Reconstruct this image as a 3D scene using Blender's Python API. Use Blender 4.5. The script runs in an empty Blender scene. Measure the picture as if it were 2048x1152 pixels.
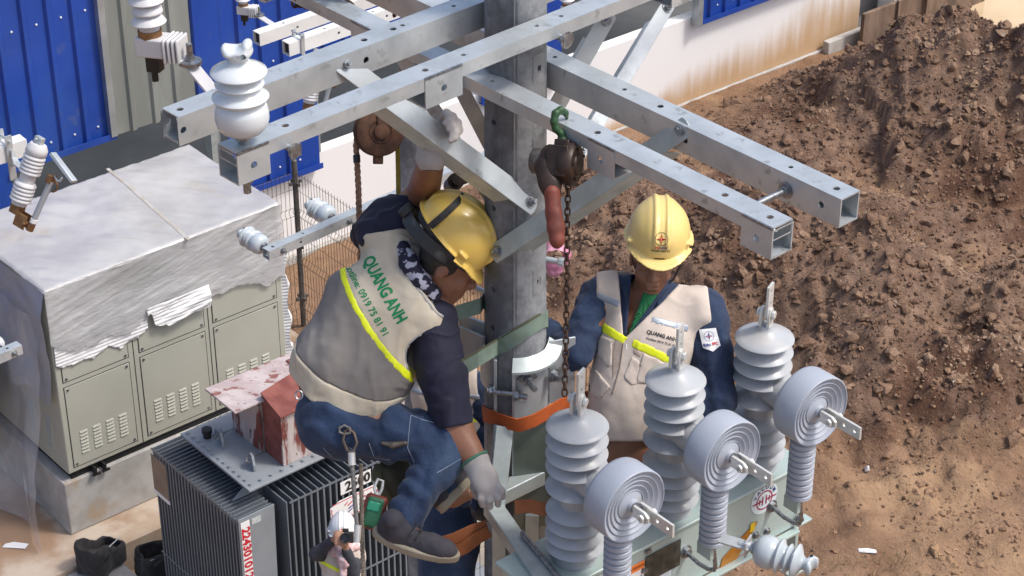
import bpy, bmesh, math, random
import numpy as np
from mathutils import Vector, Matrix
from mathutils.bvhtree import BVHTree

random.seed(7); RNG = np.random.default_rng(11)
scene = bpy.context.scene
col = scene.collection
rad = math.radians

# ------------------------------------------------------------------ camera, sky, sun, exposure
F_PX, PITCH = 4250.0, rad(31.3)
CAM = np.array([0.0, -6.49, 12.3])
cam_d = bpy.data.cameras.new('camera'); cam = bpy.data.objects.new('camera', cam_d); col.objects.link(cam)
cam_d.sensor_width = 36.0; cam_d.lens = F_PX / 2048 * 36; cam_d.clip_start = .1; cam_d.clip_end = 600
cam.location = CAM; cam.rotation_euler = (math.pi/2 - PITCH, 0, 0)
scene.camera = cam

SUN_AZ, SUN_EL = 100.0, 56.0        # azimuth from +Y clockwise, elevation
world = bpy.data.worlds.new('World'); scene.world = world; world.use_nodes = True
wn = world.node_tree; wn.nodes.clear()
sky = wn.nodes.new('ShaderNodeTexSky'); sky.sky_type = 'NISHITA'; sky.sun_disc = False
sky.sun_elevation = rad(SUN_EL); sky.sun_rotation = rad(SUN_AZ)
sky.air_density = 1.0; sky.dust_density = 4.0; sky.ozone_density = 1.0
bg = wn.nodes.new('ShaderNodeBackground'); bg.inputs['Strength'].default_value = 0.15
wo = wn.nodes.new('ShaderNodeOutputWorld')
wn.links.new(sky.outputs[0], bg.inputs[0]); wn.links.new(bg.outputs[0], wo.inputs[0])
sun_d = bpy.data.lights.new('sun', 'SUN'); sun_d.energy = 1.9; sun_d.angle = rad(10); sun_d.color = (1, .965, .92)
sun = bpy.data.objects.new('sun', sun_d); col.objects.link(sun)
_sd = Vector((math.sin(rad(SUN_AZ))*math.cos(rad(SUN_EL)), math.cos(rad(SUN_AZ))*math.cos(rad(SUN_EL)), math.sin(rad(SUN_EL))))
sun.rotation_euler = _sd.to_track_quat('Z', 'Y').to_euler(); sun.location = _sd*40
vs = scene.view_settings
vs.view_transform = 'Standard'; vs.look = 'None'; vs.exposure = 0.45; vs.gamma = 1.0; vs.use_curve_mapping = False
scene.render.engine = 'CYCLES'
scene.cycles.max_bounces = 8; scene.cycles.transparent_max_bounces = 12

# ------------------------------------------------------------------ survey helpers (site measured from the camera station)
_FW = np.array([0, math.cos(PITCH), -math.sin(PITCH)]); _UP = np.array([0, math.sin(PITCH), math.cos(PITCH)]); _RT = np.array([1., 0, 0])
def ray(x, y): return _FW + _RT*(x-1024)/F_PX - _UP*(y-576)/F_PX
def D(x, y, d): return CAM + ray(x, y)*d                                   # by distance along the axis
def G(x, y, z): r = ray(x, y); return CAM + r*(z-CAM[2])/r[2]              # on the level z
def V(x, y, p0, n): r = ray(x, y); n = np.array(n, float); return CAM + r*np.dot(np.array(p0)-CAM, n)/np.dot(r, n)
def azd(a): a = rad(a); return np.array([math.sin(a), math.cos(a), 0.0])
SD, TD = azd(50.3), azd(140.3)                                             # along the facade / away from it
ZD = np.array([0, 0, 1.0])
def ST(s, t, z=0.0): return SD*s + TD*t + ZD*z

# ------------------------------------------------------------------ object helpers
def put(o, parent=None):
    col.objects.link(o)
    if parent is not None: o.parent = parent
    return o
def tag(o, label=None, cat=None, group=None, kind=None):
    if label: o['label'] = label
    if cat: o['category'] = cat
    if group: o['group'] = group
    if kind: o['kind'] = kind
    return o
def thing(name, label, cat, loc=(0, 0, 0), group=None):
    o = bpy.data.objects.new(name, None); o.empty_display_size = .1; o.location = Vector([float(v) for v in loc]); put(o)
    return tag(o, label, cat, group)
def root_loc(o):
    v = np.zeros(3)
    while o is not None: v = v + np.array(o.location); o = o.parent
    return v
def copy_tree(o, parent=None):
    c = o.copy(); col.objects.link(c); c.parent = parent
    for ch in o.children: copy_tree(ch, c)
    return c
def frame(origin, x, z=None, y=None):
    """4x4 with local x along x and z near the given z"""
    x = np.array(x, float); x = x/np.linalg.norm(x)
    if z is None: z = np.array([0, 0, 1.0]) if abs(x[2]) < .95 else np.array([0, 1.0, 0])
    z = np.array(z, float); yv = np.cross(z, x); yv /= np.linalg.norm(yv); z = np.cross(x, yv)
    m = np.eye(4); m[:3, 0] = x; m[:3, 1] = yv; m[:3, 2] = z; m[:3, 3] = origin
    return m
def zframe(origin, z, x=None):
    """4x4 with local z along z"""
    z = np.array(z, float); z = z/np.linalg.norm(z)
    if x is None: x = np.array([1.0, 0, 0]) if abs(z[0]) < .9 else np.array([0, 1.0, 0])
    x = np.array(x, float); x = x - z*np.dot(x, z); x /= np.linalg.norm(x); y = np.cross(z, x)
    m = np.eye(4); m[:3, 0] = x; m[:3, 1] = y; m[:3, 2] = z; m[:3, 3] = origin
    return m
STF = np.eye(4); STF[:3, 0] = SD; STF[:3, 1] = -TD; STF[:3, 2] = ZD         # x = s, y = -t, z

def mesh_obj(name, verts, faces, mat, parent=None, smooth=None, bevel=0, kind=None):
    me = bpy.data.meshes.new(name)
    v = np.asarray(verts, float)
    if parent is not None: v = v - root_loc(parent)
    me.from_pydata(v.tolist(), [], [list(map(int, f)) for f in faces])
    me.validate()
    o = bpy.data.objects.new(name, me); put(o, parent)
    if mat is not None: me.materials.append(mat)
    if smooth is not None:
        me.shade_smooth(); me.set_sharp_from_angle(angle=rad(smooth))
    if bevel:
        b = o.modifiers.new('bevel', 'BEVEL'); b.width = bevel; b.segments = 2; b.limit_method = 'ANGLE'; b.angle_limit = rad(40)
    if kind: o['kind'] = kind
    return o

class MB:
    def __init__(s, M=None): s.v = []; s.f = []; s.M = np.eye(4) if M is None else np.array(M, float)
    def add(s, V_, F_, M=None):
        V_ = np.asarray(V_, float); m = s.M if M is None else s.M @ M
        V_ = V_ @ m[:3, :3].T + m[:3, 3]; o = len(s.v)
        s.v.extend(V_.tolist()); s.f.extend([[i+o for i in f] for f in F_]); return s
    def box(s, x0, x1, y0, y1, z0, z1, M=None):
        V_ = [(x0,y0,z0),(x1,y0,z0),(x1,y1,z0),(x0,y1,z0),(x0,y0,z1),(x1,y0,z1),(x1,y1,z1),(x0,y1,z1)]
        return s.add(V_, [(0,3,2,1),(4,5,6,7),(0,1,5,4),(1,2,6,5),(2,3,7,6),(3,0,4,7)], M)
    def bar(s, p0, p1, w, h, up=None):
        p0 = np.array(p0, float); p1 = np.array(p1, float); L = np.linalg.norm(p1-p0)
        return s.box(0, L, -w/2, w/2, -h/2, h/2, frame(p0, p1-p0, up))
    def lathe(s, prof, n=24, M=None, cap=True):
        """prof = [(r, z)...]"""
        V_ = []; F_ = []; k = len(prof)
        for j in range(n):
            a = 2*math.pi*j/n; c, q = math.cos(a), math.sin(a)
            V_ += [(r*c, r*q, z) for r, z in prof]
        for j in range(n):
            j2 = (j+1) % n
            for i in range(k-1): F_.append((j*k+i, j2*k+i, j2*k+i+1, j*k+i+1))
        if cap:
            if prof[0][0] > 1e-6: F_.append([j*k for j in range(n)][::-1])
            if prof[-1][0] > 1e-6: F_.append([j*k+k-1 for j in range(n)])
        return s.add(V_, F_, M)
    def cyl(s, p0, p1, r0, r1=None, n=16):
        p0 = np.array(p0, float); p1 = np.array(p1, float); r1 = r0 if r1 is None else r1
        return s.lathe([(r0, 0), (r1, float(np.linalg.norm(p1-p0)))], n, zframe(p0, p1-p0))
    def tube(s, pts, r, n=8, closed=False, squash=1.0, up=None):
        P = [np.array(p, float) for p in pts]; m = len(P); V_ = []; F_ = []
        rr = r if hasattr(r, '__len__') else [r]*m
        N = None
        for i in range(m):
            a = P[(i-1) % m] if (closed or i > 0) else P[i]; b = P[(i+1) % m] if (closed or i < m-1) else P[i]
            t = b-a; t /= (np.linalg.norm(t)+1e-12)
            if N is None:
                N = np.array(up, float) if up is not None else (np.array([0, 0, 1.]) if abs(t[2]) < .9 else np.array([1., 0, 0]))
            N = N - t*np.dot(N, t); N /= (np.linalg.norm(N)+1e-12); Bv = np.cross(t, N)
            for j in range(n):
                an = 2*math.pi*j/n; V_.append(P[i] + (N*math.cos(an)*squash + Bv*math.sin(an))*rr[i])
        for i in range(m if closed else m-1):
            i2 = (i+1) % m
            for j in range(n): F_.append((i*n+j, i*n+(j+1) % n, i2*n+(j+1) % n, i2*n+j))
        if not closed: F_.append(list(range(n))[::-1]); F_.append([(m-1)*n+j for j in range(n)])
        return s.add(V_, F_)
    def ribbon(s, pts, w, th, up):
        """flat strap: width along up[i]"""
        P = [np.array(p, float) for p in pts]; m = len(P); V_ = []; F_ = []
        for i in range(m):
            t = P[min(i+1, m-1)]-P[max(i-1, 0)]; t /= np.linalg.norm(t)
            u = np.array(up[i] if isinstance(up, list) else up, float); u = u-t*np.dot(u, t); u /= np.linalg.norm(u); nn = np.cross(t, u)
            for a, b in ((-.5, -.5), (.5, -.5), (.5, .5), (-.5, .5)): V_.append(P[i]+u*w*a+nn*th*b)
        for i in range(m-1):
            for j in range(4): F_.append((i*4+j, i*4+(j+1) % 4, i*4+4+(j+1) % 4, i*4+4+j))
        F_.append((3, 2, 1, 0)); F_.append([(m-1)*4+j for j in range(4)])
        return s.add(V_, F_)
    def poly(s, pts, th, M=None):
        """prism: polygon in local xy extruded 0..th along z"""
        n = len(pts); V_ = [(x, y, 0) for x, y in pts]+[(x, y, th) for x, y in pts]
        F_ = [list(range(n))[::-1], list(range(n, 2*n))]+[(i, (i+1) % n, n+(i+1) % n, n+i) for i in range(n)]
        return s.add(V_, F_, M)
    def bolt(s, p, d, r=.011, head=.012, shank=0.0, rs=None, washer=True):
        p = np.array(p, float); d = np.array(d, float)/np.linalg.norm(d)
        if washer: s.cyl(p, p+d*.003, r*1.45, n=14)
        s.cyl(p+d*.002, p+d*(.002+head), r, n=6)
        if shank: s.cyl(p+d*head, p+d*(head+shank), rs or r*.55, n=10)
        return s
    def strip(s, L, w, holes, th, M):
        """wall of length L (x), width w (y), thickness th (down z) with round through holes [(x, r)] on its centre line"""
        holes = sorted(holes); x = 0.0; segs = []; c = w/2
        for hx, hr in holes:
            hw = min(c, .035, max(hr*1.6, .02)); 
            if hx-hw > x+1e-4: segs.append(('p', x, hx-hw))
            segs.append(('h', hx-hw, hx+hw, hx, hr)); x = hx+hw
        if L > x+1e-4: segs.append(('p', x, L))
        V_ = []; F_ = []
        def quad(*p):
            o = len(V_); V_.extend(p); F_.append((o, o+1, o+2, o+3))
        for sg in segs:
            a, b = sg[1], sg[2]
            if sg[0] == 'p':
                quad((a, 0, 0), (b, 0, 0), (b, w, 0), (a, w, 0)); quad((a, w, -th), (b, w, -th), (b, 0, -th), (a, 0, -th))
            else:
                hx, hr = sg[3], sg[4]; n = 16; hw = (b-a)/2; R_ = []; Q_ = []
                for k in range(n):
                    an = 2*math.pi*k/n; cx, sy = math.cos(an), math.sin(an); m = max(abs(cx), abs(sy))
                    R_.append((hx+cx/m*hw, c+sy/m*c)); Q_.append((hx+cx*hr, c+sy*hr))
                for k in range(n):
                    k2 = (k+1) % n; r0, r1, q0, q1 = R_[k], R_[k2], Q_[k], Q_[k2]
                    quad((*r0, 0), (*r1, 0), (*q1, 0), (*q0, 0)); quad((*q0, -th), (*q1, -th), (*r1, -th), (*r0, -th))
                    quad((*q0, 0), (*q1, 0), (*q1, -th), (*q0, -th))
        return s.add(V_, F_, M)
    def boxbeam(s, M, L, w, h, top=(), side=(), th=.006, walls='tbfk'):
        """hollow square tube along x, top face at z=0, y 0..w; f = wall at y=0, k = wall at y=w"""
        T_ = lambda o, x, y: np.array([[x[0], y[0], np.cross(x, y)[0], o[0]], [x[1], y[1], np.cross(x, y)[1], o[1]], [x[2], y[2], np.cross(x, y)[2], o[2]], [0, 0, 0, 1.]])
        if 't' in walls: s.strip(L, w, top, th, M @ T_((0, 0, 0), (1, 0, 0), (0, 1, 0)))
        if 'b' in walls: s.strip(L, w, top, th, M @ T_((0, w, -h), (1, 0, 0), (0, -1, 0)))
        if 'f' in walls: s.strip(L, h, side, th, M @ T_((0, 0, -h), (1, 0, 0), (0, 0, 1)))
        if 'k' in walls: s.strip(L, h, side, th, M @ T_((0, w, 0), (1, 0, 0), (0, 0, -1)))
        for x, sg in ((0, -1), (L, 1)):
            o = [(x, 0, 0), (x, w, 0), (x, w, -h), (x, 0, -h)]; i = [(x, th, -th), (x, w-th, -th), (x, w-th, -h+th), (x, th, -h+th)]
            for k in range(4):
                q = [o[k], o[(k+1) % 4], i[(k+1) % 4], i[k]]; s.add(q if sg > 0 else q[::-1], [(0, 1, 2, 3)], M)
        return s
    def build(s, name, mat, parent=None, smooth=35, bevel=0, kind=None):
        return mesh_obj(name, s.v, s.f, mat, parent, smooth, bevel, kind)

# value noise (vectorised) for shaping geometry
def _h3(ix, iy, iz, seed):
    n = (ix*374761393 + iy*668265263 + iz*2147483647 + seed*974634777) & 0xffffffff
    n = ((n ^ (n >> 13))*1274126177) & 0xffffffff
    n = ((n ^ (n >> 16))*2246822519) & 0xffffffff
    return ((n ^ (n >> 15)) & 0xffff)/65535.0
def vnoise(x, y, z=0.0, seed=0):
    x = np.asarray(x, float); y = np.asarray(y, float); z = np.zeros_like(x)+z
    xi, yi, zi = np.floor(x).astype(np.int64), np.floor(y).astype(np.int64), np.floor(z).astype(np.int64)
    fx, fy, fz = x-xi, y-yi, z-zi
    fx, fy, fz = [f*f*(3-2*f) for f in (fx, fy, fz)]
    r = 0
    for dx in (0, 1):
        for dy in (0, 1):
            for dz in (0, 1):
                w = (fx if dx else 1-fx)*(fy if dy else 1-fy)*(fz if dz else 1-fz)
                r = r + w*_h3(xi+dx, yi+dy, zi+dz, seed)
    return r*2-1
def fbm(x, y, z=0.0, oct=4, seed=0, gain=.5):
    a, f, r = 1.0, 1.0, 0
    for i in range(oct): r = r + a*vnoise(np.asarray(x)*f, np.asarray(y)*f, np.asarray(z)*f, seed+i*17); a *= gain; f *= 2.03
    return r

# ------------------------------------------------------------------ materials
MATS = {}
def mat(name, c, rough=.5, metal=0.0, c2=None, scale=6.0, detail=4, lo=.35, hi=.65, bump=0.0, bscale=60.0, rvar=0.0, stretch=None,
        alpha=None, trans=0.0, coat=0.0, spec=.5, c3=None, scale3=1.2, lo3=.5, hi3=.7, bdist=.01, sheen=0.0, wave=None, sss=0.0, c4=None, scale4=40, lo4=.6, hi4=.68):
    if name in MATS: return MATS[name]
    m = bpy.data.materials.new(name); m.use_nodes = True; nt = m.node_tree; N = nt.nodes; Lk = nt.links
    b = N['Principled BSDF']
    def rgb(v): return (v[0], v[1], v[2], 1) if len(v) == 3 else v
    tc = N.new('ShaderNodeTexCoord'); mp = N.new('ShaderNodeMapping'); Lk.new(tc.outputs['Object'], mp.inputs[0])
    if stretch: mp.inputs['Scale'].default_value = stretch
    def noise(sc, de=detail, rg=.55):
        n = N.new('ShaderNodeTexNoise'); n.inputs['Scale'].default_value = sc; n.inputs['Detail'].default_value = de; n.inputs['Roughness'].default_value = rg
        Lk.new(mp.outputs[0], n.inputs['Vector']); return n
    def mix(fac, A, B):
        x = N.new('ShaderNodeMix'); x.data_type = 'RGBA'; Lk.new(fac, x.inputs[0])
        for sock, v in ((x.inputs[6], A), (x.inputs[7], B)):
            if isinstance(v, tuple): sock.default_value = rgb(v)
            else: Lk.new(v, sock)
        return x.outputs[2]
    def ramp(src, lo, hi):
        r = N.new('ShaderNodeMapRange'); r.interpolation_type = 'SMOOTHSTEP'; r.inputs[1].default_value = lo; r.inputs[2].default_value = hi; Lk.new(src, r.inputs[0]); return r.outputs[0]
    colr = None
    if c2 is not None:
        n1 = noise(scale); colr = mix(ramp(n1.outputs['Fac'], lo, hi), tuple(c), tuple(c2))
        if c3 is not None: n3 = noise(scale3, 5); colr = mix(ramp(n3.outputs['Fac'], lo3, hi3), colr, tuple(c3))
        if c4 is not None: n4 = noise(scale4, 3); colr = mix(ramp(n4.outputs['Fac'], lo4, hi4), colr, tuple(c4))
        Lk.new(colr, b.inputs['Base Color'])
        if rvar:
            r = N.new('ShaderNodeMapRange'); r.inputs[3].default_value = rough-rvar; r.inputs[4].default_value = rough+rvar
            r.inputs[1].default_value = .3; r.inputs[2].default_value = .7; Lk.new(n1.outputs['Fac'], r.inputs[0]); Lk.new(r.outputs[0], b.inputs['Roughness'])
    else: b.inputs['Base Color'].default_value = rgb(c)
    if not (c2 is not None and rvar): b.inputs['Roughness'].default_value = rough
    b.inputs['Metallic'].default_value = metal; b.inputs['Specular IOR Level'].default_value = spec
    if coat: b.inputs['Coat Weight'].default_value = coat; b.inputs['Coat Roughness'].default_value = .15
    if alpha is not None: b.inputs['Alpha'].default_value = alpha
    if trans: b.inputs['Transmission Weight'].default_value = trans
    if sheen: b.inputs['Sheen Weight'].default_value = sheen
    if sss: b.inputs['Subsurface Weight'].default_value = sss; b.inputs['Subsurface Radius'].default_value = (.01, .004, .002)
    hgt = None
    if bump:
        nb = noise(bscale, 6, .6); hgt = nb.outputs['Fac']
    if wave:                                   # (scale, amount, direction)
        w = N.new('ShaderNodeTexWave'); w.bands_direction = wave[2]; w.inputs['Scale'].default_value = wave[0]; w.inputs['Distortion'].default_value = wave[3] if len(wave) > 3 else .5
        w.inputs['Detail'].default_value = 2; Lk.new(tc.outputs['Object'], w.inputs[0])
        if hgt is None: hgt = w.outputs['Fac']
        else:
            mm = N.new('ShaderNodeMath'); mm.operation = 'MULTIPLY_ADD'; Lk.new(w.outputs['Fac'], mm.inputs[0]); mm.inputs[1].default_value = wave[1]; Lk.new(hgt, mm.inputs[2]); hgt = mm.outputs[0]
    if hgt is not None:
        bp = N.new('ShaderNodeBump'); bp.inputs['Strength'].default_value = bump or 1.0; bp.inputs['Distance'].default_value = bdist
        Lk.new(hgt, bp.inputs['Height']); Lk.new(bp.outputs[0], b.inputs['Normal'])
    MATS[name] = m
    m['_nodes'] = 1
    return m

M_galv = mat('galvanised_steel', (.52, .56, .58), .40, .45, (.40, .44, .46), 9, 6, .35, .7, bump=.12, bscale=55, rvar=.1, bdist=.004, c3=(.62, .65, .66), scale3=2.5, lo3=.5, hi3=.75, c4=(.33, .355, .355), scale4=17, lo4=.6, hi4=.72)
M_galv_old = mat('galvanised_weathered', (.44, .49, .49), .5, .4, (.34, .385, .385), 12, 6, .35, .7, bump=.15, bscale=60, rvar=.1, bdist=.004, c3=(.47, .47, .42), scale3=3, lo3=.55, hi3=.72)
M_bolt = mat('bolt_zinc', (.36, .38, .40), .38, .85, (.22, .23, .25), 60, 3)
M_cable = mat('steel_cable', (.30, .29, .27), .5, .7, (.18, .17, .16), 80, 3)
# ------------------------------------------------------------------ soft shapes: distance fields turned into one continuous mesh
def surface_nets(f, lo, h):
    nx, ny, nz = f.shape; ins = f < 0
    offs = [(0,0,0),(1,0,0),(0,1,0),(1,1,0),(0,0,1),(1,0,1),(0,1,1),(1,1,1)]
    sl = lambda o: (slice(o[0], nx-1+o[0]), slice(o[1], ny-1+o[1]), slice(o[2], nz-1+o[2]))
    a0 = ins[sl(offs[0])]; act = np.zeros(a0.shape, bool)
    for o in offs[1:]: act |= ins[sl(o)] != a0
    ii = np.stack(np.nonzero(act), -1); n = len(ii); ids = -np.ones(act.shape, np.int64); ids[act] = np.arange(n)
    fv = [f[ii[:, 0]+o[0], ii[:, 1]+o[1], ii[:, 2]+o[2]] for o in offs]; cnt = np.zeros(n, np.float32); acc = np.zeros((n, 3), np.float32)
    for a in range(8):
        for ax in range(3):
            if offs[a][ax]: continue
            bo = list(offs[a]); bo[ax] = 1; fa, fb = fv[a], fv[offs.index(tuple(bo))]; x = (fa < 0) != (fb < 0)
            t = np.where(x, fa/np.where(x, fa-fb, 1), 0); cnt += x
            for d in range(3): acc[:, d] += np.where(x, offs[a][d]+(t if d == ax else 0), 0)
    v = (acc/cnt[:, None]+ii)*h+np.array(lo)
    faces = []
    for ax in range(3):
        s0 = [slice(1, n-1) for n in f.shape]; s1 = [slice(1, n-1) for n in f.shape]; s0[ax] = slice(0, f.shape[ax]-1); s1[ax] = slice(1, f.shape[ax])
        A, B = ins[tuple(s0)], ins[tuple(s1)]; cr = A != B; p = np.stack(np.nonzero(cr), -1)
        if not len(p): continue
        flip = A[cr]; o = [1, 1, 1]; o[ax] = 0; p = p+np.array(o); u, w = (ax+1) % 3, (ax+2) % 3
        q = []
        for du, dw in ((-1, -1), (0, -1), (0, 0), (-1, 0)):
            c = p.copy(); c[:, u] += du; c[:, w] += dw; q.append(ids[c[:, 0], c[:, 1], c[:, 2]])
        q = np.stack(q, -1); q[~flip] = q[~flip][:, ::-1]; faces.append(q)
    return v, np.concatenate(faces)
def _nrm(q): return np.sqrt(np.einsum('ij,ij->i', q, q))
def smin(a, b, k):
    h = np.clip(.5+.5*(b-a)/k, 0, 1); return b+(a-b)*h-k*h*(1-h)
def smax(a, b, k): return -smin(-a, -b, k)
def cap(p, a, b, ra, rb=None, sq=None):
    """tapered limb; sq = (axis vector, factor) flattens across that axis"""
    a = np.array(a, float); b = np.array(b, float); rb = ra if rb is None else rb
    if sq is not None:
        n = np.array(sq[0], float); n /= np.linalg.norm(n); k = sq[1]-1
        n = n.astype(p.dtype); st = lambda q: q+np.outer(q @ n, n)*p.dtype.type(k) if q.ndim > 1 else q+n*np.dot(q, n)*k
        p = st(p); a = st(a); b = st(b)
    a = a.astype(p.dtype); d = (b-a).astype(p.dtype); q = p-a; t = np.clip((q @ d)/max(float(np.dot(d, d)), 1e-9), 0, 1)
    return _nrm(q-t[:, None]*d)-(ra+(rb-ra)*t)
def ell(p, c, r, M=None):
    q = p-np.array(c, p.dtype)
    if M is not None: q = q @ np.array(M, p.dtype)      # columns = axes
    k = q/np.array(r, p.dtype); n = _nrm(k); return (n-1)*min(r)*np.clip(.35+.65*np.minimum(n, 2), .5, 1.3)
def rbox(p, c, half, r, M=None):
    q = p-np.array(c, float)
    if M is not None: q = q @ np.array(M)
    q = np.abs(q)-np.array(half)+r
    return np.linalg.norm(np.maximum(q, 0), axis=1)+np.minimum(q.max(1), 0)-r
def chain(p, pts, rs, k=.02, sq=None):
    d = None
    for i in range(len(pts)-1):
        c = cap(p, pts[i], pts[i+1], rs[i], rs[i+1], sq); d = c if d is None else smin(d, c, k)
    return d
def plane(p, o, n): n = np.array(n, float); n /= np.linalg.norm(n); return (p-np.array(o, float)) @ n
class Soft:
    """grid in a rotated frame (origin, 3x3 axes as columns): points are handed to the field in local coordinates"""
    def __init__(s, lo, hi, h, origin=(0, 0, 0), axes=None):
        s.lo, s.h = np.array(lo, float), h; n = np.ceil((np.array(hi)-s.lo)/h).astype(int)+1; s.n = n
        g = np.stack(np.meshgrid(*[s.lo[i]+h*np.arange(n[i]) for i in range(3)], indexing='ij'), -1); s.p = g.reshape(-1, 3).astype(np.float32)
        s.o = np.array(origin, float); s.A = np.eye(3) if axes is None else np.array(axes, float)
    def mesh(s, d, name, m, parent=None, smooth_iter=0, kind=None):
        v, f = surface_nets(np.asarray(d, np.float32).reshape(s.n), s.lo, s.h)
        if smooth_iter:
            e = np.concatenate([f[:, [0, 1]], f[:, [1, 2]], f[:, [2, 3]], f[:, [3, 0]]]); e = np.concatenate([e, e[:, ::-1]])
            dg = np.bincount(e[:, 0], minlength=len(v))[:, None]
            for _ in range(smooth_iter):
                a = np.stack([np.bincount(e[:, 0], v[e[:, 1], i], len(v)) for i in range(3)], -1); v = .5*v+.5*a/np.maximum(dg, 1)
        w = v @ s.A.T+s.o
        if parent is not None: w = w-root_loc(parent)
        me = bpy.data.meshes.new(name); me.vertices.add(len(w)); me.vertices.foreach_set('co', w.ravel())
        me.loops.add(len(f)*4); me.loops.foreach_set('vertex_index', f.ravel().astype(np.int32)); me.polygons.add(len(f))
        me.polygons.foreach_set('loop_start', np.arange(len(f))*4); me.polygons.foreach_set('loop_total', np.full(len(f), 4)); me.update(calc_edges=True)
        me.validate(); me.materials.append(m); me.shade_smooth()
        o = bpy.data.objects.new(name, me); put(o, parent)
        if kind: o['kind'] = kind
        return o

# ------------------------------------------------------------------ lettering
def text_geo(txt, size=1.0, bold=0.0, spacing=1.0, fill=True):
    cu = bpy.data.curves.new('t', 'FONT'); cu.body = txt; cu.size = size; cu.offset = bold; cu.space_character = spacing; cu.align_x = 'CENTER'; cu.align_y = 'CENTER'; cu.resolution_u = 3
    ob = bpy.data.objects.new('t', cu); col.objects.link(ob); dg = bpy.context.evaluated_depsgraph_get(); me = bpy.data.meshes.new_from_object(ob.evaluated_get(dg))
    v = np.array([p.co[:] for p in me.vertices]); f = [list(p.vertices) for p in me.polygons]
    bpy.data.objects.remove(ob); bpy.data.curves.remove(cu); bpy.data.meshes.remove(me); return v, f
def lettering(name, txt, M, size, m, parent, bold=0.0, xs=1.0, spacing=1.0, shear=0.0):
    v, f = text_geo(txt, size, bold, spacing); v[:, 0] = v[:, 0]*xs+v[:, 1]*shear; v = v @ np.array(M)[:3, :3].T+np.array(M)[:3, 3]
    return mesh_obj(name, v, f, m, parent)
def drape(o, verts, direction, lift=.0015):
    """push points along direction onto the surface of object o (given in world space)"""
    off = root_loc(o); me = o.data
    bv = BVHTree.FromPolygons([Vector(v.co)+Vector(off) for v in me.vertices], [list(p.vertices) for p in me.polygons])
    d = Vector([float(x) for x in direction]).normalized(); out = []; last = None
    for v in verts:
        hit = bv.ray_cast(Vector([float(x) for x in v])-d*1.0, d)
        if hit[0] is None:
            near = bv.find_nearest(Vector([float(x) for x in v])); q = near[0]; n = near[1]
        else: q, n = hit[0], hit[1]
        out.append(np.array(q)-np.array(d)*lift)
    return np.array(out)
def drape_text(name, txt, M, size, m, target, parent, direction, bold=0, xs=1.0, spacing=1.0, lift=.002):
    v, f = text_geo(txt, size, bold, spacing); v[:, 0] *= xs
    bm = bmesh.new(); bv = [bm.verts.new(p) for p in v]
    for q in f:
        try: bm.faces.new([bv[i] for i in q])
        except ValueError: pass
    bmesh.ops.triangulate(bm, faces=bm.faces[:]); bmesh.ops.subdivide_edges(bm, edges=[e for e in bm.edges if e.calc_length() > size*.25], cuts=2, use_grid_fill=False); bmesh.ops.triangulate(bm, faces=bm.faces[:])
    bm.verts.index_update(); v = np.array([p.co[:] for p in bm.verts]); f = [[p.index for p in q.verts] for q in bm.faces]; bm.free()
    w = v @ np.array(M)[:3, :3].T+np.array(M)[:3, 3]
    return mesh_obj(name, drape(target, w, direction, lift), f, m, parent)
# ================================================================== the setting
M_clod = mat('clod_soil', (.25, .16, .108), .97, 0, (.16, .098, .066), 2.2, 7, bump=1.0, bscale=34, bdist=.03, spec=.12, c3=(.35, .24, .165), scale3=1.2, lo3=.52, hi3=.66, c4=(.33, .27, .22), scale4=11, lo4=.66, hi4=.7)

M_clay = mat('clay_lump', (.33, .21, .135), .96, 0, (.25, .15, .09), 2.5, 6, bump=1.0, bscale=30, bdist=.03, spec=.12, c3=(.40, .26, .15), scale3=.9, lo3=.52, hi3=.64)
def soil_mix(name, A, B):
    m = bpy.data.materials.new(name); m.use_nodes = True; nt = m.node_tree; N = nt.nodes; L = nt.links; b = N['Principled BSDF']; tc = N.new('ShaderNodeTexCoord')
    def noise(sc, de, rg=.6): n = N.new('ShaderNodeTexNoise'); n.inputs['Scale'].default_value = sc; n.inputs['Detail'].default_value = de; n.inputs['Roughness'].default_value = rg; L.new(tc.outputs['Object'], n.inputs[0]); return n.outputs['Fac']
    def mr(src, a, c): r = N.new('ShaderNodeMapRange'); r.interpolation_type = 'SMOOTHSTEP'; r.inputs[1].default_value = a; r.inputs[2].default_value = c; L.new(src, r.inputs[0]); return r.outputs[0]
    def mix(f, p, q):
        x = N.new('ShaderNodeMix'); x.data_type = 'RGBA'; L.new(f, x.inputs[0])
        for s_, v in ((x.inputs[6], p), (x.inputs[7], q)):
            if isinstance(v, tuple): s_.default_value = (*v, 1)
            else: L.new(v, s_)
        return x.outputs[2]
    def lay(c, c2, c3, c4, s1, s3, s4): return mix(mr(noise(s4, 4), .6, .72), mix(mr(noise(s3, 6), .48, .63), mix(mr(noise(s1, 8), .36, .66), c, c2), c3), c4)
    a = N.new('ShaderNodeAttribute'); a.attribute_name = 'spoil'
    ad = N.new('ShaderNodeMath'); ad.operation = 'ADD'; L.new(a.outputs['Fac'], ad.inputs[0]); nz = N.new('ShaderNodeMath'); nz.operation = 'MULTIPLY_ADD'; L.new(noise(3.5, 8, .7), nz.inputs[0]); nz.inputs[1].default_value = 1.5; nz.inputs[2].default_value = -.75; L.new(nz.outputs[0], ad.inputs[1])
    c = mix(mr(ad.outputs[0], .2, .75), lay(*A), lay(*B)); L.new(c, b.inputs['Base Color']); b.inputs['Roughness'].default_value = .96; b.inputs['Specular IOR Level'].default_value = .12
    bp = N.new('ShaderNodeBump'); bp.inputs['Strength'].default_value = .9; bp.inputs['Distance'].default_value = .05; L.new(noise(20, 8, .68), bp.inputs['Height']); L.new(bp.outputs[0], b.inputs['Normal']); return m
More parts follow.
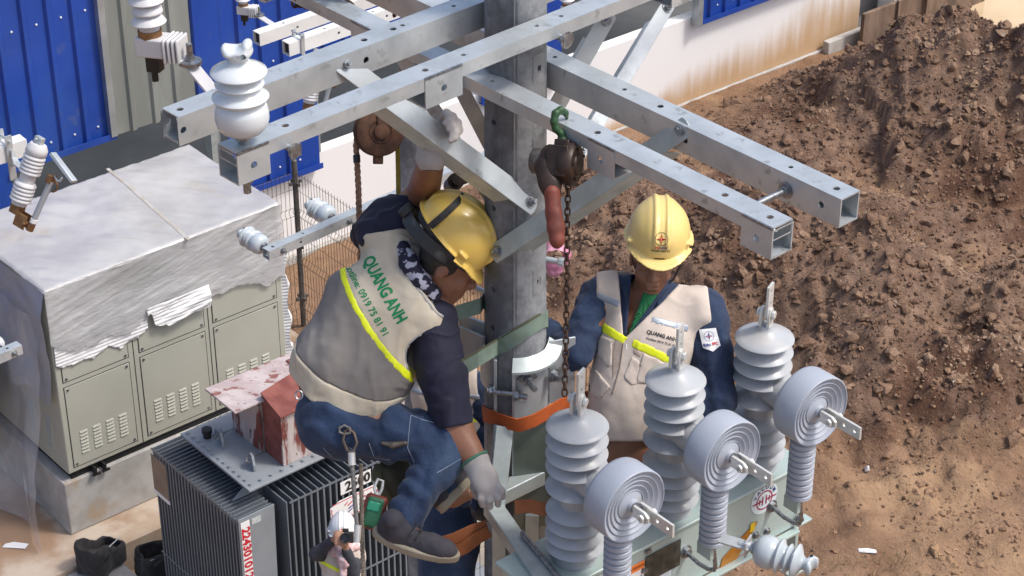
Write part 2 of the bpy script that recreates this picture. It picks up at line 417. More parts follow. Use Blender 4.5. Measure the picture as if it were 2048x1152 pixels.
M_soil = soil_mix('site_soil', ((.31, .195, .125), (.24, .145, .09), (.385, .25, .15), (.17, .10, .062), 1.6, .55, 9), ((.185, .115, .08), (.27, .178, .126), (.125, .068, .045), (.36, .245, .165), 5, .7, 24))
def seg_dist(x, y, pts):
    """distance to a polyline and interpolated third value along it"""
    bd = np.full(x.shape, 1e9); bv = np.zeros(x.shape)
    for (ax, ay, av), (bx, by, bv_) in zip(pts[:-1], pts[1:]):
        dx, dy = bx-ax, by-ay; t = np.clip(((x-ax)*dx+(y-ay)*dy)/(dx*dx+dy*dy), 0, 1)
        d = np.hypot(x-ax-t*dx, y-ay-t*dy); k = d < bd; bd = np.where(k, d, bd); bv = np.where(k, av+t*(bv_-av), bv)
    return bd, bv
def ridge(x, y, pts, w):
    d, h = seg_dist(x, y, pts); q = np.clip(d/w, 0, 1)
    return h*(1-q)**1.15*(1+.35*q)
FRONT = [(.5, 14.9, .55), (1.2, 14.6, .85), (2.0, 14.2, 1.05), (2.95, 13.55, 1.25), (3.9, 12.6, 1.2), (4.9, 12.1, .95), (6.4, 12.4, .8)]
VALE = [(2.3, 16.2, .12), (3.4, 15.9, .2), (4.4, 15.3, .26), (5.4, 14.6, .3), (7, 14.2, .3)]
BACK = [(3.7, 17.0, .55), (4.4, 17.3, 1.05), (5.0, 17.3, 1.5), (6.0, 17.0, 1.75), (8.2, 16.6, 2.0)]
APRON = [(1.5, 9.7, .16), (2.8, 10.3, .34), (3.9, 10.6, .30), (5.6, 10.6, .2)]
def heap_mask(x, y):
    wx = x+.35*fbm(x*1.1, y*1.1, 0, 3, 5); wy = y+.35*fbm(x*1.1, y*1.1, 3.3, 3, 9)
    a = ridge(wx, wy, FRONT, 2.0); b = ridge(wx, wy, BACK, 2.0); c = ridge(wx, wy, VALE, 1.5); return np.maximum(np.maximum(a, b), c)+.15*np.minimum(a, b)
def ground_h(x, y):
    x = np.asarray(x, float); y = np.asarray(y, float)
    s = x*SD[0]+y*SD[1]; t = x*TD[0]+y*TD[1]
    hm = heap_mask(x, y)
    h = hm + np.clip(hm*1.8, 0, 1)*(.11*fbm(x*1.5, y*1.5, 0, 4, 21)+.075*np.abs(fbm(x*4.2, y*4.2, 0, 3, 33))+.035*np.abs(fbm(x*11, y*11, 0, 3, 35)))
    wx = x+.3*fbm(x*.9, y*.9, 0, 2, 8)
    h = h + ridge(wx, y, APRON, 1.6)*(.6+.5*fbm(x*2.4, y*2.4, 0, 4, 40))
    h = h + .035*fbm(x*.8, y*.8, 0, 4, 2) + .03*fbm(x*3.1, y*3.1, 0, 3, 6) + .05*np.abs(fbm(x*1.6, y*2.2, 0, 3, 16))*np.clip((s-6.9)/.6, 0, 1) + .014*np.abs(fbm(x*8, y*8, 0, 3, 4))
    near_wall = np.clip((t+13.1)/1.1, 0, 1); h = h*near_wall - .02*(1-near_wall)
    pit = np.clip((6.9-s)/.5, 0, 1)*np.clip((t+9.5)/.1, 0, 1)*np.clip((s-.4)/.5, 0, 1)
    slab = np.clip((6.45-s)/.3, 0, 1)*np.clip((-9.3-t)/.1, 0, 1)*np.clip((t+12.0)/.3, 0, 1)
    inside = np.clip((-12.72-t)/.1, 0, 1)
    h = h*(1-pit)*(1-slab)*(1-inside) - .42*pit - .14*slab - .14*inside
    pud = np.clip(1-np.hypot((s-19.3)/2.6, (t+12.0)/1.5)**2, 0, 1); h = h*(1-np.clip(pud*3, 0, 1)) - .12*pud
    return h
def axis(lo, hi, step, out):
    a = list(np.arange(lo, hi+1e-6, step)); d = step*2; x = a[-1]
    while x < out: x += d; a.append(x); d *= 1.5
    d = step*2; x = a[0]; pre = []
    while x > -out: x -= d; pre.append(x); d *= 1.5
    return np.array(pre[::-1]+a)
gx = axis(-1.2, 6.6, .038, 220); gy = axis(8.2, 22, .038, 240)
XX, YY = np.meshgrid(gx, gy); ZZ = ground_h(XX, YY)
far = np.clip((np.hypot(XX, YY-14)-14)/20, 0, 1); ZZ = ZZ*(1-far)
nv = len(gx); nr = len(gy)
idx = np.arange(nv*nr).reshape(nr, nv)
quads = np.stack([idx[:-1, :-1], idx[:-1, 1:], idx[1:, 1:], idx[1:, :-1]], -1).reshape(-1, 4)
me = bpy.data.meshes.new('ground'); me.vertices.add(nv*nr); me.vertices.foreach_set('co', np.stack([XX, YY, ZZ], -1).ravel())
me.loops.add(len(quads)*4); me.loops.foreach_set('vertex_index', quads.ravel()); me.polygons.add(len(quads))
me.polygons.foreach_set('loop_start', np.arange(len(quads))*4); me.polygons.foreach_set('loop_total', np.full(len(quads), 4)); me.update(calc_edges=True)
me.materials.append(M_soil); me.shade_smooth()
hmq = heap_mask(XX, YY)
_at = me.attributes.new('spoil', 'FLOAT', 'POINT'); _at.data.foreach_set('value', np.clip((hmq+.10*fbm(XX*1.7, YY*1.7, 0, 3, 79))/.32, 0, 1).astype(np.float32).ravel())
ground = bpy.data.objects.new('ground', me); put(ground); tag(ground, kind='structure')

# clods of earth: three kinds of lump, scattered, one mesh each size class
def lump(seed, sub=1):
    bm = bmesh.new(); bmesh.ops.create_icosphere(bm, subdivisions=sub, radius=1.0)
    v = np.array([p.co[:] for p in bm.verts]); f = [[q.index for q in p.verts] for p in bm.faces]; bm.free()
    k = 1+.7*vnoise(v[:, 0]*1.6+seed*7.1, v[:, 1]*1.6, v[:, 2]*1.6, seed)+.35*vnoise(v[:, 0]*4, v[:, 1]*4, v[:, 2]*4, seed+3)
    for j in range(7):                                      # broken faces
        n_ = RNG.normal(size=3); n_ /= np.linalg.norm(n_); w_ = v*k[:, None]; s_ = w_ @ n_; k = np.where(s_ > .62, k*.62/np.maximum(s_, .62), k)
    return v*k[:, None]*np.array([1, .8, .62]), np.array(f)
LUMPS = [lump(i, 1) for i in range(6)]
LUMPS2 = [lump(i+20, 2) for i in range(6)]
def scatter(n, xr, yr, size, acc, lumps, sink=.35):
    vs_, fs_ = [], []; off = 0; got = 0
    x = RNG.uniform(*xr, n*6); y = RNG.uniform(*yr, n*6); keep = acc(x, y) > RNG.uniform(0, 1, n*6); x, y = x[keep][:n], y[keep][:n]
    z = ground_h(x, y); sz = size[0]*(size[1]/size[0])**(RNG.uniform(0, 1, len(x))**2.2)
    for i in range(len(x)):
        v, f = lumps[i % len(lumps)]; a, b, c = RNG.uniform(0, 6.28, 3)
        ca, sa, cb, sb = math.cos(a), math.sin(a), math.cos(b), math.sin(b)
        R_ = np.array([[ca, -sa, 0], [sa, ca, 0], [0, 0, 1]]) @ np.array([[1, 0, 0], [0, cb, -sb], [0, sb, cb]])
        vs_.append((v*sz[i]) @ R_.T+np.array([x[i], y[i], z[i]+sz[i]*(.5-sink)])); fs_.append(f+off); off += len(v)
    return np.concatenate(vs_), np.concatenate(fs_)
acc_heap = lambda x, y: np.clip(heap_mask(x, y)*2.2, 0, 1)*np.clip((x*TD[0]+y*TD[1]+12.6)/.3, 0, 1)
acc_flat = lambda x, y: np.clip(.55-heap_mask(x, y)*2, 0, 1)*np.clip((x*SD[0]+y*SD[1]-6.9)/.5, 0, 1)*np.clip((x*TD[0]+y*TD[1]+12.4)/.5, .0, 1)*(.25+.75*(vnoise(x*1.3, y*1.3, 0, 91) > .1))
def stuff_obj(name, vf, m, label):
    v, f = vf; me = bpy.data.meshes.new(name); me.vertices.add(len(v)); me.vertices.foreach_set('co', v.ravel())
    me.loops.add(len(f)*3); me.loops.foreach_set('vertex_index', f.ravel().astype(np.int32)); me.polygons.add(len(f))
    me.polygons.foreach_set('loop_start', np.arange(len(f))*3); me.polygons.foreach_set('loop_total', np.full(len(f), 3)); me.update(calc_edges=True)
    me.materials.append(m); me.shade_smooth(); me.set_sharp_from_angle(angle=rad(38)); o = bpy.data.objects.new(name, me); put(o); tag(o, label, 'earth', kind='stuff'); return o
stuff_obj('soil_crumbs', scatter(30000, (-.6, 7), (9.5, 20), (.006, .040), acc_heap, LUMPS), M_clod, 'brown crumbs of earth covering the two soil heaps')
stuff_obj('soil_clods', scatter(3600, (-.3, 7), (9.6, 20), (.026, .115), acc_heap, LUMPS2, .55), M_clod, 'larger brown clods of earth on the soil heaps')
stuff_obj('gravel', scatter(9000, (-1.6, 6.5), (8.2, 21), (.005, .038), acc_flat, LUMPS), M_clod, 'loose pebbles and crumbs on the flat tan mud')

acc_near = lambda x, y: np.clip((x-1.2)/1.2, 0, 1)*np.clip((12.2-y)/1.5, 0, 1)*(.12+.88*(fbm(x*1.5, y*1.5, 0, 2, 97) > .05))
stuff_obj('clay_lumps', scatter(900, (1.2, 6.2), (8.2, 12), (.012, .075), acc_near, LUMPS2, .6), M_clay, 'orange tan lumps of clay on the mud in front of the heap')
# puddle of muddy water
M_pud = mat('muddy_water', (.58, .45, .29), .12, 0, (.52, .39, .24), 1.5, 3, spec=.5)
pv = []; 
for k in range(40):
    a = 2*math.pi*k/40; r = 1+.12*math.sin(3*a+.6)+.08*math.sin(7*a); pv.append(ST(18.7+2.2*r*math.cos(a), -12.2+1.0*r*math.sin(a), -.03))
pud = mesh_obj('puddle', pv, [list(range(40))], M_pud); tag(pud, kind='structure')

# concrete slabs on the left
M_conc = mat('concrete', (.40, .36, .31), .9, 0, (.31, .28, .24), 3, 6, bump=.25, bscale=40, bdist=.01, c3=(.47, .35, .24), scale3=1.1, lo3=.45, hi3=.62, spec=.2)
M_conc_mud = mat('concrete_muddy', (.42, .32, .235), .9, 0, (.50, .42, .34), 2.0, 7, .4, .62, bump=.3, bscale=26, bdist=.015, c3=(.32, .21, .135), scale3=.9, lo3=.48, hi3=.62, spec=.2)
M_conc_pl = mat('concrete_plinth', (.46, .45, .43), .88, 0, (.35, .335, .31), 4, 7, .35, .68, bump=.3, bscale=45, bdist=.008, c3=(.40, .31, .22), scale3=2.2, lo3=.6, hi3=.75, spec=.2)
b = MB(STF); b.box(-3, 6.4, 9.35, 11.9, -.45, 0); tag(b.build('concrete_pavement', M_conc_mud, bevel=.012), kind='structure')
b = MB(STF); b.box(.6, 6.6, 5.2, 9.348, -.50, -.33); tag(b.build('concrete_floor', M_conc, bevel=.01), kind='structure')

# ------------------------------------------------------------------ warehouse
FT = 12.7                                                       # facade plane (distance from the pole line)
M_blue = mat('blue_sheet', (.013, .06, .34), .42, .0, (.010, .05, .285), 1.5, 4, spec=.5, bump=.12, bscale=2.6, bdist=.03, coat=.15, c3=(.026, .08, .34), scale3=.7, lo3=.5, hi3=.72, c4=(.05, .09, .28), scale4=5, lo4=.62, hi4=.75)
M_white = mat('white_plaster', (.80, .79, .78), .85, 0, (.76, .75, .745), 2, 5, bump=.08, bscale=30, spec=.2)
M_trans = mat('translucent_sheet', (.27, .285, .265), .3, 0, (.20, .212, .195), 2.5, 5, spec=.5, stretch=(1, 1, .25))
M_dark = mat('interior_floor', (.17, .17, .17), .6, 0, (.13, .13, .13), 1.4, 5, spec=.4)
M_inner = mat('interior_wall', (.25, .25, .25), .8)
# stained white wall: mud splashed up from the ground
def stained(name):
    m = bpy.data.materials.new(name); m.use_nodes = True; nt = m.node_tree; N = nt.nodes; L = nt.links; b = N['Principled BSDF']
    tc = N.new('ShaderNodeTexCoord'); sep = N.new('ShaderNodeSeparateXYZ'); L.new(tc.outputs['Object'], sep.inputs[0])
    n1 = N.new('ShaderNodeTexNoise'); n1.inputs['Scale'].default_value = 1.1; n1.inputs['Detail'].default_value = 6; L.new(tc.outputs['Object'], n1.inputs[0])
    mp = N.new('ShaderNodeMapping'); mp.inputs['Scale'].default_value = (9, 9, .5); L.new(tc.outputs['Object'], mp.inputs[0])
    n2 = N.new('ShaderNodeTexNoise'); n2.inputs['Scale'].default_value = 1.0; n2.inputs['Detail'].default_value = 5; L.new(mp.outputs[0], n2.inputs[0])
    def ma(op, a, b_=None, c=None):
        x = N.new('ShaderNodeMath'); x.operation = op
        for i, v in enumerate((a, b_, c)):
            if v is None: continue
            if isinstance(v, (int, float)): x.inputs[i].default_value = v
            else: L.new(v, x.inputs[i])
        return x.outputs[0]
    # splash height grows along the wall (x world) ; z measured from the wall foot
    hgt = ma('MULTIPLY_ADD', sep.outputs[0], .21, -.52)
    hgt = ma('MINIMUM', ma('MAXIMUM', hgt, .03), .85)
    v = ma('DIVIDE', sep.outputs[2], hgt)
    v = ma('ADD', v, ma('MULTIPLY_ADD', n1.outputs['Fac'], 1.0, -.5)); v = ma('ADD', v, ma('MULTIPLY_ADD', n2.outputs['Fac'], .9, -.45))
    r = N.new('ShaderNodeMapRange'); r.interpolation_type = 'SMOOTHSTEP'; r.inputs[1].default_value = 1.25; r.inputs[2].default_value = .1; L.new(v, r.inputs[0])
    mx = N.new('ShaderNodeMix'); mx.data_type = 'RGBA'; L.new(r.outputs[0], mx.inputs[0]); mx.inputs[6].default_value = (.79, .78, .77, 1); mx.inputs[7].default_value = (.50, .34, .20, 1)
    L.new(mx.outputs[2], b.inputs['Base Color']); b.inputs['Roughness'].default_value = .88
    return m
M_wall = stained('stained_white_plaster')
wh = thing('warehouse', 'blue and white warehouse with corrugated cladding and dark wall openings behind the site', 'building', ST(8, -FT, 0))
b = MB(STF); b.box(6.46, 16.76, FT, FT+.16, -.12, 1.2); b.build('low_wall', M_wall, wh, bevel=.008)
b = MB(STF); b.box(6.46, 16.76, FT-.05, FT-.002, -.15, .02)
b.box(16.0, 16.74, FT-.16, FT-.052, -.15, .16); b.build('footing', M_conc_pl, wh, bevel=.01)
b = MB(STF); b.box(16.78, 21.5, FT+.5, FT+.62, -.15, 1.1); b.build('recessed_wall', M_inner, wh)
b = MB(STF); b.box(19.2, 24, FT, FT+.15, -.15, .9); b.build('end_wall', M_white, wh)
b = MB(STF); b.box(17.6, 17.9, FT+.1, FT+.4, -.1, 1.2); b.build('column_stub', M_white, wh, bevel=.01)
b = MB(STF); b.box(-6, 24, FT+.17, FT+16, -.12, -.02); b.build('interior_floor', M_dark, wh)
M_roof = bpy.data.materials.new('translucent_fill_roof'); M_roof.use_nodes = True; _n = M_roof.node_tree; _n.nodes.clear()  # roof out of view, made translucent to brighten the dark interior
_a = _n.nodes.new('ShaderNodeBsdfTranslucent'); _a.inputs[0].default_value = (.5, .52, .5, 1); _b = _n.nodes.new('ShaderNodeBsdfDiffuse'); _b.inputs[0].default_value = (.4, .42, .4, 1); _m = _n.nodes.new('ShaderNodeMixShader'); _m.inputs[0].default_value = .5; _o = _n.nodes.new('ShaderNodeOutputMaterial')
_n.links.new(_a.outputs[0], _m.inputs[1]); _n.links.new(_b.outputs[0], _m.inputs[2]); _n.links.new(_m.outputs[0], _o.inputs[0])
b = MB(STF); b.add([(-6.2, FT-.3, 6.0), (24.2, FT-.3, 6.0), (24.2, FT+16.2, 6.4), (-6.2, FT+16.2, 6.4)], [(0, 1, 2, 3)]); b.build('roof', M_roof, wh)
for s0 in (2.2, 4.75, 8.2, 12.4):                                # joints and a pale line on the shop floor
    b = MB(STF); b.box(s0, s0+.02, FT+.3, FT+9, -.019, -.016); b.build('floor_joint', M_inner, wh)
b = MB(STF)
def corrugated(s0, s1, z0, z1, m, name, pitch=.27, y=FT-.06, rib=.035):
    x = s0; pr = [(s0, 0.0)]; k = math.ceil(s0/pitch)*pitch
    while k < s1-.05:
        for dx, h in ((-.045, 0), (-.022, rib), (.022, rib), (.045, 0)):
            if s0 < k+dx < s1: pr.append((k+dx, h))
        k += pitch
    pr.append((s1, 0)); V_ = []; n = len(pr); F_ = []
    for x, h in pr: V_ += [(x, y-h, z0), (x, y-h, z1), (x, y-h+.004, z0), (x, y-h+.004, z1)]
    for i in range(n-1):
        a, c = i*4, i*4+4; F_ += [(a, c, c+1, a+1), (a+2, a+3, c+3, c+2), (a, a+2, c+2, c)]
    q = MB(STF); q.add(V_, F_); return q.build(name, m, wh, smooth=None)
def clad(s0, s1, z0, z1, step=1.08):
    x = s0
    while x < s1-.01:
        e = min(x+step, s1); corrugated(x, e, z0, z1, M_blue, 'cladding_sheet'); x = e
    q = MB(STF)                                                  # bottom flashing and screws
    q.box(s0, s1, FT-.125, FT-.012, z0-.008, z0+.0); q.box(s0, s1, FT-.125, FT-.117, z0, z0+.06); q.build('flashing', M_blue, wh, smooth=None)
    q = MB(STF)
    k = math.ceil(s0/.27)*.27+.135
    while k < s1:
        for z in (z0+.16, z0+1.45): q.lathe([(.013, 0), (.011, .008), (0, .012)], 8, frame((k, FT-.062, z), (0, 0, 1), (0, -1, 0)))
        k += .27
    q.build('screws', mat('screw_head', (.75, .77, .8), .4, .2), wh, kind='stuff')
clad(-3.0, 3.98, 1.10, 6.0)
clad(3.984, 5.17, 2.27, 6.0); clad(6.17, 6.52, 2.27, 6.0)
clad(6.524, 7.69, 1.07, 6.0); clad(7.694, 10.02, 2.45, 6.0); clad(10.03, 11.27, 1.09, 6.0); clad(11.274, 13.58, 2.45, 6); clad(13.59, 16.7, 1.12, 6.0)
corrugated(5.175, 6.165, 2.27, 6.0, M_trans, 'skylight_sheet', pitch=.27, y=FT-.066, rib=.03)
b = MB(STF); b.box(5.10, 5.172, FT-.14, FT-.02, 2.3, 6); b.build('jamb_trim', mat('zinc_trim', (.5, .53, .55), .4, .6, (.4, .43, .45), 5), wh)
for s0 in (4.02, 6.36): b = MB(STF); b.box(s0, s0+.12, FT+.02, FT+.14, -.1, 2.26); b.build('steel_column', M_galv_old, wh)
b = MB(STF); b.box(13.5, 13.58, FT-.14, FT-.02, 1.1, 6); b.build('corner_trim', MATS['zinc_trim'], wh); b = MB(STF); b.box(7.70, 7.74, FT-.02, FT+.1, 1.21, 2.44); b.build('corner_trim', MATS['zinc_trim'], wh)
# formwork boards beyond the wall end
M_form = mat('dark_boards', (.13, .085, .06), .85, 0, (.22, .155, .11), 5, 6, bump=.5, bscale=30, stretch=(1, 1, .4), c3=(.07, .05, .04), scale3=2)
fw = thing('formwork', 'row of dark brown weathered boards standing past the white wall end', 'boards', ST(17, -FT+.25, 0))
for i, (s0, s1) in enumerate(((16.45, 17.25), (17.26, 17.95), (17.96, 19.1))):
    b = MB(STF); b.box(s0, s1, FT-.36+.02*i, FT-.30+.02*i, -.1, .52+.03*(i % 2)); b.build('board', M_form, fw, bevel=.006)
for s0 in (17.1, 17.7): b = MB(STF); b.box(s0, s0+.04, FT-.40, FT-.362, -.1, .55); b.build('stake', M_form, fw)

# ------------------------------------------------------------------ wire mesh fence
M_wire = mat('dark_wire', (.055, .05, .045), .6, .4, (.11, .07, .045), 20, 3)
M_post = mat('dark_post', (.075, .075, .078), .55, .3, (.12, .11, .10), 10, 4)
def fence_panel(p0, p1, name, parent, h=1.9, sp=.052):
    p0 = np.array(p0, float); p1 = np.array(p1, float); L = np.linalg.norm(p1-p0); d = (p1-p0)/L; n = np.cross(d, ZD); b = MB()
    bends = [(0, 0), (.22, 0), (.27, .03), (.32, 0), (.78, 0), (.83, .03), (.88, 0), (1.36, 0), (1.41, .03), (1.46, 0), (h, 0)]
    for i in range(int(L/sp)):
        q = p0+d*(i*sp+.03); b.tube([q+n*o+ZD*z for z, o in bends], .0026, 4)
    for z, o in ((.1, 0), (.22, 0), (.32, 0), (.55, 0), (.78, 0), (.88, 0), (1.12, 0), (1.36, 0), (1.46, 0), (1.68, 0), (h-.03, 0)):
        b.tube([p0+n*.004+ZD*z, p1+n*.004+ZD*z], .0028, 4)
    return b.build(name, M_wire, parent, smooth=None, kind='stuff')
fen = thing('mesh_fence', 'dark welded wire mesh fence with posts around the transformer yard', 'fence', ST(6.55, -11.42, 0))
corn = ST(6.55, -11.42, 0)
def post(p, h=2.0):
    b = MB(); b.cyl(p, p+ZD*h, .03, n=14); b.lathe([(.031, 0), (.031, .015), (.02, .025), (0, .027)], 14, zframe(p+ZD*h, ZD)); o = b.build('post', M_post, fen)
    b = MB()
    for z in (.35, 1.0, 1.75): b.cyl(p+ZD*(z-.02), p+ZD*(z+.02), .036, n=12); b.box(-.075, .075, -.012, .012, z-.015, z+.015, frame(p, SD)); b.box(-.075, .075, -.012, .012, z-.0152, z+.0148, frame(p, TD))
    b.build('clamp', M_post, fen)
posts = [ST(6.55, -11.42, 0), ST(6.55, -8.9, 0), ST(6.55, -6.4, -.1), ST(6.55, -5.33, 0), ST(4.05, -11.42, 0), ST(1.5, -11.42, 0), ST(4.75, -5.33, 0), ST(2.6, -5.33, 0)]
for p in posts: post(p)
for a, c in ((0, 4), (4, 5), (0, 1), (1, 2), (2, 3), (3, 6), (6, 7)): fence_panel(posts[a], posts[c], 'wire_mesh', fen)
# ================================================================== switchgear cabinet in its plastic wrap
M_cab = mat('cabinet_paint', (.43, .43, .365), .45, 0, (.405, .405, .34), 2, 3, spec=.4, bump=.02, bscale=200)
M_black = mat('black_paint', (.012, .012, .013), .5)
M_groove = mat('dark_gap', (.03, .03, .028), .8)
M_film = mat('plastic_film', (.56, .56, .56), .13, 0, (.68, .68, .68), 2.2, 7, .4, .62, bump=.9, bscale=7, bdist=.012, spec=.8, stretch=(1.0, 1.0, 3.2), c3=(.44, .44, .43), scale3=.8, lo3=.48, hi3=.66, coat=.7, alpha=.55)
M_filmtop = mat('plastic_film_top', (.40, .40, .40), .22, 0, (.48, .48, .475), 2.2, 8, .35, .65, bump=.35, bscale=5, bdist=.02, spec=.6, c3=(.40, .375, .33), scale3=1.4, lo3=.55, hi3=.72, coat=.35)
M_foam = mat('foam_sheet', (.84, .84, .83), .6, 0, (.76, .76, .76), 4, 4, wave=(9, 1, 'Z', .6), bump=.35, bscale=20, bdist=.012)
M_tape = mat('dirty_tape', (.40, .36, .30), .5, 0, (.47, .46, .44), 9, 5)
plin = MB(STF); plin.box(2.76, 5.55, 9.775, 11.45, 0.002, .585); tag(plin.build('concrete_plinth', M_conc_pl, bevel=.012), 'pale concrete plinth under the wrapped grey switchgear cabinet', 'plinth')
cab = thing('switchgear_cabinet', 'grey green three bay switchgear cabinet half wrapped in clear plastic film', 'cabinet', ST(4.04, -10.5, .585))
CF = 9.783
b = MB(STF); b.box(2.86, 5.24, CF+.03, 11.25, .586, .668)
for s0 in (3.06, 3.16): b.box(s0, s0+.02, CF-.06, CF+.03, .586, .66); b.box(s0-.03, s0+.05, CF-.07, CF-.06+.02, .586, .60)
b.build('base_frame', M_black, cab)
b = MB(STF); b.box(2.82, 5.26, CF, 11.3, .67, 2.645); b.build('body', M_cab, cab, bevel=.01)
bays = [(2.885, 3.555), (3.675, 4.375), (4.475, 5.19)]
for i, (a, c) in enumerate(bays):
    for nm, z0, z1 in (('door', .725, 1.60), ('upper_panel', 1.66, 2.45)):
        b = MB(STF); b.box(a, c, CF-.006, CF-.0005, z0, z1); g = MB(STF); g.box(a-.008, c+.008, CF-.0015, CF-.0005, z0-.008, z1+.008)
        d = b.build(nm, M_cab, cab, bevel=.003); g.build('panel_gap', M_groove, cab)
        q = MB(STF)
        for x in (a+.03, c-.03):
            for z in (z0+.03, z1-.03): q.cyl((x, CF-.006, z), (x, CF-.014, z), .012, n=10)
        q.build('fastener', M_bolt, d, kind='stuff')
        if nm == 'door':
            for k in range(4):
                x0 = a+.09+k*.137; q = MB(STF)
                for j in range(7):
                    z = z0+.12+j*.037; q.add([(x0, CF-.006, z), (x0+.085, CF-.006, z), (x0+.085, CF-.006, z+.022), (x0, CF-.006, z+.022), (x0+.006, CF-.017, z+.003), (x0+.079, CF-.017, z+.003)],
                                             [(0, 1, 5, 4), (4, 5, 2, 3), (0, 4, 3), (1, 2, 5)])
                q.build('louvre', M_cab, d, smooth=None, kind='stuff')
for x in (3.615, 4.425): b = MB(STF); b.box(x-.004, x+.004, CF-.002, CF+.004, .67, 2.64); b.build('bay_joint', M_groove, cab)
for k in range(2):                                             # side louvres
    q = MB(STF)
    for j in range(10): z = .85+j*.034; q.add([(2.82, 10.0+k*.3, z), (2.82, 10.12+k*.3, z), (2.82, 10.12+k*.3, z+.024), (2.82, 10.0+k*.3, z+.024), (2.806, 10.01+k*.3, z), (2.806, 10.11+k*.3, z)], [(1, 0, 4, 5), (5, 4, 3, 2), (4, 0, 3), (2, 1, 5)])
    q.build('louvre', M_cab, cab, smooth=None, kind='stuff')
P0 = ST(4, -CF, 1)
def front_sz(x, y): g = V(x, y, P0, TD); return float(g @ SD), float(g[2])
def wrap_front(edge_px, name, m, s_lo, s_hi, ztop, bulge, amp, nx=150, nz=46, seed=0, slant=.25, skip=None):
    e = sorted(front_sz(*p) for p in edge_px); es = [q[0] for q in e]; ez = [q[1] for q in e]
    S_ = np.linspace(s_lo, s_hi, nx); zb = np.interp(S_, es, ez)+.022*vnoise(S_*9, S_*0, 0, seed)+.010*vnoise(S_*30, S_*0, 0, seed)+.004*vnoise(S_*80, S_*0, 2, seed)
    zt = ztop(S_) if callable(ztop) else np.full(nx, ztop)
    U = np.linspace(0, 1, nz)[:, None]; SS = np.repeat(S_[None], nz, 0); Z_ = zt[None]*(1-U)+zb[None]*U
    w = Z_-slant*(SS-s_lo)
    y = CF-bulge-amp*(.7*fbm(SS*.9, w*13, 0, 3, seed+3)+.3*fbm(SS*2.0, w*46, 1.5, 2, seed+5)+.9*np.abs(fbm(SS*3, Z_*3, 0, 3, seed+9)))
    V_ = np.stack([SS, y, Z_], -1).reshape(-1, 3); I = np.arange(nx*nz).reshape(nz, nx)
    F_ = np.stack([I[:-1, :-1], I[1:, :-1], I[1:, 1:], I[:-1, 1:]], -1).reshape(-1, 4)
    q = MB(STF); q.add(V_, F_.tolist()); o = q.build(name, m, cab, smooth=70)
    sd = o.modifiers.new('solid', 'SOLIDIFY'); sd.thickness = .004; sd.offset = 1
    return o
wrap_front([(100, 735), (150, 726), (185, 716), (215, 690), (240, 700), (258, 684), (300, 655)], 'foam_sheet', M_foam, 2.83, 3.78, lambda s: np.full(len(s), 2.63), .010, .010, seed=2, slant=.1)
wrap_front([(300, 612), (340, 606), (400, 575), (440, 578), (470, 560), (500, 552), (530, 563), (552, 545)], 'inner_foam', M_foam, 3.785, 5.24, lambda s: np.full(len(s), 2.63), .008, .006, seed=12, slant=.1)
wrap_front([(298, 625), (303, 643), (330, 642), (372, 624), (415, 600), (418, 590)], 'torn_foam_flap', M_foam, 3.77, 4.43, lambda s: 2.12+.0*s, .055, .018, seed=4, slant=.2, nx=90)
wrap_front([(85, 690), (150, 700), (215, 670), (260, 660), (300, 628), (340, 620), (400, 585), (440, 590), (470, 570), (500, 562), (530, 575), (552, 555)], 'plastic_wrap', M_film, 2.80, 5.285, 2.665, .028, .0065, nx=260, nz=70, seed=6)
# film over the top, drooping at the edges
n1, n2 = 120, 90; A_ = np.linspace(2.795, 5.285, n1)[None].repeat(n2, 0); B_ = np.linspace(CF-.03, 11.33, n2)[:, None].repeat(n1, 1)
ez = np.minimum(np.minimum(A_-2.795, 5.285-A_), np.minimum(B_-CF+.03, 11.33-B_))
Z_ = 2.664+.012*fbm(A_*2, B_*2, 0, 3, 3)+.01*np.abs(fbm(A_*5+B_*3, B_*2, 0, 3, 8))-np.clip(.02-ez, 0, 1)*1.0+.02*np.clip(ez, 0, .3)
I = np.arange(n1*n2).reshape(n2, n1); F_ = np.stack([I[:-1, :-1], I[:-1, 1:], I[1:, 1:], I[1:, :-1]], -1).reshape(-1, 4)
q = MB(STF); q.add(np.stack([A_, B_, Z_], -1).reshape(-1, 3), F_.tolist()); q.build('top_film', M_filmtop, cab, smooth=80)
g0, g1 = G(215, 335, 2.68), G(378, 478, 2.68)
def st(g): return float(g @ SD), -float(g @ TD)
q = MB(STF); pts = []
for k in range(40):
    u = k/39; a = st(g0*(1-u)+g1*u); _e = max(0., min(.3, a[0]-2.795, 5.285-a[0], a[1]-CF+.03, 11.33-a[1])); pts.append((a[0], a[1], 2.664+.012*float(fbm(np.array([a[0]*2]), np.array([a[1]*2]), 0, 3, 3)[0])+.01*abs(float(fbm(np.array([a[0]*5+a[1]*3]), np.array([a[1]*2]), 0, 3, 8)[0]))+.02*_e+.003))
q.ribbon(pts, .034, .0012, [np.array((1, .35, 0))]*40); q.build('tape_strip', M_tape, cab)
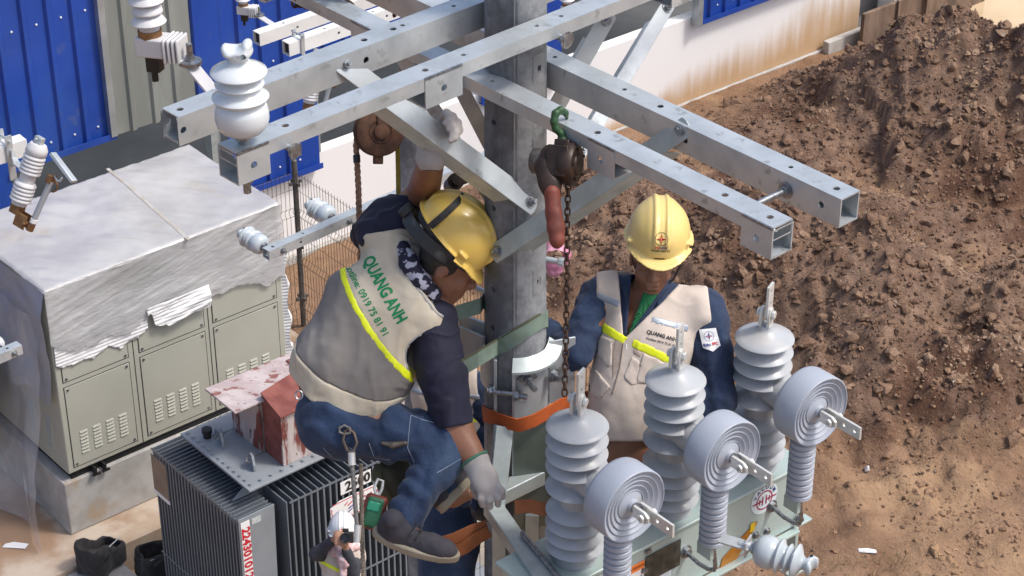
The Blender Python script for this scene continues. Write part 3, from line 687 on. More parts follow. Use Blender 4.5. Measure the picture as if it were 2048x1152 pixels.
# film clinging to the left side and hanging loose to the ground
M_loose = mat('loose_film', (.62, .62, .63), .18, 0, (.74, .74, .75), 5, 5, bump=.5, bscale=6, bdist=.02, spec=.6, alpha=.30)
M_side = mat('side_film', (.36, .365, .38), .3, 0, (.45, .455, .465), 3, 6, bump=.5, bscale=8, bdist=.02, spec=.6, alpha=.9, stretch=(1, 1, .5))
def side_sheet(name, m, fs, zr, yr, seed, thick=.002):
    n1, n2 = 70, 60; U, W = np.meshgrid(np.linspace(0, 1, n1), np.linspace(0, 1, n2)); y, z, s_ = fs(U, W)
    V_ = np.stack([s_, y, z], -1).reshape(-1, 3); I = np.arange(n1*n2).reshape(n2, n1); F_ = np.stack([I[:-1, :-1], I[:-1, 1:], I[1:, 1:], I[1:, :-1]], -1).reshape(-1, 4)
    q = MB(STF); q.add(V_, F_.tolist()); return q.build(name, m, cab, smooth=80)
side_sheet('side_film', M_side, lambda U, W: (CF-.02+U*1.57, 2.66-W*(1.15+.25*U+.05*np.sin(U*17)), 2.80-.02-.02*fbm(U*3, W*4, 0, 3, 1)-W*.03), 0, 0, 1)
side_sheet('loose_film', M_loose, lambda U, W: (CF+.15+U*1.6-.25*W*(1-U), 2.3-W*2.28, 2.74-.30*W**1.5-.10*W*np.sin(U*9+W*2)-.05*fbm(U*4, W*3, 0, 3, 4)), 0, 0, 2)
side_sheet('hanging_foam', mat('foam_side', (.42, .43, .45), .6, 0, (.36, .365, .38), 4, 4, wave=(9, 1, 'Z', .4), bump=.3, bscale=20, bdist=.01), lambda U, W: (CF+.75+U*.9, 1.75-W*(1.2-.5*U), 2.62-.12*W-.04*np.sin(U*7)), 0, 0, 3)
# foam edge poking out at the right corner
q = MB(STF); Uz = np.linspace(2.2, .68, 30); V_ = []; F_ = []
for i, z in enumerate(Uz):
    w = .05+.05*math.sin(i*.45+.6)**2+.02*random.random()
    V_ += [(5.262, CF+.01, z), (5.262+w*.6, CF-.02, z), (5.262+w, CF+.03, z)]
for i in range(29):
    for k in range(2): F_.append((i*3+k, i*3+k+1, i*3+k+4, i*3+k+3))
q.add(V_, F_); q.build('foam_edge', M_foam, cab, smooth=60)

# ================================================================== transformer
M_tr = mat('transformer_paint', (.155, .175, .20), .42, .1, (.135, .153, .175), 3, 4, spec=.5, bump=.03, bscale=90)
M_trl = mat('transformer_lid', (.27, .295, .32), .5, .1, (.235, .26, .28), 4, 5, bump=.05, bscale=60, c3=(.28, .27, .26), scale3=2, lo3=.55, hi3=.75)
tr = thing('power_transformer', 'dark grey power transformer with ribbed cooling fins on the concrete floor', 'transformer', ST(4.2, -7.6, -.33))
ZR = 1.70
b = MB(STF); b.box(3.29, 5.35, 7.33, 8.12, -.2, 1.86); b.build('tank', M_tr, tr, bevel=.012)
b = MB(STF); b.box(3.115, 5.45, 7.105, 8.155, 1.862, 1.885); lid = b.build('lid', M_trl, tr, bevel=.004)
b = MB(STF); b.box(2.75, 5.6, 6.85, 9.1, -.328, -.2); b.build('skid', M_trl, tr, bevel=.01)
q = MB(STF)
for k in range(13): u = k/12; q.bolt((3.165, 7.16+u*.95, 1.886), (0, 0, 1), .014, .016)
for k in range(22): q.bolt((3.165+k*.105+.1, 7.16, 1.886), (0, 0, 1), .014, .016)
q.build('lid_bolts', M_trl, lid, kind='stuff')
fin_v = None
def fin(s0, s1, y0, y1, z0, z1, axis):
    b = MB(STF)
    if axis == 's': b.box(s0, s1, y0-.005, y0+.005, z0, z1); b.box(s0-.006, s0+.004, y0-.009, y0+.009, z0, z1+.0)
    else: b.box(s0-.005, s0+.005, y0, y1, z0, z1); b.box(s0-.009, s0+.009, y0-.006, y0+.004, z0, z1)
    return b.build('fin', M_tr, tr, smooth=None)
for k in range(27): fin(2.955, 3.29, 7.07+k*.0495, 0, -.1, ZR, 's')          # left bank
for k in range(26): fin(3.45+k*.0635, 0, 7.0, 7.33, -.1, ZR, 't')             # front bank
for k in range(14): fin(3.42+k*.06, 0, 8.12, 8.40, .2, ZR, 't')               # back bank
b = MB(STF)
b.box(2.95, 2.958, 7.04, 8.40, ZR-.035, ZR-.02); b.box(2.95, 2.958, 7.04, 8.40, .55, .565); b.box(3.42, 5.1, 6.99, 6.998, ZR-.03, ZR-.015); b.box(3.42, 5.1, 6.99, 6.998, .6, .615)
b.box(3.4, 4.3, 8.402, 8.41, ZR-.03, ZR-.015); b.build('fin_tie', M_tr, tr, kind='stuff')
# folded end plates of the banks
b = MB(STF); b.poly([(2.95, -.12), (2.95, ZR), (3.19, ZR), (3.30, ZR+.0), (3.26, -.12)], .012, np.array([[1, 0, 0, 0], [0, 0, -1, 7.05], [0, 1, 0, 0], [0, 0, 0, 1.]]))
b.poly([(3.06, ZR), (3.19, ZR), (3.30, ZR), (3.33, 1.86), (3.28, 1.86)], .012, np.array([[1, 0, 0, 0], [0, 0, -1, 7.30], [0, 1, 0, 0], [0, 0, 0, 1.]]))
b.build('end_plate', M_trl, tr, smooth=None)
b = MB(STF); b.box(3.385, 3.397, 6.99, 7.36, -.12, ZR); b.build('end_plate', M_tr, tr, smooth=None)
for (x, y) in ((503, 935), (440, 888)):                                        # lifting lugs
    g = st(G(x, y, 1.886)); b = MB(STF); b.poly([(-.07, 0), (.07, 0), (.07, .06), (.03, .13), (-.03, .13), (-.07, .06)], .02, np.array([[.3, 0, .95, g[0]], [.95, 0, -.3, g[1]], [0, 1, 0, 1.886], [0, 0, 0, 1.]])); b.build('lifting_lug', M_trl, lid, smooth=None)
    b = MB(STF); b.tube([(g[0]+.03*math.cos(a)-.01, g[1]+.03*math.sin(a), 1.98+.03*math.cos(a)) for a in np.linspace(0, 6.28, 14)][:-1], .006, 6, closed=True); b.tube([(g[0], g[1], 2.0), (g[0]+.08, g[1]+.05, 1.94), (g[0]+.2, g[1]+.1, 1.90), (g[0]+.3, g[1]+.05, 1.893)], .004, 5); b.build('wire_tie', M_cable, lid)
g = st(G(415, 874, 1.886)); b = MB(STF @ zframe((g[0], g[1], 1.886), (0, 0, 1))); b.lathe([(.035, 0), (.035, .05), (.045, .05), (.045, .085), (0, .09)], 16); b.build('pressure_valve', M_black, lid)
g = st(G(437, 868, 1.886)); b = MB(STF @ zframe((g[0], g[1], 1.886), (0, 0, 1))); b.lathe([(.05, 0), (.05, .012), (.03, .012), (.03, .05), (.022, .06), (0, .06)], 12); b.build('filler_cap', M_trl, lid)
# plates and lettering
M_wl = mat('white_label', (.80, .80, .79), .4); M_rl = mat('red_ink', (.55, .015, .03), .5); M_bl = mat('black_ink', (.012, .012, .014), .5); M_nvl = mat('navy_ink', (.02, .03, .22), .5)
M_or = mat('orange_ink', (.85, .22, .04), .5); M_gr = mat('green_ink', (.0, .23, .075), .7)
# serial number strip on the left bank's end plate, reading downwards
FY = 7.038-.003
fs = np.eye(4); fs[:3, 0] = (0, 0, -1); fs[:3, 1] = (1, 0, 0); fs[:3, 2] = (0, -1, 0); fs[:3, 3] = (3.005, FY-.004, 1.31)
b = MB(STF); b.box(2.965, 3.05, FY-.002, FY, .93, 1.70-.035); b.build('serial_strip', M_wl, tr)
lettering('serial_number', '2243010123', STF @ fs, .105, M_rl, tr, bold=.004, xs=1.12)
b = MB(STF); b.box(3.07, 3.16, FY-.002, FY, 1.60, 1.66); b.build('small_label', mat('grey_label', (.55, .6, .58), .4, 0, (.4, .42, .42), 60), tr)
b = MB(STF); b.box(2.944, 2.95, 8.16, 8.40, 1.25, 1.62); b.build('nameplate', mat('brown_card', (.30, .22, .15), .7, 0, (.25, .18, .12), 6), tr); b = MB(STF); b.box(2.942, 2.949, 8.15, 8.40, 1.21, 1.248); b.build('nameplate_edge', M_wl, tr)
FF = 6.985
def sxz(x, y): g = V(x, y, ST(0, -FF, 0), TD); return float(g @ SD), float(g[2])
c = sxz(703, 968); b = MB(STF); b.box(c[0]-.115, c[0]+.20, FF-.004, FF, c[1]-.065, c[1]+.065); b.build('rating_sign', M_wl, tr)
fz = lambda s0, z0, tilt=0: STF @ np.array([[math.cos(tilt), -math.sin(tilt), 0, s0], [0, 0, -1, FF-.008], [math.sin(tilt), math.cos(tilt), 0, z0], [0, 0, 0, 1.]])
lettering('rating', '2500', fz(c[0]+.06, c[1]), .13, M_bl, tr, bold=.004)
c = sxz(722, 1002); b = MB(STF); b.poly([(-.40, -.10), (.52, -.10), (.52, .07), (.42, .11), (-.30, .11), (-.40, .07)], .006, np.array([[1, 0, 0, c[0]+.08], [0, 0, -1, FF-.002], [0, 1, 0, c[1]], [0, 0, 0, 1.]])); b.build('maker_sign', M_wl, tr)
b = MB(STF)
for z0, z1 in ((-.092, -.085), (.094, .101)): b.box(c[0]-.30, c[0]+.58, FF-.0095, FF-.0088, c[1]+z0, c[1]+z1)
b.box(c[0]-.312, c[0]-.304, FF-.0095, FF-.0088, c[1]-.09, c[1]+.06); b.build('sign_border', M_rl, tr, kind='stuff')
lettering('maker_name', 'SANA', fz(c[0]+.16, c[1]), .13, M_rl, tr, bold=.004, shear=.2, xs=1.1)
for k, (m_, dx, dz, sx) in enumerate(((M_rl, -.12, .035, .7), (M_nvl, -.105, .0, 1), (M_nvl, -.12, -.035, .7), (M_rl, -.16, .05, .5))):
    b = MB(STF); b.poly([(-.035*sx, -.016), (.03*sx, .008), (.04*sx, .022), (-.03*sx, .0)], .001, np.array([[1, 0, 0, c[0]+dx], [0, 0, -1, FF-.009], [0, 1, 0, c[1]+dz], [0, 0, 0, 1.]])); b.build('emblem', m_, tr)
b = MB(STF); b.tube([(c[0]-.235+.022*math.cos(a), FF-.0095, c[1]-.01+.016*math.sin(a)) for a in np.linspace(0, 6.28, 13)[:-1]], .003, 4, closed=True); b.build('emblem', M_rl, tr)

# plywood cover on the lid
M_ply = mat('peeling_white_ply', (.40, .33, .31), .8, 0, (.50, .44, .42), 5, 8, .38, .6, bump=.5, bscale=30, bdist=.012, c3=(.17, .045, .034), scale3=5.5, lo3=.52, hi3=.60, stretch=(1.3, 1.3, .35), c4=(.10, .055, .045), scale4=16, lo4=.64, hi4=.7)
M_plytop = mat('white_washed_ply', (.42, .34, .33), .8, 0, (.52, .45, .44), 5, 8, .38, .6, bump=.5, bscale=30, bdist=.012, c3=(.24, .10, .085), scale3=7, lo3=.56, hi3=.64, c4=(.16, .12, .10), scale4=20, lo4=.64, hi4=.7, stretch=(1, 1.8, 1))
M_red = mat('red_oxide_ply', (.165, .042, .034), .75, 0, (.26, .085, .065), 6, 6, bump=.25, bscale=30, c3=(.42, .30, .28), scale3=5, lo3=.64, hi3=.7)
crate = thing('plywood_cover', 'red and white peeling plywood box covering the transformer bushings', 'crate', ST(4.0, -7.6, 1.886))
c0 = st(G(568, 933, 1.886)); c1 = st(G(530, 904, 1.886)); c2 = st(G(453, 865, 1.886))
h2 = .50; th = .018
y0, y1, y2 = c0[1], c1[1], c2[1]; s0 = c0[0]
b = MB(STF); b.add([(x, y, z) for x in (s0, s0+th) for y, z in ((y0+th, 1.888), (y1, 1.888), (y1, 1.888+h2+.095), (y0+th, 1.888+h2))], [(3, 2, 1, 0), (4, 5, 6, 7), (0, 1, 5, 4), (1, 2, 6, 5), (2, 3, 7, 6), (3, 0, 4, 7)]); b.build('side_board', M_red, crate, smooth=None)
b = MB(STF); b.box(s0, s0+1.3, y0, y0+th-.001, 1.888, 1.888+h2); b.build('front_board', M_ply, crate)
b = MB(STF); b.box(s0-.03, s0-.03+th, y1+.003, y2, 1.888, 1.888+h2*.93); b.build('side_board', M_ply, crate)
b = MB(STF); b.box(s0+th, s0+1.3, y2-th, y2, 1.888, 1.888+h2*.9); b.build('back_board', M_ply, crate)
q = [(s0-.02, y0-.03, 1.888+h2+.003), (s0+.5, y0-.03, 1.888+h2+.003), (s0+.5, y1+.08, 1.888+h2+.11), (s0-.02, y1-.02, 1.888+h2+.10)]
b = MB(STF); b.add(q+[(x, y, z+.014) for x, y, z in q], [(3, 2, 1, 0), (4, 5, 6, 7), (0, 1, 5, 4), (1, 2, 6, 5), (2, 3, 7, 6), (3, 0, 4, 7)]); b.build('red_lid', M_red, crate)
l0 = st(G(470, 827, 2.42)); l1 = st(G(405, 781, 2.42))
b = MB(STF); b.box(l0[0], l0[0]+1.4, l0[1], l1[1], 2.412, 2.43); b.build('white_lid', M_plytop, crate, bevel=.003)
b = MB(STF); b.box(l0[0]+.75, l0[0]+1.5, l0[1]+.06, l0[1]+.36, 2.432, 2.446); b.build('loose_board', M_red, crate, bevel=.003)

# ================================================================== tool bags
M_bag = mat('black_canvas', (.018, .017, .018), .85, 0, (.03, .028, .028), 12, 4, bump=.4, bscale=50, sheen=.1)
M_bagin = mat('bag_lining', (.045, .038, .036), .8, 0, (.03, .026, .025), 8, 4)
def bag(name, label, loc, rz, L, W, H, seed, flop):
    t = thing(name, label, 'bag', loc, 'tool bags by the transformer'); c, s_ = math.cos(rz), math.sin(rz); A = np.array([[c, -s_, 0], [s_, c, 0], [0, 0, 1]])
    so = Soft((-L, -W, -.03), (L, W, H*1.5), .009, loc, A); p = so.p
    n = .018*fbm(p[:, 0]*7, p[:, 1]*7, p[:, 2]*7, 3, seed)
    hh = H*(1+flop*np.sin(p[:, 0]/L*3+seed)*.35)
    q = p.copy(); q[:, 2] = (p[:, 2]-.0)*(H/hh)
    out = rbox(q, (0, 0, H/2), (L*.8, W*.72, H/2), .05)+n
    inn = rbox(q, (0, 0, H*.75), (L*.72, W*.55, H*.6), .05)+n
    so.mesh(smax(out, -inn, .01), 'bag_body', M_bag, t, 1)
    zf = (q[:, 2]-H*.35); so.mesh(np.maximum(smax(rbox(q, (0, 0, H*.35), (L*.74, W*.58, H*.15), .03)+n, -(inn+.0), .01), 0) if False else rbox(q, (0, 0, H*.42), (L*.735, W*.56, .02), .015)+n*1.6, 'bag_contents', M_bagin, t)
    b = MB(); pt = []
    for k in range(15):
        u = k/14; a = math.pi*u; pt.append(A @ np.array([L*.55*math.cos(a), -W*.72-.01-.04*math.sin(a), H*.8+H*.25*math.sin(a)*(1 if flop > 0 else -2.2)])+np.array(loc))
    b.ribbon(pt, .028, .006, [ZD*.5+np.array([.3, .2, 0])]*15); b.build('handle', M_bag, t)
    b = MB(); pt = [A @ np.array([x, -W*.63, H*(.97+flop*.1)])+np.array(loc) for x in np.linspace(-L*.6, L*.6, 9)]; b.tube(pt, .006, 5); b.build('zip', M_bolt, t)
    return t
g = ST(2.70, -9.28, 0)
b = MB(STF); b.box(2.45, 2.95, 8.9, 9.34, -.33, -.04); tag(b.build('concrete_kerb', M_conc_pl, bevel=.015), 'small pale concrete block under the open black bag', 'block')
bag('tool_bag', 'slumped black canvas bag lying open on the muddy concrete edge', ST(2.76, -9.22, -.02), 1.1, .25, .21, .27, 3, .9)
bag('tool_bag', 'upright black holdall with open top leaning on the transformer', G(330, 1135, -.10)*[1, 1, 0]-ZD*.198, .55, .30, .20, .34, 9, .25)
b = MB(); g = G(30, 1095, .002); b.add([g+np.array(v) for v in ((-.12, .0, .004), (.1, -.03, .01), (.12, .05, .004), (-.02, .06, .02), (-.1, .05, .006))], [(0, 1, 2, 3, 4)])
tag(b.build('paper_scrap', M_wl), 'white scrap of paper on the muddy concrete', 'paper')
# ================================================================== main pole and crossarms
AX, BX = azd(46.5), azd(136.5)                   # upper arms run along AX; BX points towards the camera's right
CX, EX = azd(138.1), azd(48.1)                   # lower arms run along CX
PO = np.array([.012, 0, 0])
def pr(z): return .104+(9.4-z)*.0067
def pole_mat(name, left, right):
    m = bpy.data.materials.new(name); m.use_nodes = True; nt = m.node_tree; N = nt.nodes; L = nt.links; b = N['Principled BSDF']
    tc = N.new('ShaderNodeTexCoord'); sep = N.new('ShaderNodeSeparateXYZ'); L.new(tc.outputs['Object'], sep.inputs[0])
    def noise(sc, st=(1, 1, 1), de=6):
        mp = N.new('ShaderNodeMapping'); mp.inputs['Scale'].default_value = st; L.new(tc.outputs['Object'], mp.inputs[0])
        n = N.new('ShaderNodeTexNoise'); n.inputs['Scale'].default_value = sc; n.inputs['Detail'].default_value = de; n.inputs['Roughness'].default_value = .65; L.new(mp.outputs[0], n.inputs[0]); return n.outputs['Fac']
    def mr(src, a, c, lo=0.0, hi=1.0):
        r = N.new('ShaderNodeMapRange'); r.inputs[1].default_value = a; r.inputs[2].default_value = c; r.inputs[3].default_value = lo; r.inputs[4].default_value = hi; L.new(src, r.inputs[0]); return r.outputs[0]
    def mix(f, A, B):
        x = N.new('ShaderNodeMix'); x.data_type = 'RGBA'; L.new(f, x.inputs[0])
        for s_, v in ((x.inputs[6], A), (x.inputs[7], B)):
            if isinstance(v, tuple): s_.default_value = (*v, 1)
            else: L.new(v, s_)
        return x.outputs[2]
    half = mix(mr(sep.outputs[0], .004, .009), left, right)                     # darker left tone, lighter right tone, split near the seam
    n1 = noise(5, (1, 1, .6)); n2 = noise(26); n3 = noise(14, (6, 6, .25))
    c = mix(mr(n1, .45, .75), half, tuple(v*1.5 for v in right)); c = mix(mr(n2, .3, .62, .55, 0), c, tuple(v*.5 for v in left)); c = mix(mr(n3, .52, .8, 0, .22), c, (.42, .42, .41))
    L.new(c, b.inputs['Base Color']); b.inputs['Roughness'].default_value = .62; b.inputs['Specular IOR Level'].default_value = .4
    bp = N.new('ShaderNodeBump'); bp.inputs['Strength'].default_value = .25; bp.inputs['Distance'].default_value = .004; L.new(n2, bp.inputs['Height']); L.new(bp.outputs[0], b.inputs['Normal'])
    return m
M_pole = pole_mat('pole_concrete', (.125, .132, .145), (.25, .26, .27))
M_pad = mat('pole_pad', (.20, .205, .21), .65, 0, (.26, .265, .27), 20, 5, bump=.2, bscale=50)
def concrete_pole(name, label, base, ztop, r0, r1, holes, pads=()):
    base = np.array(base, float); t = thing(name, label, 'pole', base)
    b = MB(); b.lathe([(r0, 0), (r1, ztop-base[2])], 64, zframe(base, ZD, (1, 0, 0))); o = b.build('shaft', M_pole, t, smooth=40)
    if holes:
        c = MB()
        for ang, z, rr in holes:
            d = np.array([math.cos(rad(ang)), math.sin(rad(ang)), 0]); r = r0+(r1-r0)*(z-base[2])/(ztop-base[2]); c.cyl(base*[1, 1, 0]+ZD*z+d*(r-.05), base*[1, 1, 0]+ZD*z+d*(r+.03), rr, n=16)
        co = c.build('cutter', M_pole, t, smooth=None); md = o.modifiers.new('h', 'BOOLEAN'); md.object = co; md.operation = 'DIFFERENCE'; md.solver = 'EXACT'
        dg = bpy.context.evaluated_depsgraph_get(); nm = bpy.data.meshes.new_from_object(o.evaluated_get(dg)); o.modifiers.clear(); o.data = nm; nm.set_sharp_from_angle(angle=rad(40)); bpy.data.objects.remove(co)
    for ang, z, wd, hh in pads:
        c = MB(); r = r0+(r1-r0)*(z-base[2])/(ztop-base[2])+.0015; V_ = []; F_ = []; hr = .0115/r
        for i in range(7):
            a = rad(ang)+(i/6-.5)*wd/r; V_ += [(base[0]+r*math.cos(a), base[1]+r*math.sin(a), z-hh/2), (base[0]+r*math.cos(a), base[1]+r*math.sin(a), z-.016), (base[0]+r*math.cos(a), base[1]+r*math.sin(a), z+.016), (base[0]+r*math.cos(a), base[1]+r*math.sin(a), z+hh/2)]
        for i in range(6):
            for k in range(3):
                if k == 1 and i in (2, 3): continue
                F_.append((i*4+k, i*4+4+k, i*4+5+k, i*4+k+1))
        c.add(V_, F_); c.build('cast_pad', M_pad, t)
    return t
def pang(x, z):                                                 # azimuth on the pole surface seen at image column x
    r = pr(z); dx = V(x, 600, (0, 0, 0), (0, 1, 0))[0]-PO[0]; return -math.degrees(math.acos(max(-1, min(1, dx/r))))
def zpy(x, y): return float(V(x, y, (0, -.09, 0), (0, 1, 0))[2])
hl = []
for x, y in ((1075, 142), (1073, 231), (1071, 487), (1072, 567), (989, 249), (988, 420), (986, 583), (985, 660), (1070, 322)):
    z = zpy(x, y); hl.append((pang(x, z), z, .011))
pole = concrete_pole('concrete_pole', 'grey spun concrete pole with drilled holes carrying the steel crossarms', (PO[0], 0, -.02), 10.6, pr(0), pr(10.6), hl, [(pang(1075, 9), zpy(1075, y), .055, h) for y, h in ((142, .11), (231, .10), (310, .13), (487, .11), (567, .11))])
b = MB(); b.bar((PO[0]-.004, -pr(7)-.0005, 7.0), (PO[0]-.004, -pr(10.6)-.0005, 10.6), .005, .003); b.build('mould_seam', M_pad, pole)

ZA, ZB = 9.44, 9.232
def al(x, y, z, d): return float((G(x, y, z)-PO) @ d)
def arm(name, label, along, perp, z, p_in, side, L0, L1, top_px, side_px, h, w, shallow=False, boxes=()):
    """one crossarm beside the pole; side=+1 towards the camera"""
    o = PO+along*L0+perp*(p_in if side > 0 else -p_in-0)+ZD*z
    # local y runs away from the camera, so start at the edge nearest to it
    near = (p_in+w) if side > 0 else -p_in
    o = PO*[1, 1, 0]+along*L0+perp*near+ZD*z
    M = np.eye(4); M[:3, 0] = along; M[:3, 1] = -perp; M[:3, 2] = ZD; M[:3, 3] = o
    if np.dot(np.cross(along, -perp), ZD) < 0: raise ValueError
    t = thing(name, label, 'crossarm', o, 'square steel crossarms on the main pole')
    L = L1-L0; top = [(al(x, y, z, along)-L0, r) for x, y, r in top_px]; sd = [(x-L0, r) for x, r in side_px]
    b = MB()
    if shallow: b.boxbeam(M, L, w, h*.47, top, (), .005, 'tfk')
    else: b.boxbeam(M, L, w, h, top, sd, .005)
    b.build('tube', M_galv, t, smooth=30)
    for a, e, hr in boxes:
        Mb = M.copy(); Mb[:3, 3] = M[:3, 3]+along*(a-L0)+perp*.003-ZD*.0085
        q = MB(); q.boxbeam(Mb, e-a, w+.006, h, (), [((e-a)/2, hr)] if hr else (), .005, 'bfk'); q.build('end_box', M_galv, t, smooth=30)
        q = MB(); q.bar(M[:3, 3]+along*(a-L0)+perp*.002-ZD*.002, M[:3, 3]+along*(e-L0)+perp*.002-ZD*.002, .006, .006); q.build('weld_bead', M_bolt, t)
    return t, M
R1, R2 = .0115, .0085
arm('crossarm', 'upper steel crossarm running behind the pole, square open end at left', AX, BX, ZA, .108, -1, -1.285, 1.30,
    [(363, 220, R1), (727, 79, R1), (761, 46, R1), (804, 50, R2), (885, 2, R2)], [(al(379, 240, ZA, AX)+.0, R1), (al(742, 98, ZA, AX), R1)], .095, .086)
arm('crossarm', 'upper steel crossarm passing in front of the pole, porcelain insulator on its left end', AX, BX, ZA, .108, 1, -1.30, 1.30,
    [(567, 249, R1), (844, 137, R1), (921, 107, R2), (1068, 49, R2), (1115, 29, R2)], [], .098, .088, True, [(-1.302, -1.185, R1), (-.575, -.42, R1), (.55, .70, R1), (1.18, 1.3, R1)])
def arm_c(name, label, side, L0, L1, top_px, side_al, shallow, boxes, h=.098, w=.086, gap=.097):
    # beam along CX; local y away from the camera = EX
    near = -(gap+w) if side > 0 else gap
    o = PO*[1, 1, 0]+CX*L0+EX*near+ZD*ZB; M = np.eye(4); M[:3, 0] = CX; M[:3, 1] = EX; M[:3, 2] = ZD; M[:3, 3] = o
    t = thing(name, label, 'crossarm', o, 'square steel crossarms on the main pole'); L = L1-L0
    top = [(al(x, y, ZB, CX)-L0, r) for x, y, r in top_px]; b = MB()
    if shallow: b.boxbeam(M, L, w, h*.47, top, (), .005, 'tfk')
    else: b.boxbeam(M, L, w, h, top, [(x-L0, r) for x, r in side_al], .005)
    b.build('tube', M_galv, t, smooth=30)
    for a, e, hr in boxes:
        Mb = M.copy(); Mb[:3, 3] = o+CX*(a-L0)-EX*.003-ZD*.0085; q = MB(); q.boxbeam(Mb, e-a, w+.006, h, (), [((e-a)/2, hr)], .005, 'bfk'); q.build('end_box', M_galv, t, smooth=30)
        q = MB(); q.bar(o+CX*(a-L0)-EX*.002-ZD*.002, o+CX*(e-L0)-EX*.002-ZD*.002, .006, .006); q.build('weld_bead', M_bolt, t)
    return t
arm_c('crossarm', 'lower steel crossarm at right, the one passing behind the pole', -1, -1.30, 1.345, [(1120, 110, R2), (1258, 175, R2), (1331, 208, R1), (1590, 330, R2), (1681, 373, R1)], [(.70, R1), (1.27, R1)], False, [])
arm_c('crossarm', 'lower steel crossarm at right, in front of the pole, with the hoist hooked on', 1, -1.30, 1.325, [(947, 137, R2), (992, 158, R2), (1204, 261, R1), (1460, 385, R1), (1550, 429, R1)], [], True, [(1.205, 1.327, R1), (.545, .665, R1), (-.66, -.54, R1), (-1.30, -1.18, R1)])
# spacer rods and through bolts
def rodthing(name, label, p0, p1, r, cat='rod', nuts=True):
    t = thing(name, label, cat, p0); b = MB(); b.cyl(p0, p1, r, n=12); b.build('shank', M_bolt, t)
    p0 = np.array(p0, float); p1 = np.array(p1, float); d = (p1-p0)/np.linalg.norm(p1-p0)
    if nuts:
        for p, s_ in ((p0, 1), (p1, -1)): q = MB(); q.bolt(p, d*s_, r*1.7, .014); q.box(-.02, .02, -.02, .02, -.002, .002, zframe(p, d)); q.build('nut', M_bolt, t, smooth=None)
    return t
f0 = lambda a, e, z: PO*[1, 1, 0]+CX*a+EX*e+ZD*z
g0 = lambda a, e, z: PO*[1, 1, 0]+AX*a+BX*e+ZD*z
rodthing('spacer_rod', 'threaded spacer rod between the two lower crossarms near their open ends', f0(1.13, .095, ZB-.055), f0(1.13, -.10, ZB-.055), .011)
rodthing('through_bolt', 'bolt through the front upper crossarm right of the pole', g0(.02, .112, ZA-.05), g0(.02, .225, ZA-.05), .012)
rodthing('through_bolt', 'bolt end under the front lower crossarm left of the pole', f0(-.10, -.10, ZB-.055), f0(-.10, -.215, ZB-.055), .012)
rodthing('through_bolt', 'bolt end beside the porcelain insulator on the left crossarm end', g0(-1.11, .112, ZA-.05), g0(-1.11, .225, ZA-.05), .010)

# angle braces
def brace(label, p0, p1, n, w=.07, w2=.055, m=None, flip=1, bolts=((0, .03), (1, .03))):
    """angle iron from p0 to p1, first leg facing n"""
    p0 = np.array(p0, float); p1 = np.array(p1, float); d = p1-p0; L = np.linalg.norm(d); d /= L; n = np.array(n, float); n = n-d*np.dot(n, d); n /= np.linalg.norm(n); u = np.cross(n, d)*flip
    t = thing('angle_brace', label, 'brace', p0, 'angle braces under the crossarms')
    M = np.eye(4); M[:3, 0] = d; M[:3, 1] = u; M[:3, 2] = n; M[:3, 3] = p0
    if flip < 0: M[:3, 1] = -M[:3, 1]; M[:3, 1] *= -1
    pts = [(-.035, w*.5), (-.028, w*.2), (-.02, 0), (L+.02, 0), (L+.03, w*.2), (L+.035, w*.5), (L+.03, w*.8), (L+.02, w), (-.02, w), (-.03, w*.8)]
    b = MB(); b.poly(pts, .006, M); b.build('face_leg', m or M_galv, t, smooth=30, bevel=.0015)
    b = MB(); b.box(.09, L-.09, -.0, .006, -w2, -.0005, M); b.build('side_leg', m or M_galv, t, smooth=None, bevel=.0015)
    for e, q in bolts:
        p = p0+d*(L*e)+u*w*.5+n*.006; c = MB(); c.bolt(p, n, .015, .014, .012, .008); c.build('bolt', M_bolt, t, smooth=None)
    return t
view = lambda p: (CAM-np.array(p))/np.linalg.norm(CAM-np.array(p))
pA = V(680, 150, g0(-.7, -.105, 9.4), BX); pE = V(1052, 425, (0, -.135, 0), (0, 1, 0))
brace('steel angle brace gripped by the gloved hand, running from upper left crossarm to the pole', pA, pE, BX*.5+ZD*.62+AX*-.2, .078, .07, M_galv, 1)
pB = V(1371, 280, f0(.7, .095, 9.2), -EX); pF = V(1003, 522, (0, -.15, 0), (0, 1, 0))
brace('steel angle brace from the right crossarms down across the pole front', pF, pB, -EX*.75+ZD*.35, .072, .075, M_galv_old, 1)
def flat(label, p0, p1, n, w=.06):
    t = brace(label, p0, p1, n, w, .03, M_galv); return t
flat('steel brace right of the pole dropping from the upper crossarm, against the white wall', V(1322, 5, g0(.98, -.10, 9.3), BX), V(1150, 290, (0, .10, 0), (0, 1, 0)), (.3, -1, .35), .055)
flat('short steel brace just right of the pole in front of the dark opening', V(1196, 32, g0(.5, .1, 9.3), BX), V(1092, 215, (0, .05, 0), (0, 1, 0)), (.3, -1, .35), .06)
flat('steel brace left of the pole seen between the arms against the white wall', V(892, 150, (0, .05, 0), (0, 1, 0)), V(985, 330, (0, .10, 0), (0, 1, 0)), (-.3, -1, .35), .055)
flat('steel brace behind the pulley dropping from the rear crossarm', V(785, 110, (0, .2, 0), (0, 1, 0)), V(975, 410, (0, .14, 0), (0, 1, 0)), (-.3, -1, .3), .05)

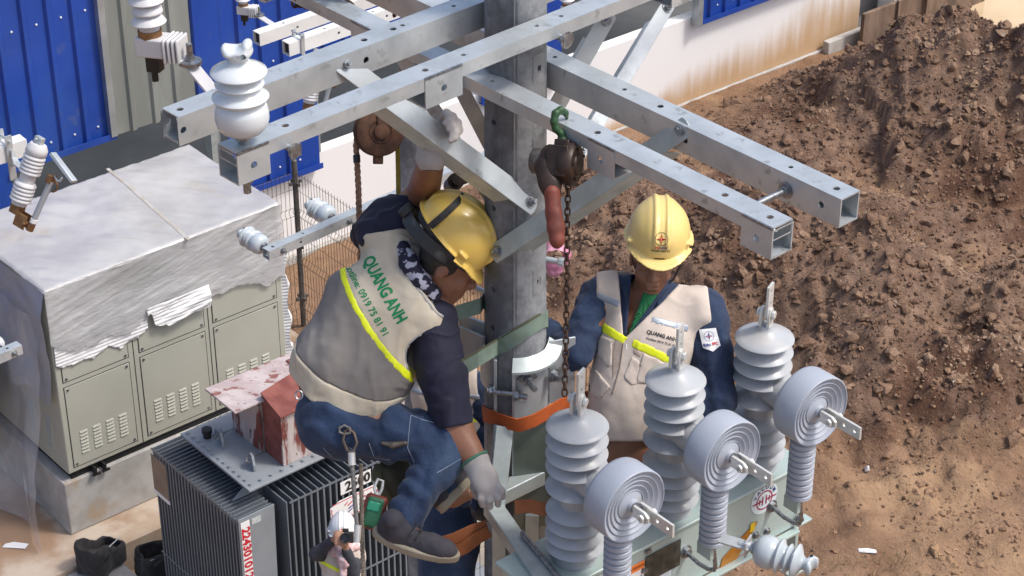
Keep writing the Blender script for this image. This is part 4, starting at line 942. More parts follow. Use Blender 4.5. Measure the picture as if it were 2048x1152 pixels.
# ================================================================== insulators
M_porc = mat('white_porcelain', (.62, .66, .68), .12, 0, (.58, .62, .645), 3, 3, spec=.6, coat=.4)
M_porcg = mat('grey_porcelain', (.46, .51, .54), .2, 0, (.42, .47, .50), 3, 3, spec=.6, coat=.3)
M_poly = mat('grey_polymer', (.40, .42, .44), .36, 0, (.36, .38, .40), 3, 4, spec=.5, rvar=.1, c3=(.44, .43, .415), scale3=7, lo3=.55, hi3=.75)
M_polyl = mat('lilac_polymer', (.37, .405, .47), .42, 0, (.33, .365, .425), 3, 4, spec=.5, rvar=.1, c3=(.42, .435, .46), scale3=7, lo3=.56, hi3=.75)
M_polyw = mat('white_polymer', (.62, .62, .63), .45, 0, (.56, .56, .57), 3, 4, spec=.4)
M_tin = mat('tinned_terminal', (.66, .66, .63), .4, .35, (.58, .58, .55), 20, 4)
M_brass = mat('bronze_casting', (.30, .17, .075), .55, .5, (.18, .09, .045), 20, 5)
M_rust = mat('rusty_iron', (.095, .05, .035), .8, .35, (.17, .085, .05), 18, 6, bump=.5, bscale=50, bdist=.005, c3=(.22, .17, .13), scale3=7, lo3=.62, hi3=.75)
POSTP = [(.0, 0), (.055, 0), (.075, .012), (.09, .035), (.096, .065), (.095, .10), (.088, .125), (.078, .135), (.078, .14), (.098, .155), (.1005, .162), (.097, .168), (.08, .178), (.066, .19), (.064, .2), (.082, .212), (.087, .219), (.084, .225), (.066, .236), (.06, .246), (.062, .25), (.094, .262), (.1, .27), (.097, .278), (.07, .296), (.045, .311), (.036, .322), (.035, .335), (.046, .346), (.05, .358), (.047, .368), (.03, .374), (0, .374)]
def post_insulator(name, label, loc, axis, m, k=1.0, group=None, spin=0):
    t = thing(name, label, 'insulator', loc, group); Mz = zframe(loc, axis); Mz[:3, :3] = Mz[:3, :3]*k; Mz[:3, 2] *= .86
    b = MB(Mz); b.lathe(POSTP[:-6], 40, cap=True)
    b.lathe([(.036, .32), (.035, .335), (.044, .346), (.046, .356), (.04, .366), (.0, .366)], 32)
    b.build('body', m, t, smooth=50)
    so = Soft((-.07, -.05, .33), (.07, .05, .41), .004, Mz[:3, 3], Mz[:3, :3]); p = so.p
    hd = smin(ell(p, (0, 0, .362), (.052, .045, .022)), np.minimum(cap(p, (-.030, 0, .36), (-.040, 0, .376), .02, .014, ((0, 1, 0), .45)), cap(p, (.026, 0, .36), (.036, 0, .390), .024, .018, ((0, 1, 0), .45))), .012)
    hd = smax(hd, -cap(p, (-.006, -.1, .394), (-.006, .1, .394), .018), .006); so.mesh(hd, 'wire_saddle', m, t, 1)
    b = MB(Mz); b.lathe([(.02, -.055), (.02, -.0)], 14); b.lathe([(.034, -.028), (.034, -.012)], 6); b.lathe([(.04, -.012), (.04, -.004), (.03, 0)], 16); b.build('pin', M_bolt, t)
    return t
pi = g0(-1.245, .158, ZA+.036)
o = post_insulator('post_insulator', 'large white porcelain insulator standing on the left crossarm end', pi, ZD, M_porc, .83)
b = MB(); b.cyl(pi-ZD*.20, pi-ZD*.14, .012, n=12); b.cyl(pi-ZD*.165, pi-ZD*.15, .02, n=6); b.build('stud', M_bolt, o)
# insulator hung under the recloser
q0 = D(1512, 1097, 7.28); post_insulator('post_insulator', 'grey porcelain insulator lying sideways under the recloser tank', q0, azd(116)-ZD*.03, M_porcg, .62)

# surge arresters and cutouts
def sheds(rims, core, z0, z1, th=.005, droop=.018):
    pr_ = [(0, z0), (core, z0)]
    for z, r in sorted(rims): pr_ += [(core, z-droop*.55), (r*.97, z-th), (r, z), (r*.97, z+th*.8), (core+.012, z+droop), (core, z+droop+.006)]
    return pr_+[(core, z1), (0, z1)]
def arrester(label, loc, tilt, bar_to, group='surge arresters on bracket bars', k=1.0):
    t = thing('surge_arrester', label, 'arrester', loc, group); M = zframe(loc, tilt, (1, -.3, 0)); M[:3, :3] *= k
    b = MB(M); b.lathe(sheds([(.09+i*.038, .062 if i % 2 == 0 else .054) for i in range(9)], .036, .06, .46, .004, .02), 32); b.build('shed_stack', M_polyw, t, smooth=50)
    b = MB(M); b.lathe([(.042, .035), (.042, .062)], 20); b.build('band', M_brass, t)
    b = MB(M)
    b.box(-.045, .06, -.042, .042, -.03, .04)
    o = b.build('clamp_block', M_polyw, t, bevel=.006)
    for i in range(4): q = MB(M); q.box(.062+i*.016, .073+i*.016, -.05+.002*i, .05-.002*i, -.045, .045); q.build('clamp_plate', M_polyw, t, bevel=.01)
    b = MB(M); b.box(-.02, .03, -.02, .02, -.09, -.031); b.lathe([(.012, -.13), (.012, -.09)], 10); b.build('disconnector', M_black, t)
    p = np.array(loc)+M[:3, 0]*.12*1-M[:3, 2]*.03; bt = np.array(bar_to); b = MB(); b.ribbon([p-M[:3, 0]*.0, p+(bt-p)*.5, bt], .055*k, .010*k, [np.cross(bt-p, ZD)]*3); b.build('bracket_bar', M_polyw, t, bevel=.002)
    p2 = p+(bt-p)/np.linalg.norm(bt-p)*.035*k; b = MB(); b.lathe([(.04*k, 0), (.04*k, .012*k), (.016*k, .014*k), (.016*k, .03*k), (.011*k, .03*k), (.011*k, .075*k), (0, .08*k)], 20, zframe(p2+ZD*.004, ZD)); b.build('bolt', M_bolt, t)
    return t
arrester('white ribbed surge arrester at top left on a bar to the rear upper crossarm', D(303, 92, 7.35), (-.03, .05, 1), D(428, 186, 7.32))
arrester('small ribbed surge arrester above the white crossarm end near the top edge', D(487, 20, 16.2), (.0, .05, 1), D(545, 49, 16.0), k=.95)
arrester('ribbed surge arrester just right of the pole at the top edge', D(1134, 20, 16.5), (.0, .05, 1), D(1180, 45, 16.4), k=.95)
M_frp = mat('white_crossarm', (.70, .71, .70), .45, 0, (.64, .65, .645), 4, 4)
def white_arm(label, e0, e1, w=.085, h=.10, holes=()):
    e0 = np.array(e0); e1 = np.array(e1); L = np.linalg.norm(e1-e0); t = thing('white_crossarm', label, 'crossarm', e0, 'white painted crossarms in the background')
    M = frame(e0, e1-e0); b = MB(); b.boxbeam(M, L, w, h, [(x, .011) for x in holes], [(x+.1, .011) for x in holes], .006); b.build('tube', M_frp, t, smooth=30)
    q = MB(); q.box(.02, .03, .007, w-.007, -h+.007, -.007, M); q.build('bore_shade', M_black, t); return t, M  # black sheet inside the open end paints the shade of the hollow tube
e0 = D(519, 68, 15.8); white_arm('white crossarm with arrester bar on its end, upper of the two near the top', e0, e0+azd(48)*2.3, holes=(.25, .6, 1.0))
e0 = D(578, 88, 15.2); tw, Mw = white_arm('white crossarm with clamp on its end, lower of the two near the top', e0, e0+azd(48)*2.3, holes=(.35, .8))
b = MB(Mw); b.box(.10, .13, -.012, -.002, -.2, .05); b.box(.10, .13, .087, .097, -.14, .05); b.cyl((.115, -.03, .03), (.115, .12, .03), .007, n=8); b.cyl((.115, -.03, -.115), (.115, .12, -.115), .007, n=8); b.build('clamp', M_galv, tw, kind='stuff')
e0 = D(39, 268, 11.8); tw, Mw = white_arm('white crossarm end at the left edge holding the fuse cutout', e0, e0-azd(52)*.9, holes=(.35,))
b = MB(Mw); b.box(.09, .13, .087, .097, -.21, .06); b.box(.09, .13, -.012, -.002, -.13, .06); b.cyl((.11, -.03, .03), (.11, .12, .03), .007, n=8); b.cyl((.11, -.03, -.115), (.11, .12, -.115), .007, n=8); b.build('clamp', M_galv, tw, kind='stuff')
def cutout(label, loc, tilt, side, k=1.0):
    """drop-out fuse: ribbed insulator with a fuse tube hanging beside it"""
    t = thing('fuse_cutout', label, 'fuse cutout', loc, 'drop out fuse cutouts'); M = zframe(loc, tilt, side); M[:3, :3] *= k
    b = MB(M); b.lathe(sheds([(.03+i*.022, .062) for i in range(5)]+[(.195+i*.022, .062) for i in range(5)], .044, 0, .34, .005, .012), 32)
    b.lathe([(.05, .295), (.06, .305), (.06, .335), (.045, .36), (0, .362)], 28); b.build('insulator', M_polyw, t, smooth=50)
    b = MB(M); b.box(-.02, .19, -.022, .022, .325, .345, np.array([[.93, 0, .37, .0], [0, 1, 0, 0], [-.37, 0, .93, .035], [0, 0, 0, 1.]])); b.build('hood', M_galv, t, bevel=.003)
    b = MB(M); b.box(-.03, .02, -.018, .018, .36, .40); b.cyl((-.01, -.03, .385), (-.01, .03, .385), .008, n=8); b.build('top_terminal', M_galv, t, bevel=.003)
    b = MB(M); b.cyl((.125, 0, -.06), (.155, 0, .21), .017, n=16); b.build('fuse_tube', mat('fuse_tube_grey', (.34, .37, .40), .45), t)
    b = MB(M); b.cyl((.1275, 0, -.05), (.130, 0, -.028), .020, n=14); b.build('tube_band', M_wl, t)
    b = MB(M); b.cyl((.120, 0, -.10), (.1255, 0, -.055), .022, n=12); b.box(.135, .165, -.025, .025, .20, .245); b.tube([(.15, .02, .22), (.18, .03, .2), (.185, .03, .17), (.165, .03, .15)], .006, 6); b.build('tube_ferrule', M_brass, t)
    b = MB(M); b.box(-.03, .03, -.03, .03, -.055, -.001); b.box(.02, .10, -.028, -.02, -.11, -.03); b.box(.02, .10, .02, .028, -.11, -.03); b.cyl((.09, -.035, -.075), (.09, .035, -.075), .012, n=10); b.build('bottom_contact', M_brass, t, bevel=.002)
    b = MB(M); b.tube([(.165, 0, .245), (.2, -.01, .235), (.225, -.02, .245), (.232, -.02, .27)], .006, 6); b.build('hook', M_galv, t)
    return t
c1 = cutout('grey ribbed fuse cutout hanging from the white crossarm at the left edge', D(38, 408, 11.6), (.40, .25, 1), (1, -.55, .1), 1.0)
b = MB(); p = D(25, 300, 11.7); b.ribbon([p, D(28, 315, 11.7), D(33, 326, 11.68), D(47, 338, 11.65)], .035, .008, [np.array((0, 1., .3))]*4); b.build('bracket', M_galv, c1)
cutout('fuse cutout with bronze fittings behind the crossarm, left of the pulley', D(618, 205, 15.5), (.2, .25, 1), (1, -.55, .1), 1.0)
cutout('fuse cutout half hidden behind the upper crossarms, right of the pulley', D(812, 128, 16), (.25, .25, 1), (1, -.55, .1), 1.0)

# ================================================================== second pole with its own arm and pin insulators
p2 = D(833, 300, 14.6)
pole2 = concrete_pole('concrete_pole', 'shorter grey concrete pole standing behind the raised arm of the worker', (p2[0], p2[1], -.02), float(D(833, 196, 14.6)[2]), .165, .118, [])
e0 = D(538, 503, 14.75); e1 = e0+azd(46.5)*2.2
t2 = thing('crossarm', 'small galvanised crossarm on the rear pole behind the worker, carrying grey insulators', 'crossarm', e0); M = frame(e0, e1-e0)
b = MB(); b.boxbeam(M, 2.2, .075, .075, [(.06, .012), (.33, .009), (.85, .012), (1.1, .009)], [(.28, .01), (.95, .01)], .006); b.build('tube', M_galv, t2, smooth=30)
for x in (.12, .72, .93): q = MB(M); q.bolt((x, -.001, -.04), (0, -1, 0), .016, .016, .02, .009); q.build('bolt', M_bolt, t2, smooth=None)
for x, lb in ((.05, 'grey pin insulator on the outer end of the rear crossarm beside the cabinet'), (.66, 'grey pin insulator farther along the rear crossarm in front of the fence')):
    pp = e0+azd(46.5)*x+azd(-43.5)*.13-ZD*.035; post_insulator('pin_insulator', lb, pp, azd(-43.5)+ZD*.02, M_porcg, .78, 'pin insulators on small crossarms')
e0 = D(44, 690, 15.2)-azd(46.5)*1.0; M = frame(e0, azd(46.5)); t3 = thing('crossarm', 'galvanised crossarm end at the left edge with an insulator', 'crossarm', e0)
b = MB(); b.boxbeam(M, 1.0, .075, .075, [(.90, .012)], [(.62, .01)], .006); b.build('tube', M_galv, t3, smooth=30); q = MB(M); q.bolt((.93, -.001, -.04), (0, -1, 0), .016, .016, .02, .009); q.build('bolt', M_bolt, t3, smooth=None)
pp = e0+azd(46.5)*.88+azd(-43.5)*.13-ZD*.035; post_insulator('pin_insulator', 'white pin insulator at the left edge in front of the plastic film', pp, azd(-43.5)+ZD*.02, M_porc, .78, 'pin insulators on small crossarms')

# ================================================================== vacuum recloser
RS_, RT_ = azd(51.3), azd(141.3)
def RC(s, t, z): return PO*[1, 1, 0]+RS_*s+RT_*t+ZD*z
RM = np.eye(4); RM[:3, 0] = RS_; RM[:3, 1] = -RT_; RM[:3, 2] = ZD; RM[:3, 3] = PO*[1, 1, 0]          # x = s, y = -t
M_mint = mat('pale_green_tank', (.40, .49, .47), .38, .1, (.36, .45, .43), 3, 5, spec=.5, coat=.1, c3=(.44, .50, .47), scale3=6, lo3=.55, hi3=.7)
rec = thing('vacuum_recloser', 'pale green vacuum recloser with three grey bushings and round terminals', 'recloser', RC(.25, .58, 7.28))
b = MB(RM); b.box(-.42, .83, -.69, -.44, 7.30, 7.585); tank = b.build('tank', M_mint, rec, bevel=.012)
b = MB(RM); b.box(-.44, .845, -.70, -.43, 7.5855, 7.60); b.build('tank_cover', M_mint, rec, bevel=.004)
b = MB(RM); b.box(-.42, .815, -.72, -.6905, 7.292, 7.304); b.build('tank_rib', M_mint, rec, bevel=.002)
RIM = [7.658, 7.708, 7.76, 7.812, 7.912, 7.996, 8.048, 8.104, 8.16]
def yoke(Mx, nm, par):
    """forked terminal with a drilled pad along local z"""
    b = MB(Mx)
    for s_ in (-1, 1): b.poly([(-.022, 0), (.022, 0), (.022, .055), (.01, .075), (-.01, .075), (-.022, .055)], .012, np.array([[1, 0, 0, 0], [0, 0, 1, s_*.015-.006], [0, 1, 0, 0], [0, 0, 0, 1.]]))
    b.cyl((0, -.03, .05), (0, .034, .05), .009, n=10); b.cyl((0, .024, .05), (0, .034, .05), .016, n=6); b.cyl((0, -.034, .05), (0, -.022, .05), .016, n=6); b.build('clevis', M_tin, par, bevel=.002)
    b = MB(Mx); b.strip(.125, .05, [(.05, .008), (.10, .008)], .009, np.array([[0, 1, 0, -.025], [0, 0, 1, -.004], [1, 0, 0, .045], [0, 0, 0, 1.]])); b.box(-.0249, .0249, -.0129, -.0041, .0452, .0455); 
    for e in ((-.025, -.0249), (.0249, .025)): b.box(e[0], e[1], -.013, -.004, .045, .170)
    b.box(-.025, .025, -.013, -.004, .1699, .170); b.build(nm, M_tin, par)
for i, s0 in enumerate((-.20, .25, .685)):
    t0 = .585; base = RC(s0, t0, 0); Mz = np.eye(4); Mz[:3, 3] = base
    b = MB(Mz); pf = [(0, 7.601), (.082, 7.601), (.082, 7.615), (.076, 7.63), (.078, 7.64), (.066, 7.65)]
    for k, z in enumerate(RIM):
        top = k == len(RIM)-1; R_ = .108 if k > 3 else .106; up = .05 if not top else .085
        pf += [(.058, z-.012), (R_*.97, z-.0035), (R_, z), (R_*.985, z+.003)]
        pf += [(.064, z+.022), (.058, z+.026)] if not top else [(.09, z+.010), (.06, z+.024), (.036, z+.037), (.028, z+.044), (.025, z+.058), (0, z+.058)]
    b.lathe(pf, 48); bu = b.build('bushing', M_poly, rec, smooth=55)
    yM = zframe(base+ZD*8.216, ZD, RS_*.9-RT_*.4); yoke(yM, 'terminal_pad', rec)
    # side neck and current transformer drum
    dc = RC(s0+.0, t0+.30, 7.995); b = MB(); b.cyl(RC(s0, t0, 7.955), RC(s0, t0+.235, 7.975), .05, .058, n=28); b.build('neck', M_poly, rec)
    Md = zframe(dc, RT_+ZD*.02, RS_); b = MB(Md)
    R_ = .136; pf = [(0, -.115), (R_-.012, -.115), (R_-.003, -.108), (R_, -.095), (R_, -.004), (R_-.003, 0), (R_-.006, 0)]
    for k in range(4): r = R_-.006-k*.0195; pf += [(r-.001, -.004-k*.004), (r-.016, -.012-k*.004), (r-.0175, -.006-k*.004), (r-.0195, -.006-k*.004)]
    pf += [(.055, -.022), (.024, -.012), (.02, .0), (0, .0)]
    b.lathe(pf, 56); b.build('drum', M_polyl, rec, smooth=40)
    b = MB(Md); b.lathe([(.018, -.005), (.018, .03)], 18); b.build('stud', M_bolt, rec)
    yoke(Md @ np.array([[.0, -1, 0, 0], [1, 0, 0, 0], [0, 0, 1, .012], [0, 0, 0, 1.]]), 'terminal_pad', rec)
    # arrester below the drum
    ab = RC(s0-.02, t0+.245, 0); Ma = np.eye(4); Ma[:3, 3] = ab
    b = MB(Ma); z1 = 7.87; z0 = 7.60; b.lathe(sheds([(z0+.012+k*.0255, .049) for k in range(10)], .036, z0, z1, .004, .012), 30); b.build('lower_insulator', M_polyl, rec, smooth=55)
    b = MB(RM); b.box(s0-.05, s0-.03, -(t0+.27), -(t0+.20), 7.545, 7.599); b.build('insulator_foot', M_mint, rec, bevel=.003)
    b = MB(RM); b.tube([(s0-.01, -.69, 7.47), (s0-.01, -.76, 7.458), (s0+.0, -.80, 7.452), (s0+.005, -.825, 7.462), (s0+.0, -.835, 7.49), (s0-.015, -.835, 7.58)], .0085, 10); b.build('drain_pipe', M_bolt, rec)
    b = MB(RM); b.bolt((s0-.01, -.6905, 7.47), (0, -1, 0), .019, .014); b.build('pipe_nut', M_bolt, rec)
# labels on the tank front
fr = lambda s, z, e=.0015: RM @ np.array([[1, 0, 0, s], [0, 0, -1, -.6905-e], [0, 1, 0, z], [0, 0, 0, 1.]])
def disc(name, M, r, m, par, r_in=0, n=40):
    b = MB(M)
    if r_in: V_ = [(q*math.cos(a), q*math.sin(a), 0) for a in np.linspace(0, 2*math.pi, n+1)[:-1] for q in (r_in, r)]; b.add(V_, [(2*i, 2*i+1, (2*i+3) % (2*n), (2*i+2) % (2*n)) for i in range(n)])
    else: b.add([(r*math.cos(a), r*math.sin(a), 0) for a in np.linspace(0, 2*math.pi, n+1)[:-1]], [list(range(n))])
    return b.build(name, m, par, smooth=None)
M_lab = mat('pale_blue_label', (.66, .76, .80), .4); M_mag = mat('crimson_ink', (.33, .015, .07), .5)
LS, LZ = .633, 7.527
disc('vacuum_label', fr(LS, LZ, .0015), .068, M_lab, rec); disc('label_ring', fr(LS, LZ-.008, .0025), .042, M_mag, rec, .0365)
for i, ch in enumerate('VACUUM'):
    a = rad(152-i*24.5); Mr = fr(LS+.054*math.cos(a), LZ-.006+.054*math.sin(a), .003) @ np.array([[math.cos(a-math.pi/2), -math.sin(a-math.pi/2), 0, 0], [math.sin(a-math.pi/2), math.cos(a-math.pi/2), 0, 0], [0, 0, 1, 0], [0, 0, 0, 1.]]); lettering('label_letter', ch, Mr, .024, M_nvl, rec, bold=.0005)
b = MB(fr(LS, LZ-.008, .003)); b.box(-.062, -.008, -.003, .003, 0, .0004); b.box(.008, .062, -.003, .003, 0, .0004); b.box(-.0115, -.0065, -.02, .02, 0, .0005); b.box(.0065, .0115, -.02, .02, 0, .0005); b.box(-.027, -.0225, -.013, .013, 0, .0005); b.box(.0225, .027, -.013, .013, 0, .0005); b.build('breaker_symbol', M_mag, rec, kind='stuff')
b = MB(fr(.52, 7.345, .0015)); b.poly([(-.1, -.045), (-.02, -.045), (.05, .03), (.085, .09), (.06, .082), (-.09, -.0)], .002); b.build('warning_plate', mat('amber_plate', (.42, .17, .015), .4, 0, (.36, .14, .01), 30), rec)
b = MB(fr(.578, 7.42, .004)); b.box(-.012, .012, -.02, .02, 0, .001); b.build('yellow_tab', mat('yellow_tab', (.8, .55, .02), .5), rec)
b = MB(fr(.125, 7.485, .002)); b.box(-.085, .085, -.06, .06, 0, .002); b.build('rating_plate', mat('dark_plate', (.05, .055, .045), .35, .5, (.11, .115, .10), 25, 5), rec)
b = MB(fr(.10, 7.395, .0015)); b.box(-.06, .07, -.03, .028, 0, .001); b.build('paper_label', M_lab, rec)
b = MB(fr(-.0, 7.485, .0015)); b.box(-.035, .035, -.085, .05, 0, .001); b.build('warning_label', M_wl, rec)
b = MB(fr(-.0, 7.52, .003)); b.box(-.035, .035, -.018, .016, 0, .0006); b.build('warning_band', M_or, rec); lettering('warning_text', 'WARNING', fr(0, 7.519, .0045), .0155, M_bl, rec)
for z in (7.47, 7.455, 7.44): b = MB(fr(-.002, z, .003)); b.box(-.026, .026, -.002, .002, 0, .0005); b.build('label_line', MATS['black_ink'], rec)
for s0, z in ((.035, 7.49), (.60, 7.37), (.60, 7.325), (.05, 7.57), (.66, 7.36)): b = MB(RM); b.bolt((s0, -.6905, z), (0, -1, 0), .011, .01, 0); b.build('screw', M_bolt, rec, smooth=None)
b = MB(RM); b.poly([(.0, .0), (.014, 0), (.014, .05), (.05, .09), (.05, .12), (.036, .12), (.036, .096), (.0, .06)], .008, np.array([[1, 0, 0, .455], [0, 0, -1, -.62], [0, 1, 0, 7.601], [0, 0, 0, 1.]])); b.build('lifting_hook', M_mint, rec, bevel=.002)
b = MB(RM); b.box(.815, .83, -.70, -.62, 7.12, 7.30); b.box(.76, .86, -.74, -.60, 7.108, 7.12); b.box(.831, .90, -.70, -.66, 7.30, 7.31); b.build('foot_bracket', M_mint, rec, bevel=.002)
b = MB(RM); b.bolt((.822, -.70, 7.35), (0, -1, 0), .014, .012, .01); b.build('foot_bolt', M_bolt, rec, smooth=None)
b = MB(RM); b.cyl((.36, -.62, 7.3), (.36, -.62, 7.05), .011, n=12); b.build('control_conduit', M_bolt, rec)
b = MB(); b.bar(q0-azd(116)*.13+ZD*.0, q0-azd(116)*.02, .05, .006); b.bar(q0-azd(116)*.03-ZD*.03, q0-azd(116)*.03+ZD*.03, .06, .006, azd(116)); b.cyl(q0-azd(116)*.06, q0+azd(116)*.02, .014, n=12); b.build('insulator_bracket', M_galv, rec, smooth=None)

# ================================================================== recloser mounting frame on the pole
fm = thing('mounting_frame', 'galvanised steel mounting frame clamped to the pole behind the recloser', 'frame', RC(0, .12, 7.6))
b = MB(); b.bar((-.030, -.150, 7.86), (-.062, -.300, 7.60), .066, .05, (0.2, -.6, .6)); b.build('strut', M_galv_old, fm, bevel=.004)
b = MB(); sd_ = RC(-.247, .17, 7.595); b.bar(sd_, sd_+(RC(-.40, .72, 7.595)-sd_)*1.0, .066, .055); b.build('side_rail', M_galv_old, fm, bevel=.004)
b = MB(); b.bar(RC(-.20, .135, 7.60), RC(.74, .125, 7.60), .062, .062); b.build('cross_rail', M_galv_old, fm, bevel=.004)
b = MB(); b.bar(RC(.60, .16, 7.595), RC(.60, .44, 7.595), .06, .055); b.build('side_rail', M_galv_old, fm, bevel=.004)
b = MB(); b.bar(RC(-.10, .33, 7.50), RC(.72, .33, 7.50), .05, .05); b.build('rear_rail', M_galv_old, fm, bevel=.004)
b = MB(); b.cyl(RC(-.29, .40, 7.635), RC(-.36, .74, 7.635), .010, n=12); b.build('guide_rod', M_bolt, fm)
def arc_plate(b, r, th, a0, a1, z0, z1, n=16):
    V_ = []; F_ = []
    for i in range(n+1):
        a = rad(a0+(a1-a0)*i/n); c, s_ = math.cos(a), math.sin(a)
        for rr, z in ((r, z0), (r+th, z0), (r+th, z1), (r, z1)): V_.append((PO[0]+rr*c, rr*s_, z))
    for i in range(n):
        for k in range(4): F_.append((i*4+k, i*4+4+k, i*4+4+(k+1) % 4, i*4+(k+1) % 4))
    F_ += [(0, 1, 2, 3), (n*4+3, n*4+2, n*4+1, n*4)]; return b.add(V_, F_)
b = MB(); arc_plate(b, .118, .008, -92, -8, 7.86, 8.09); b.bar((.006, -.120, 7.62), (.006, -.120, 8.09), .012, .055, (0, 1, 0)); b.build('clamp_plate', M_galv, fm, smooth=50, bevel=.001)
b = MB(); V_ = []; F_ = []
for i in range(15):
    a = rad(-94+88*i/14); c, s_ = math.cos(a), math.sin(a)
    for rr, z in ((.119, 8.128), (.124, 8.136), (.172, 8.104), (.172, 8.094), (.127, 8.088)): V_.append((PO[0]+rr*c, rr*s_, z+(.02 if i > 10 else 0)*(i-10)/4))
for i in range(14):
    for k in range(5): F_.append((i*5+k, i*5+5+k, i*5+5+(k+1) % 5, i*5+(k+1) % 5))
b.add(V_, F_); b.build('clamp_collar', M_galv_old, fm, smooth=25)
b = MB(); b.box(0, .10, -.004, .004, 7.88, 8.15, frame((.135, -.035, 0), (1, .35, 0))); b.build('clamp_ear', M_galv, fm, bevel=.002)
b = MB(); arc_plate(b, .121, .007, 178, 232, 7.97, 8.15); b.bar((-.06, -.102, 7.87), (-.06, -.102, 8.12), .012, .03); b.build('rear_clamp', M_galv, fm, smooth=50, bevel=.001)
b = MB(); b.bar((-.19, .02, 8.12), (-.10, -.05, 8.12), .012, .12, (0, 0, 1)); b.bar((-.19, .06, 8.15), (-.09, -.01, 8.15), .012, .12, (0, 0, 1)); b.build('clamp_wing', M_galv, fm, smooth=None, bevel=.001)
for p, d, sh in (((.055, -.135, 8.055), (.35, -.9, -.05), .055), ((.150, -.06, 8.02), (.6, -.75, 0), .02), ((.012, -.15, 7.995), (1, -.35, 0), .03), ((-.065, -.115, 7.995), (-1, -.1, 0), .01)):
    b = MB(); b.bolt(p, d, .019, .016, sh, .0115); b.build('clamp_bolt', M_bolt, fm, smooth=40)
b = MB(); b.box(-.028, .028, -.028, .028, -.003, .003, zframe((.055, -.131, 8.055), (.35, -.9, -.05), (.7, .3, .7))); b.build('square_washer', M_bolt, fm)
b = MB(); b.cyl((-.07, -.13, 7.995), (.02, -.145, 7.995), .0105, n=12); b.build('tie_bolt', M_bolt, fm)
b = MB(); b.strip(.48, .145, [(.26, .012)], .006, np.array([[0, .97, .24, .006], [0, .24, -.97, -.150], [-1, 0, 0, 7.86], [0, 0, 0, 1.]])); b.build('back_channel', mat('green_grey_plate', (.17, .20, .175), .4, .5, (.12, .145, .125), 6, 5), fm, smooth=None)
b = MB(); b.bar((-.05, -.15, 7.0), (-.05, -.135, 7.56), .05, .02, (0, -1, 0)); b.bar((.075, -.14, 6.9), (.075, -.14, 7.45), .05, .02, (0, -1, 0)); b.build('lower_strut', M_galv_old, fm, bevel=.002)
# ================================================================== people: shared toolkit
M_skin = mat('tanned_skin', (.27, .125, .072), .5, 0, (.22, .098, .055), 14, 4, sss=.12, bump=.08, bscale=120, bdist=.003)
M_skinl = mat('light_skin', (.42, .23, .15), .55, 0, (.36, .19, .12), 14, 4, sss=.12)
M_hair = mat('black_hair', (.012, .010, .009), .6, 0, (.025, .02, .018), 60, 3)
M_yel = mat('yellow_helmet', (.76, .52, .12), .32, 0, (.71, .48, .105), 5, 5, spec=.5, coat=.25, c3=(.60, .42, .16), scale3=9, lo3=.6, hi3=.75)
M_yel2 = mat('pale_yellow_helmet', (.76, .58, .22), .34, 0, (.72, .54, .19), 5, 5, spec=.5, coat=.2, c3=(.62, .47, .22), scale3=9, lo3=.6, hi3=.75)
M_whh = mat('white_helmet', (.76, .77, .78), .3, coat=.3)
M_strap = mat('black_webbing', (.018, .018, .02), .75, 0, (.05, .05, .05), 30, 5)
M_jean = mat('blue_denim', (.020, .045, .105), .85, 0, (.011, .026, .066), 7, 6, .35, .65, bump=.7, bscale=38, bdist=.008, c3=(.045, .082, .15), scale3=3.5, lo3=.55, hi3=.72, sheen=.1)
M_jean2 = mat('dark_denim', (.014, .032, .08), .85, 0, (.008, .019, .052), 8, 6, .35, .65, bump=.6, bscale=40, bdist=.008, c3=(.034, .066, .13), scale3=5, lo3=.58, hi3=.72, sheen=.1)
M_navy = mat('navy_shirt', (.0085, .009, .032), .8, 0, (.006, .006, .022), 9, 5, bump=.35, bscale=30, bdist=.006, sheen=.05)
M_beige = mat('khaki_vest', (.55, .49, .385), .85, 0, (.50, .44, .335), 5, 6, bump=.3, bscale=22, bdist=.008)
M_meshg = mat('grey_mesh_fabric', (.19, .175, .163), .85, 0, (.235, .218, .203), 5, 6, bump=.5, bscale=320, bdist=.003)
M_sand = mat('sand_vest', (.56, .485, .425), .85, 0, (.50, .43, .37), 5, 6, bump=.3, bscale=22, bdist=.008)
M_meshs = mat('sand_mesh', (.36, .29, .24), .85, 0, (.43, .35, .30), 200, 2, bump=.4, bscale=300, bdist=.002)
M_hiv = mat('hi_vis_yellow', (.80, .86, .02), .5, 0, (.72, .80, .015), 30, 3)
M_refl = mat('grey_reflective', (.33, .37, .43), .4, .2, (.29, .33, .39), 12, 3)
M_glove = mat('grey_knit_glove', (.40, .375, .36), .9, 0, (.34, .32, .305), 14, 5, bump=.4, bscale=160, bdist=.003)
M_cuff = mat('green_cuff', (.05, .16, .11), .85)
M_shoe = mat('dark_canvas_shoe', (.035, .034, .045), .85, 0, (.055, .05, .06), 12, 5, bump=.3, bscale=60, bdist=.004)
M_sole = mat('khaki_sole', (.33, .29, .22), .8, 0, (.26, .23, .17), 10, 5)
M_shg = mat('green_shirt', (.0, .115, .035), .8, 0, (.0, .09, .028), 9, 4, bump=.3, bscale=40)
M_chk = mat('patterned_scarf', (.015, .014, .035), .8, 0, (.42, .43, .52), 28, 2, .53, .56, bump=.2, bscale=40)
M_pink = mat('pink_scarf', (.62, .38, .38), .8, 0, (.70, .56, .54), 22, 3, .45, .6, bump=.4, bscale=30, bdist=.01)
M_orw = mat('orange_webbing', (.50, .105, .02), .75, 0, (.42, .085, .016), 14, 5, bump=.25, bscale=90, bdist=.002)
M_grw = mat('green_webbing', (.20, .27, .22), .75, 0, (.16, .215, .165), 16, 5, bump=.25, bscale=90, bdist=.002)
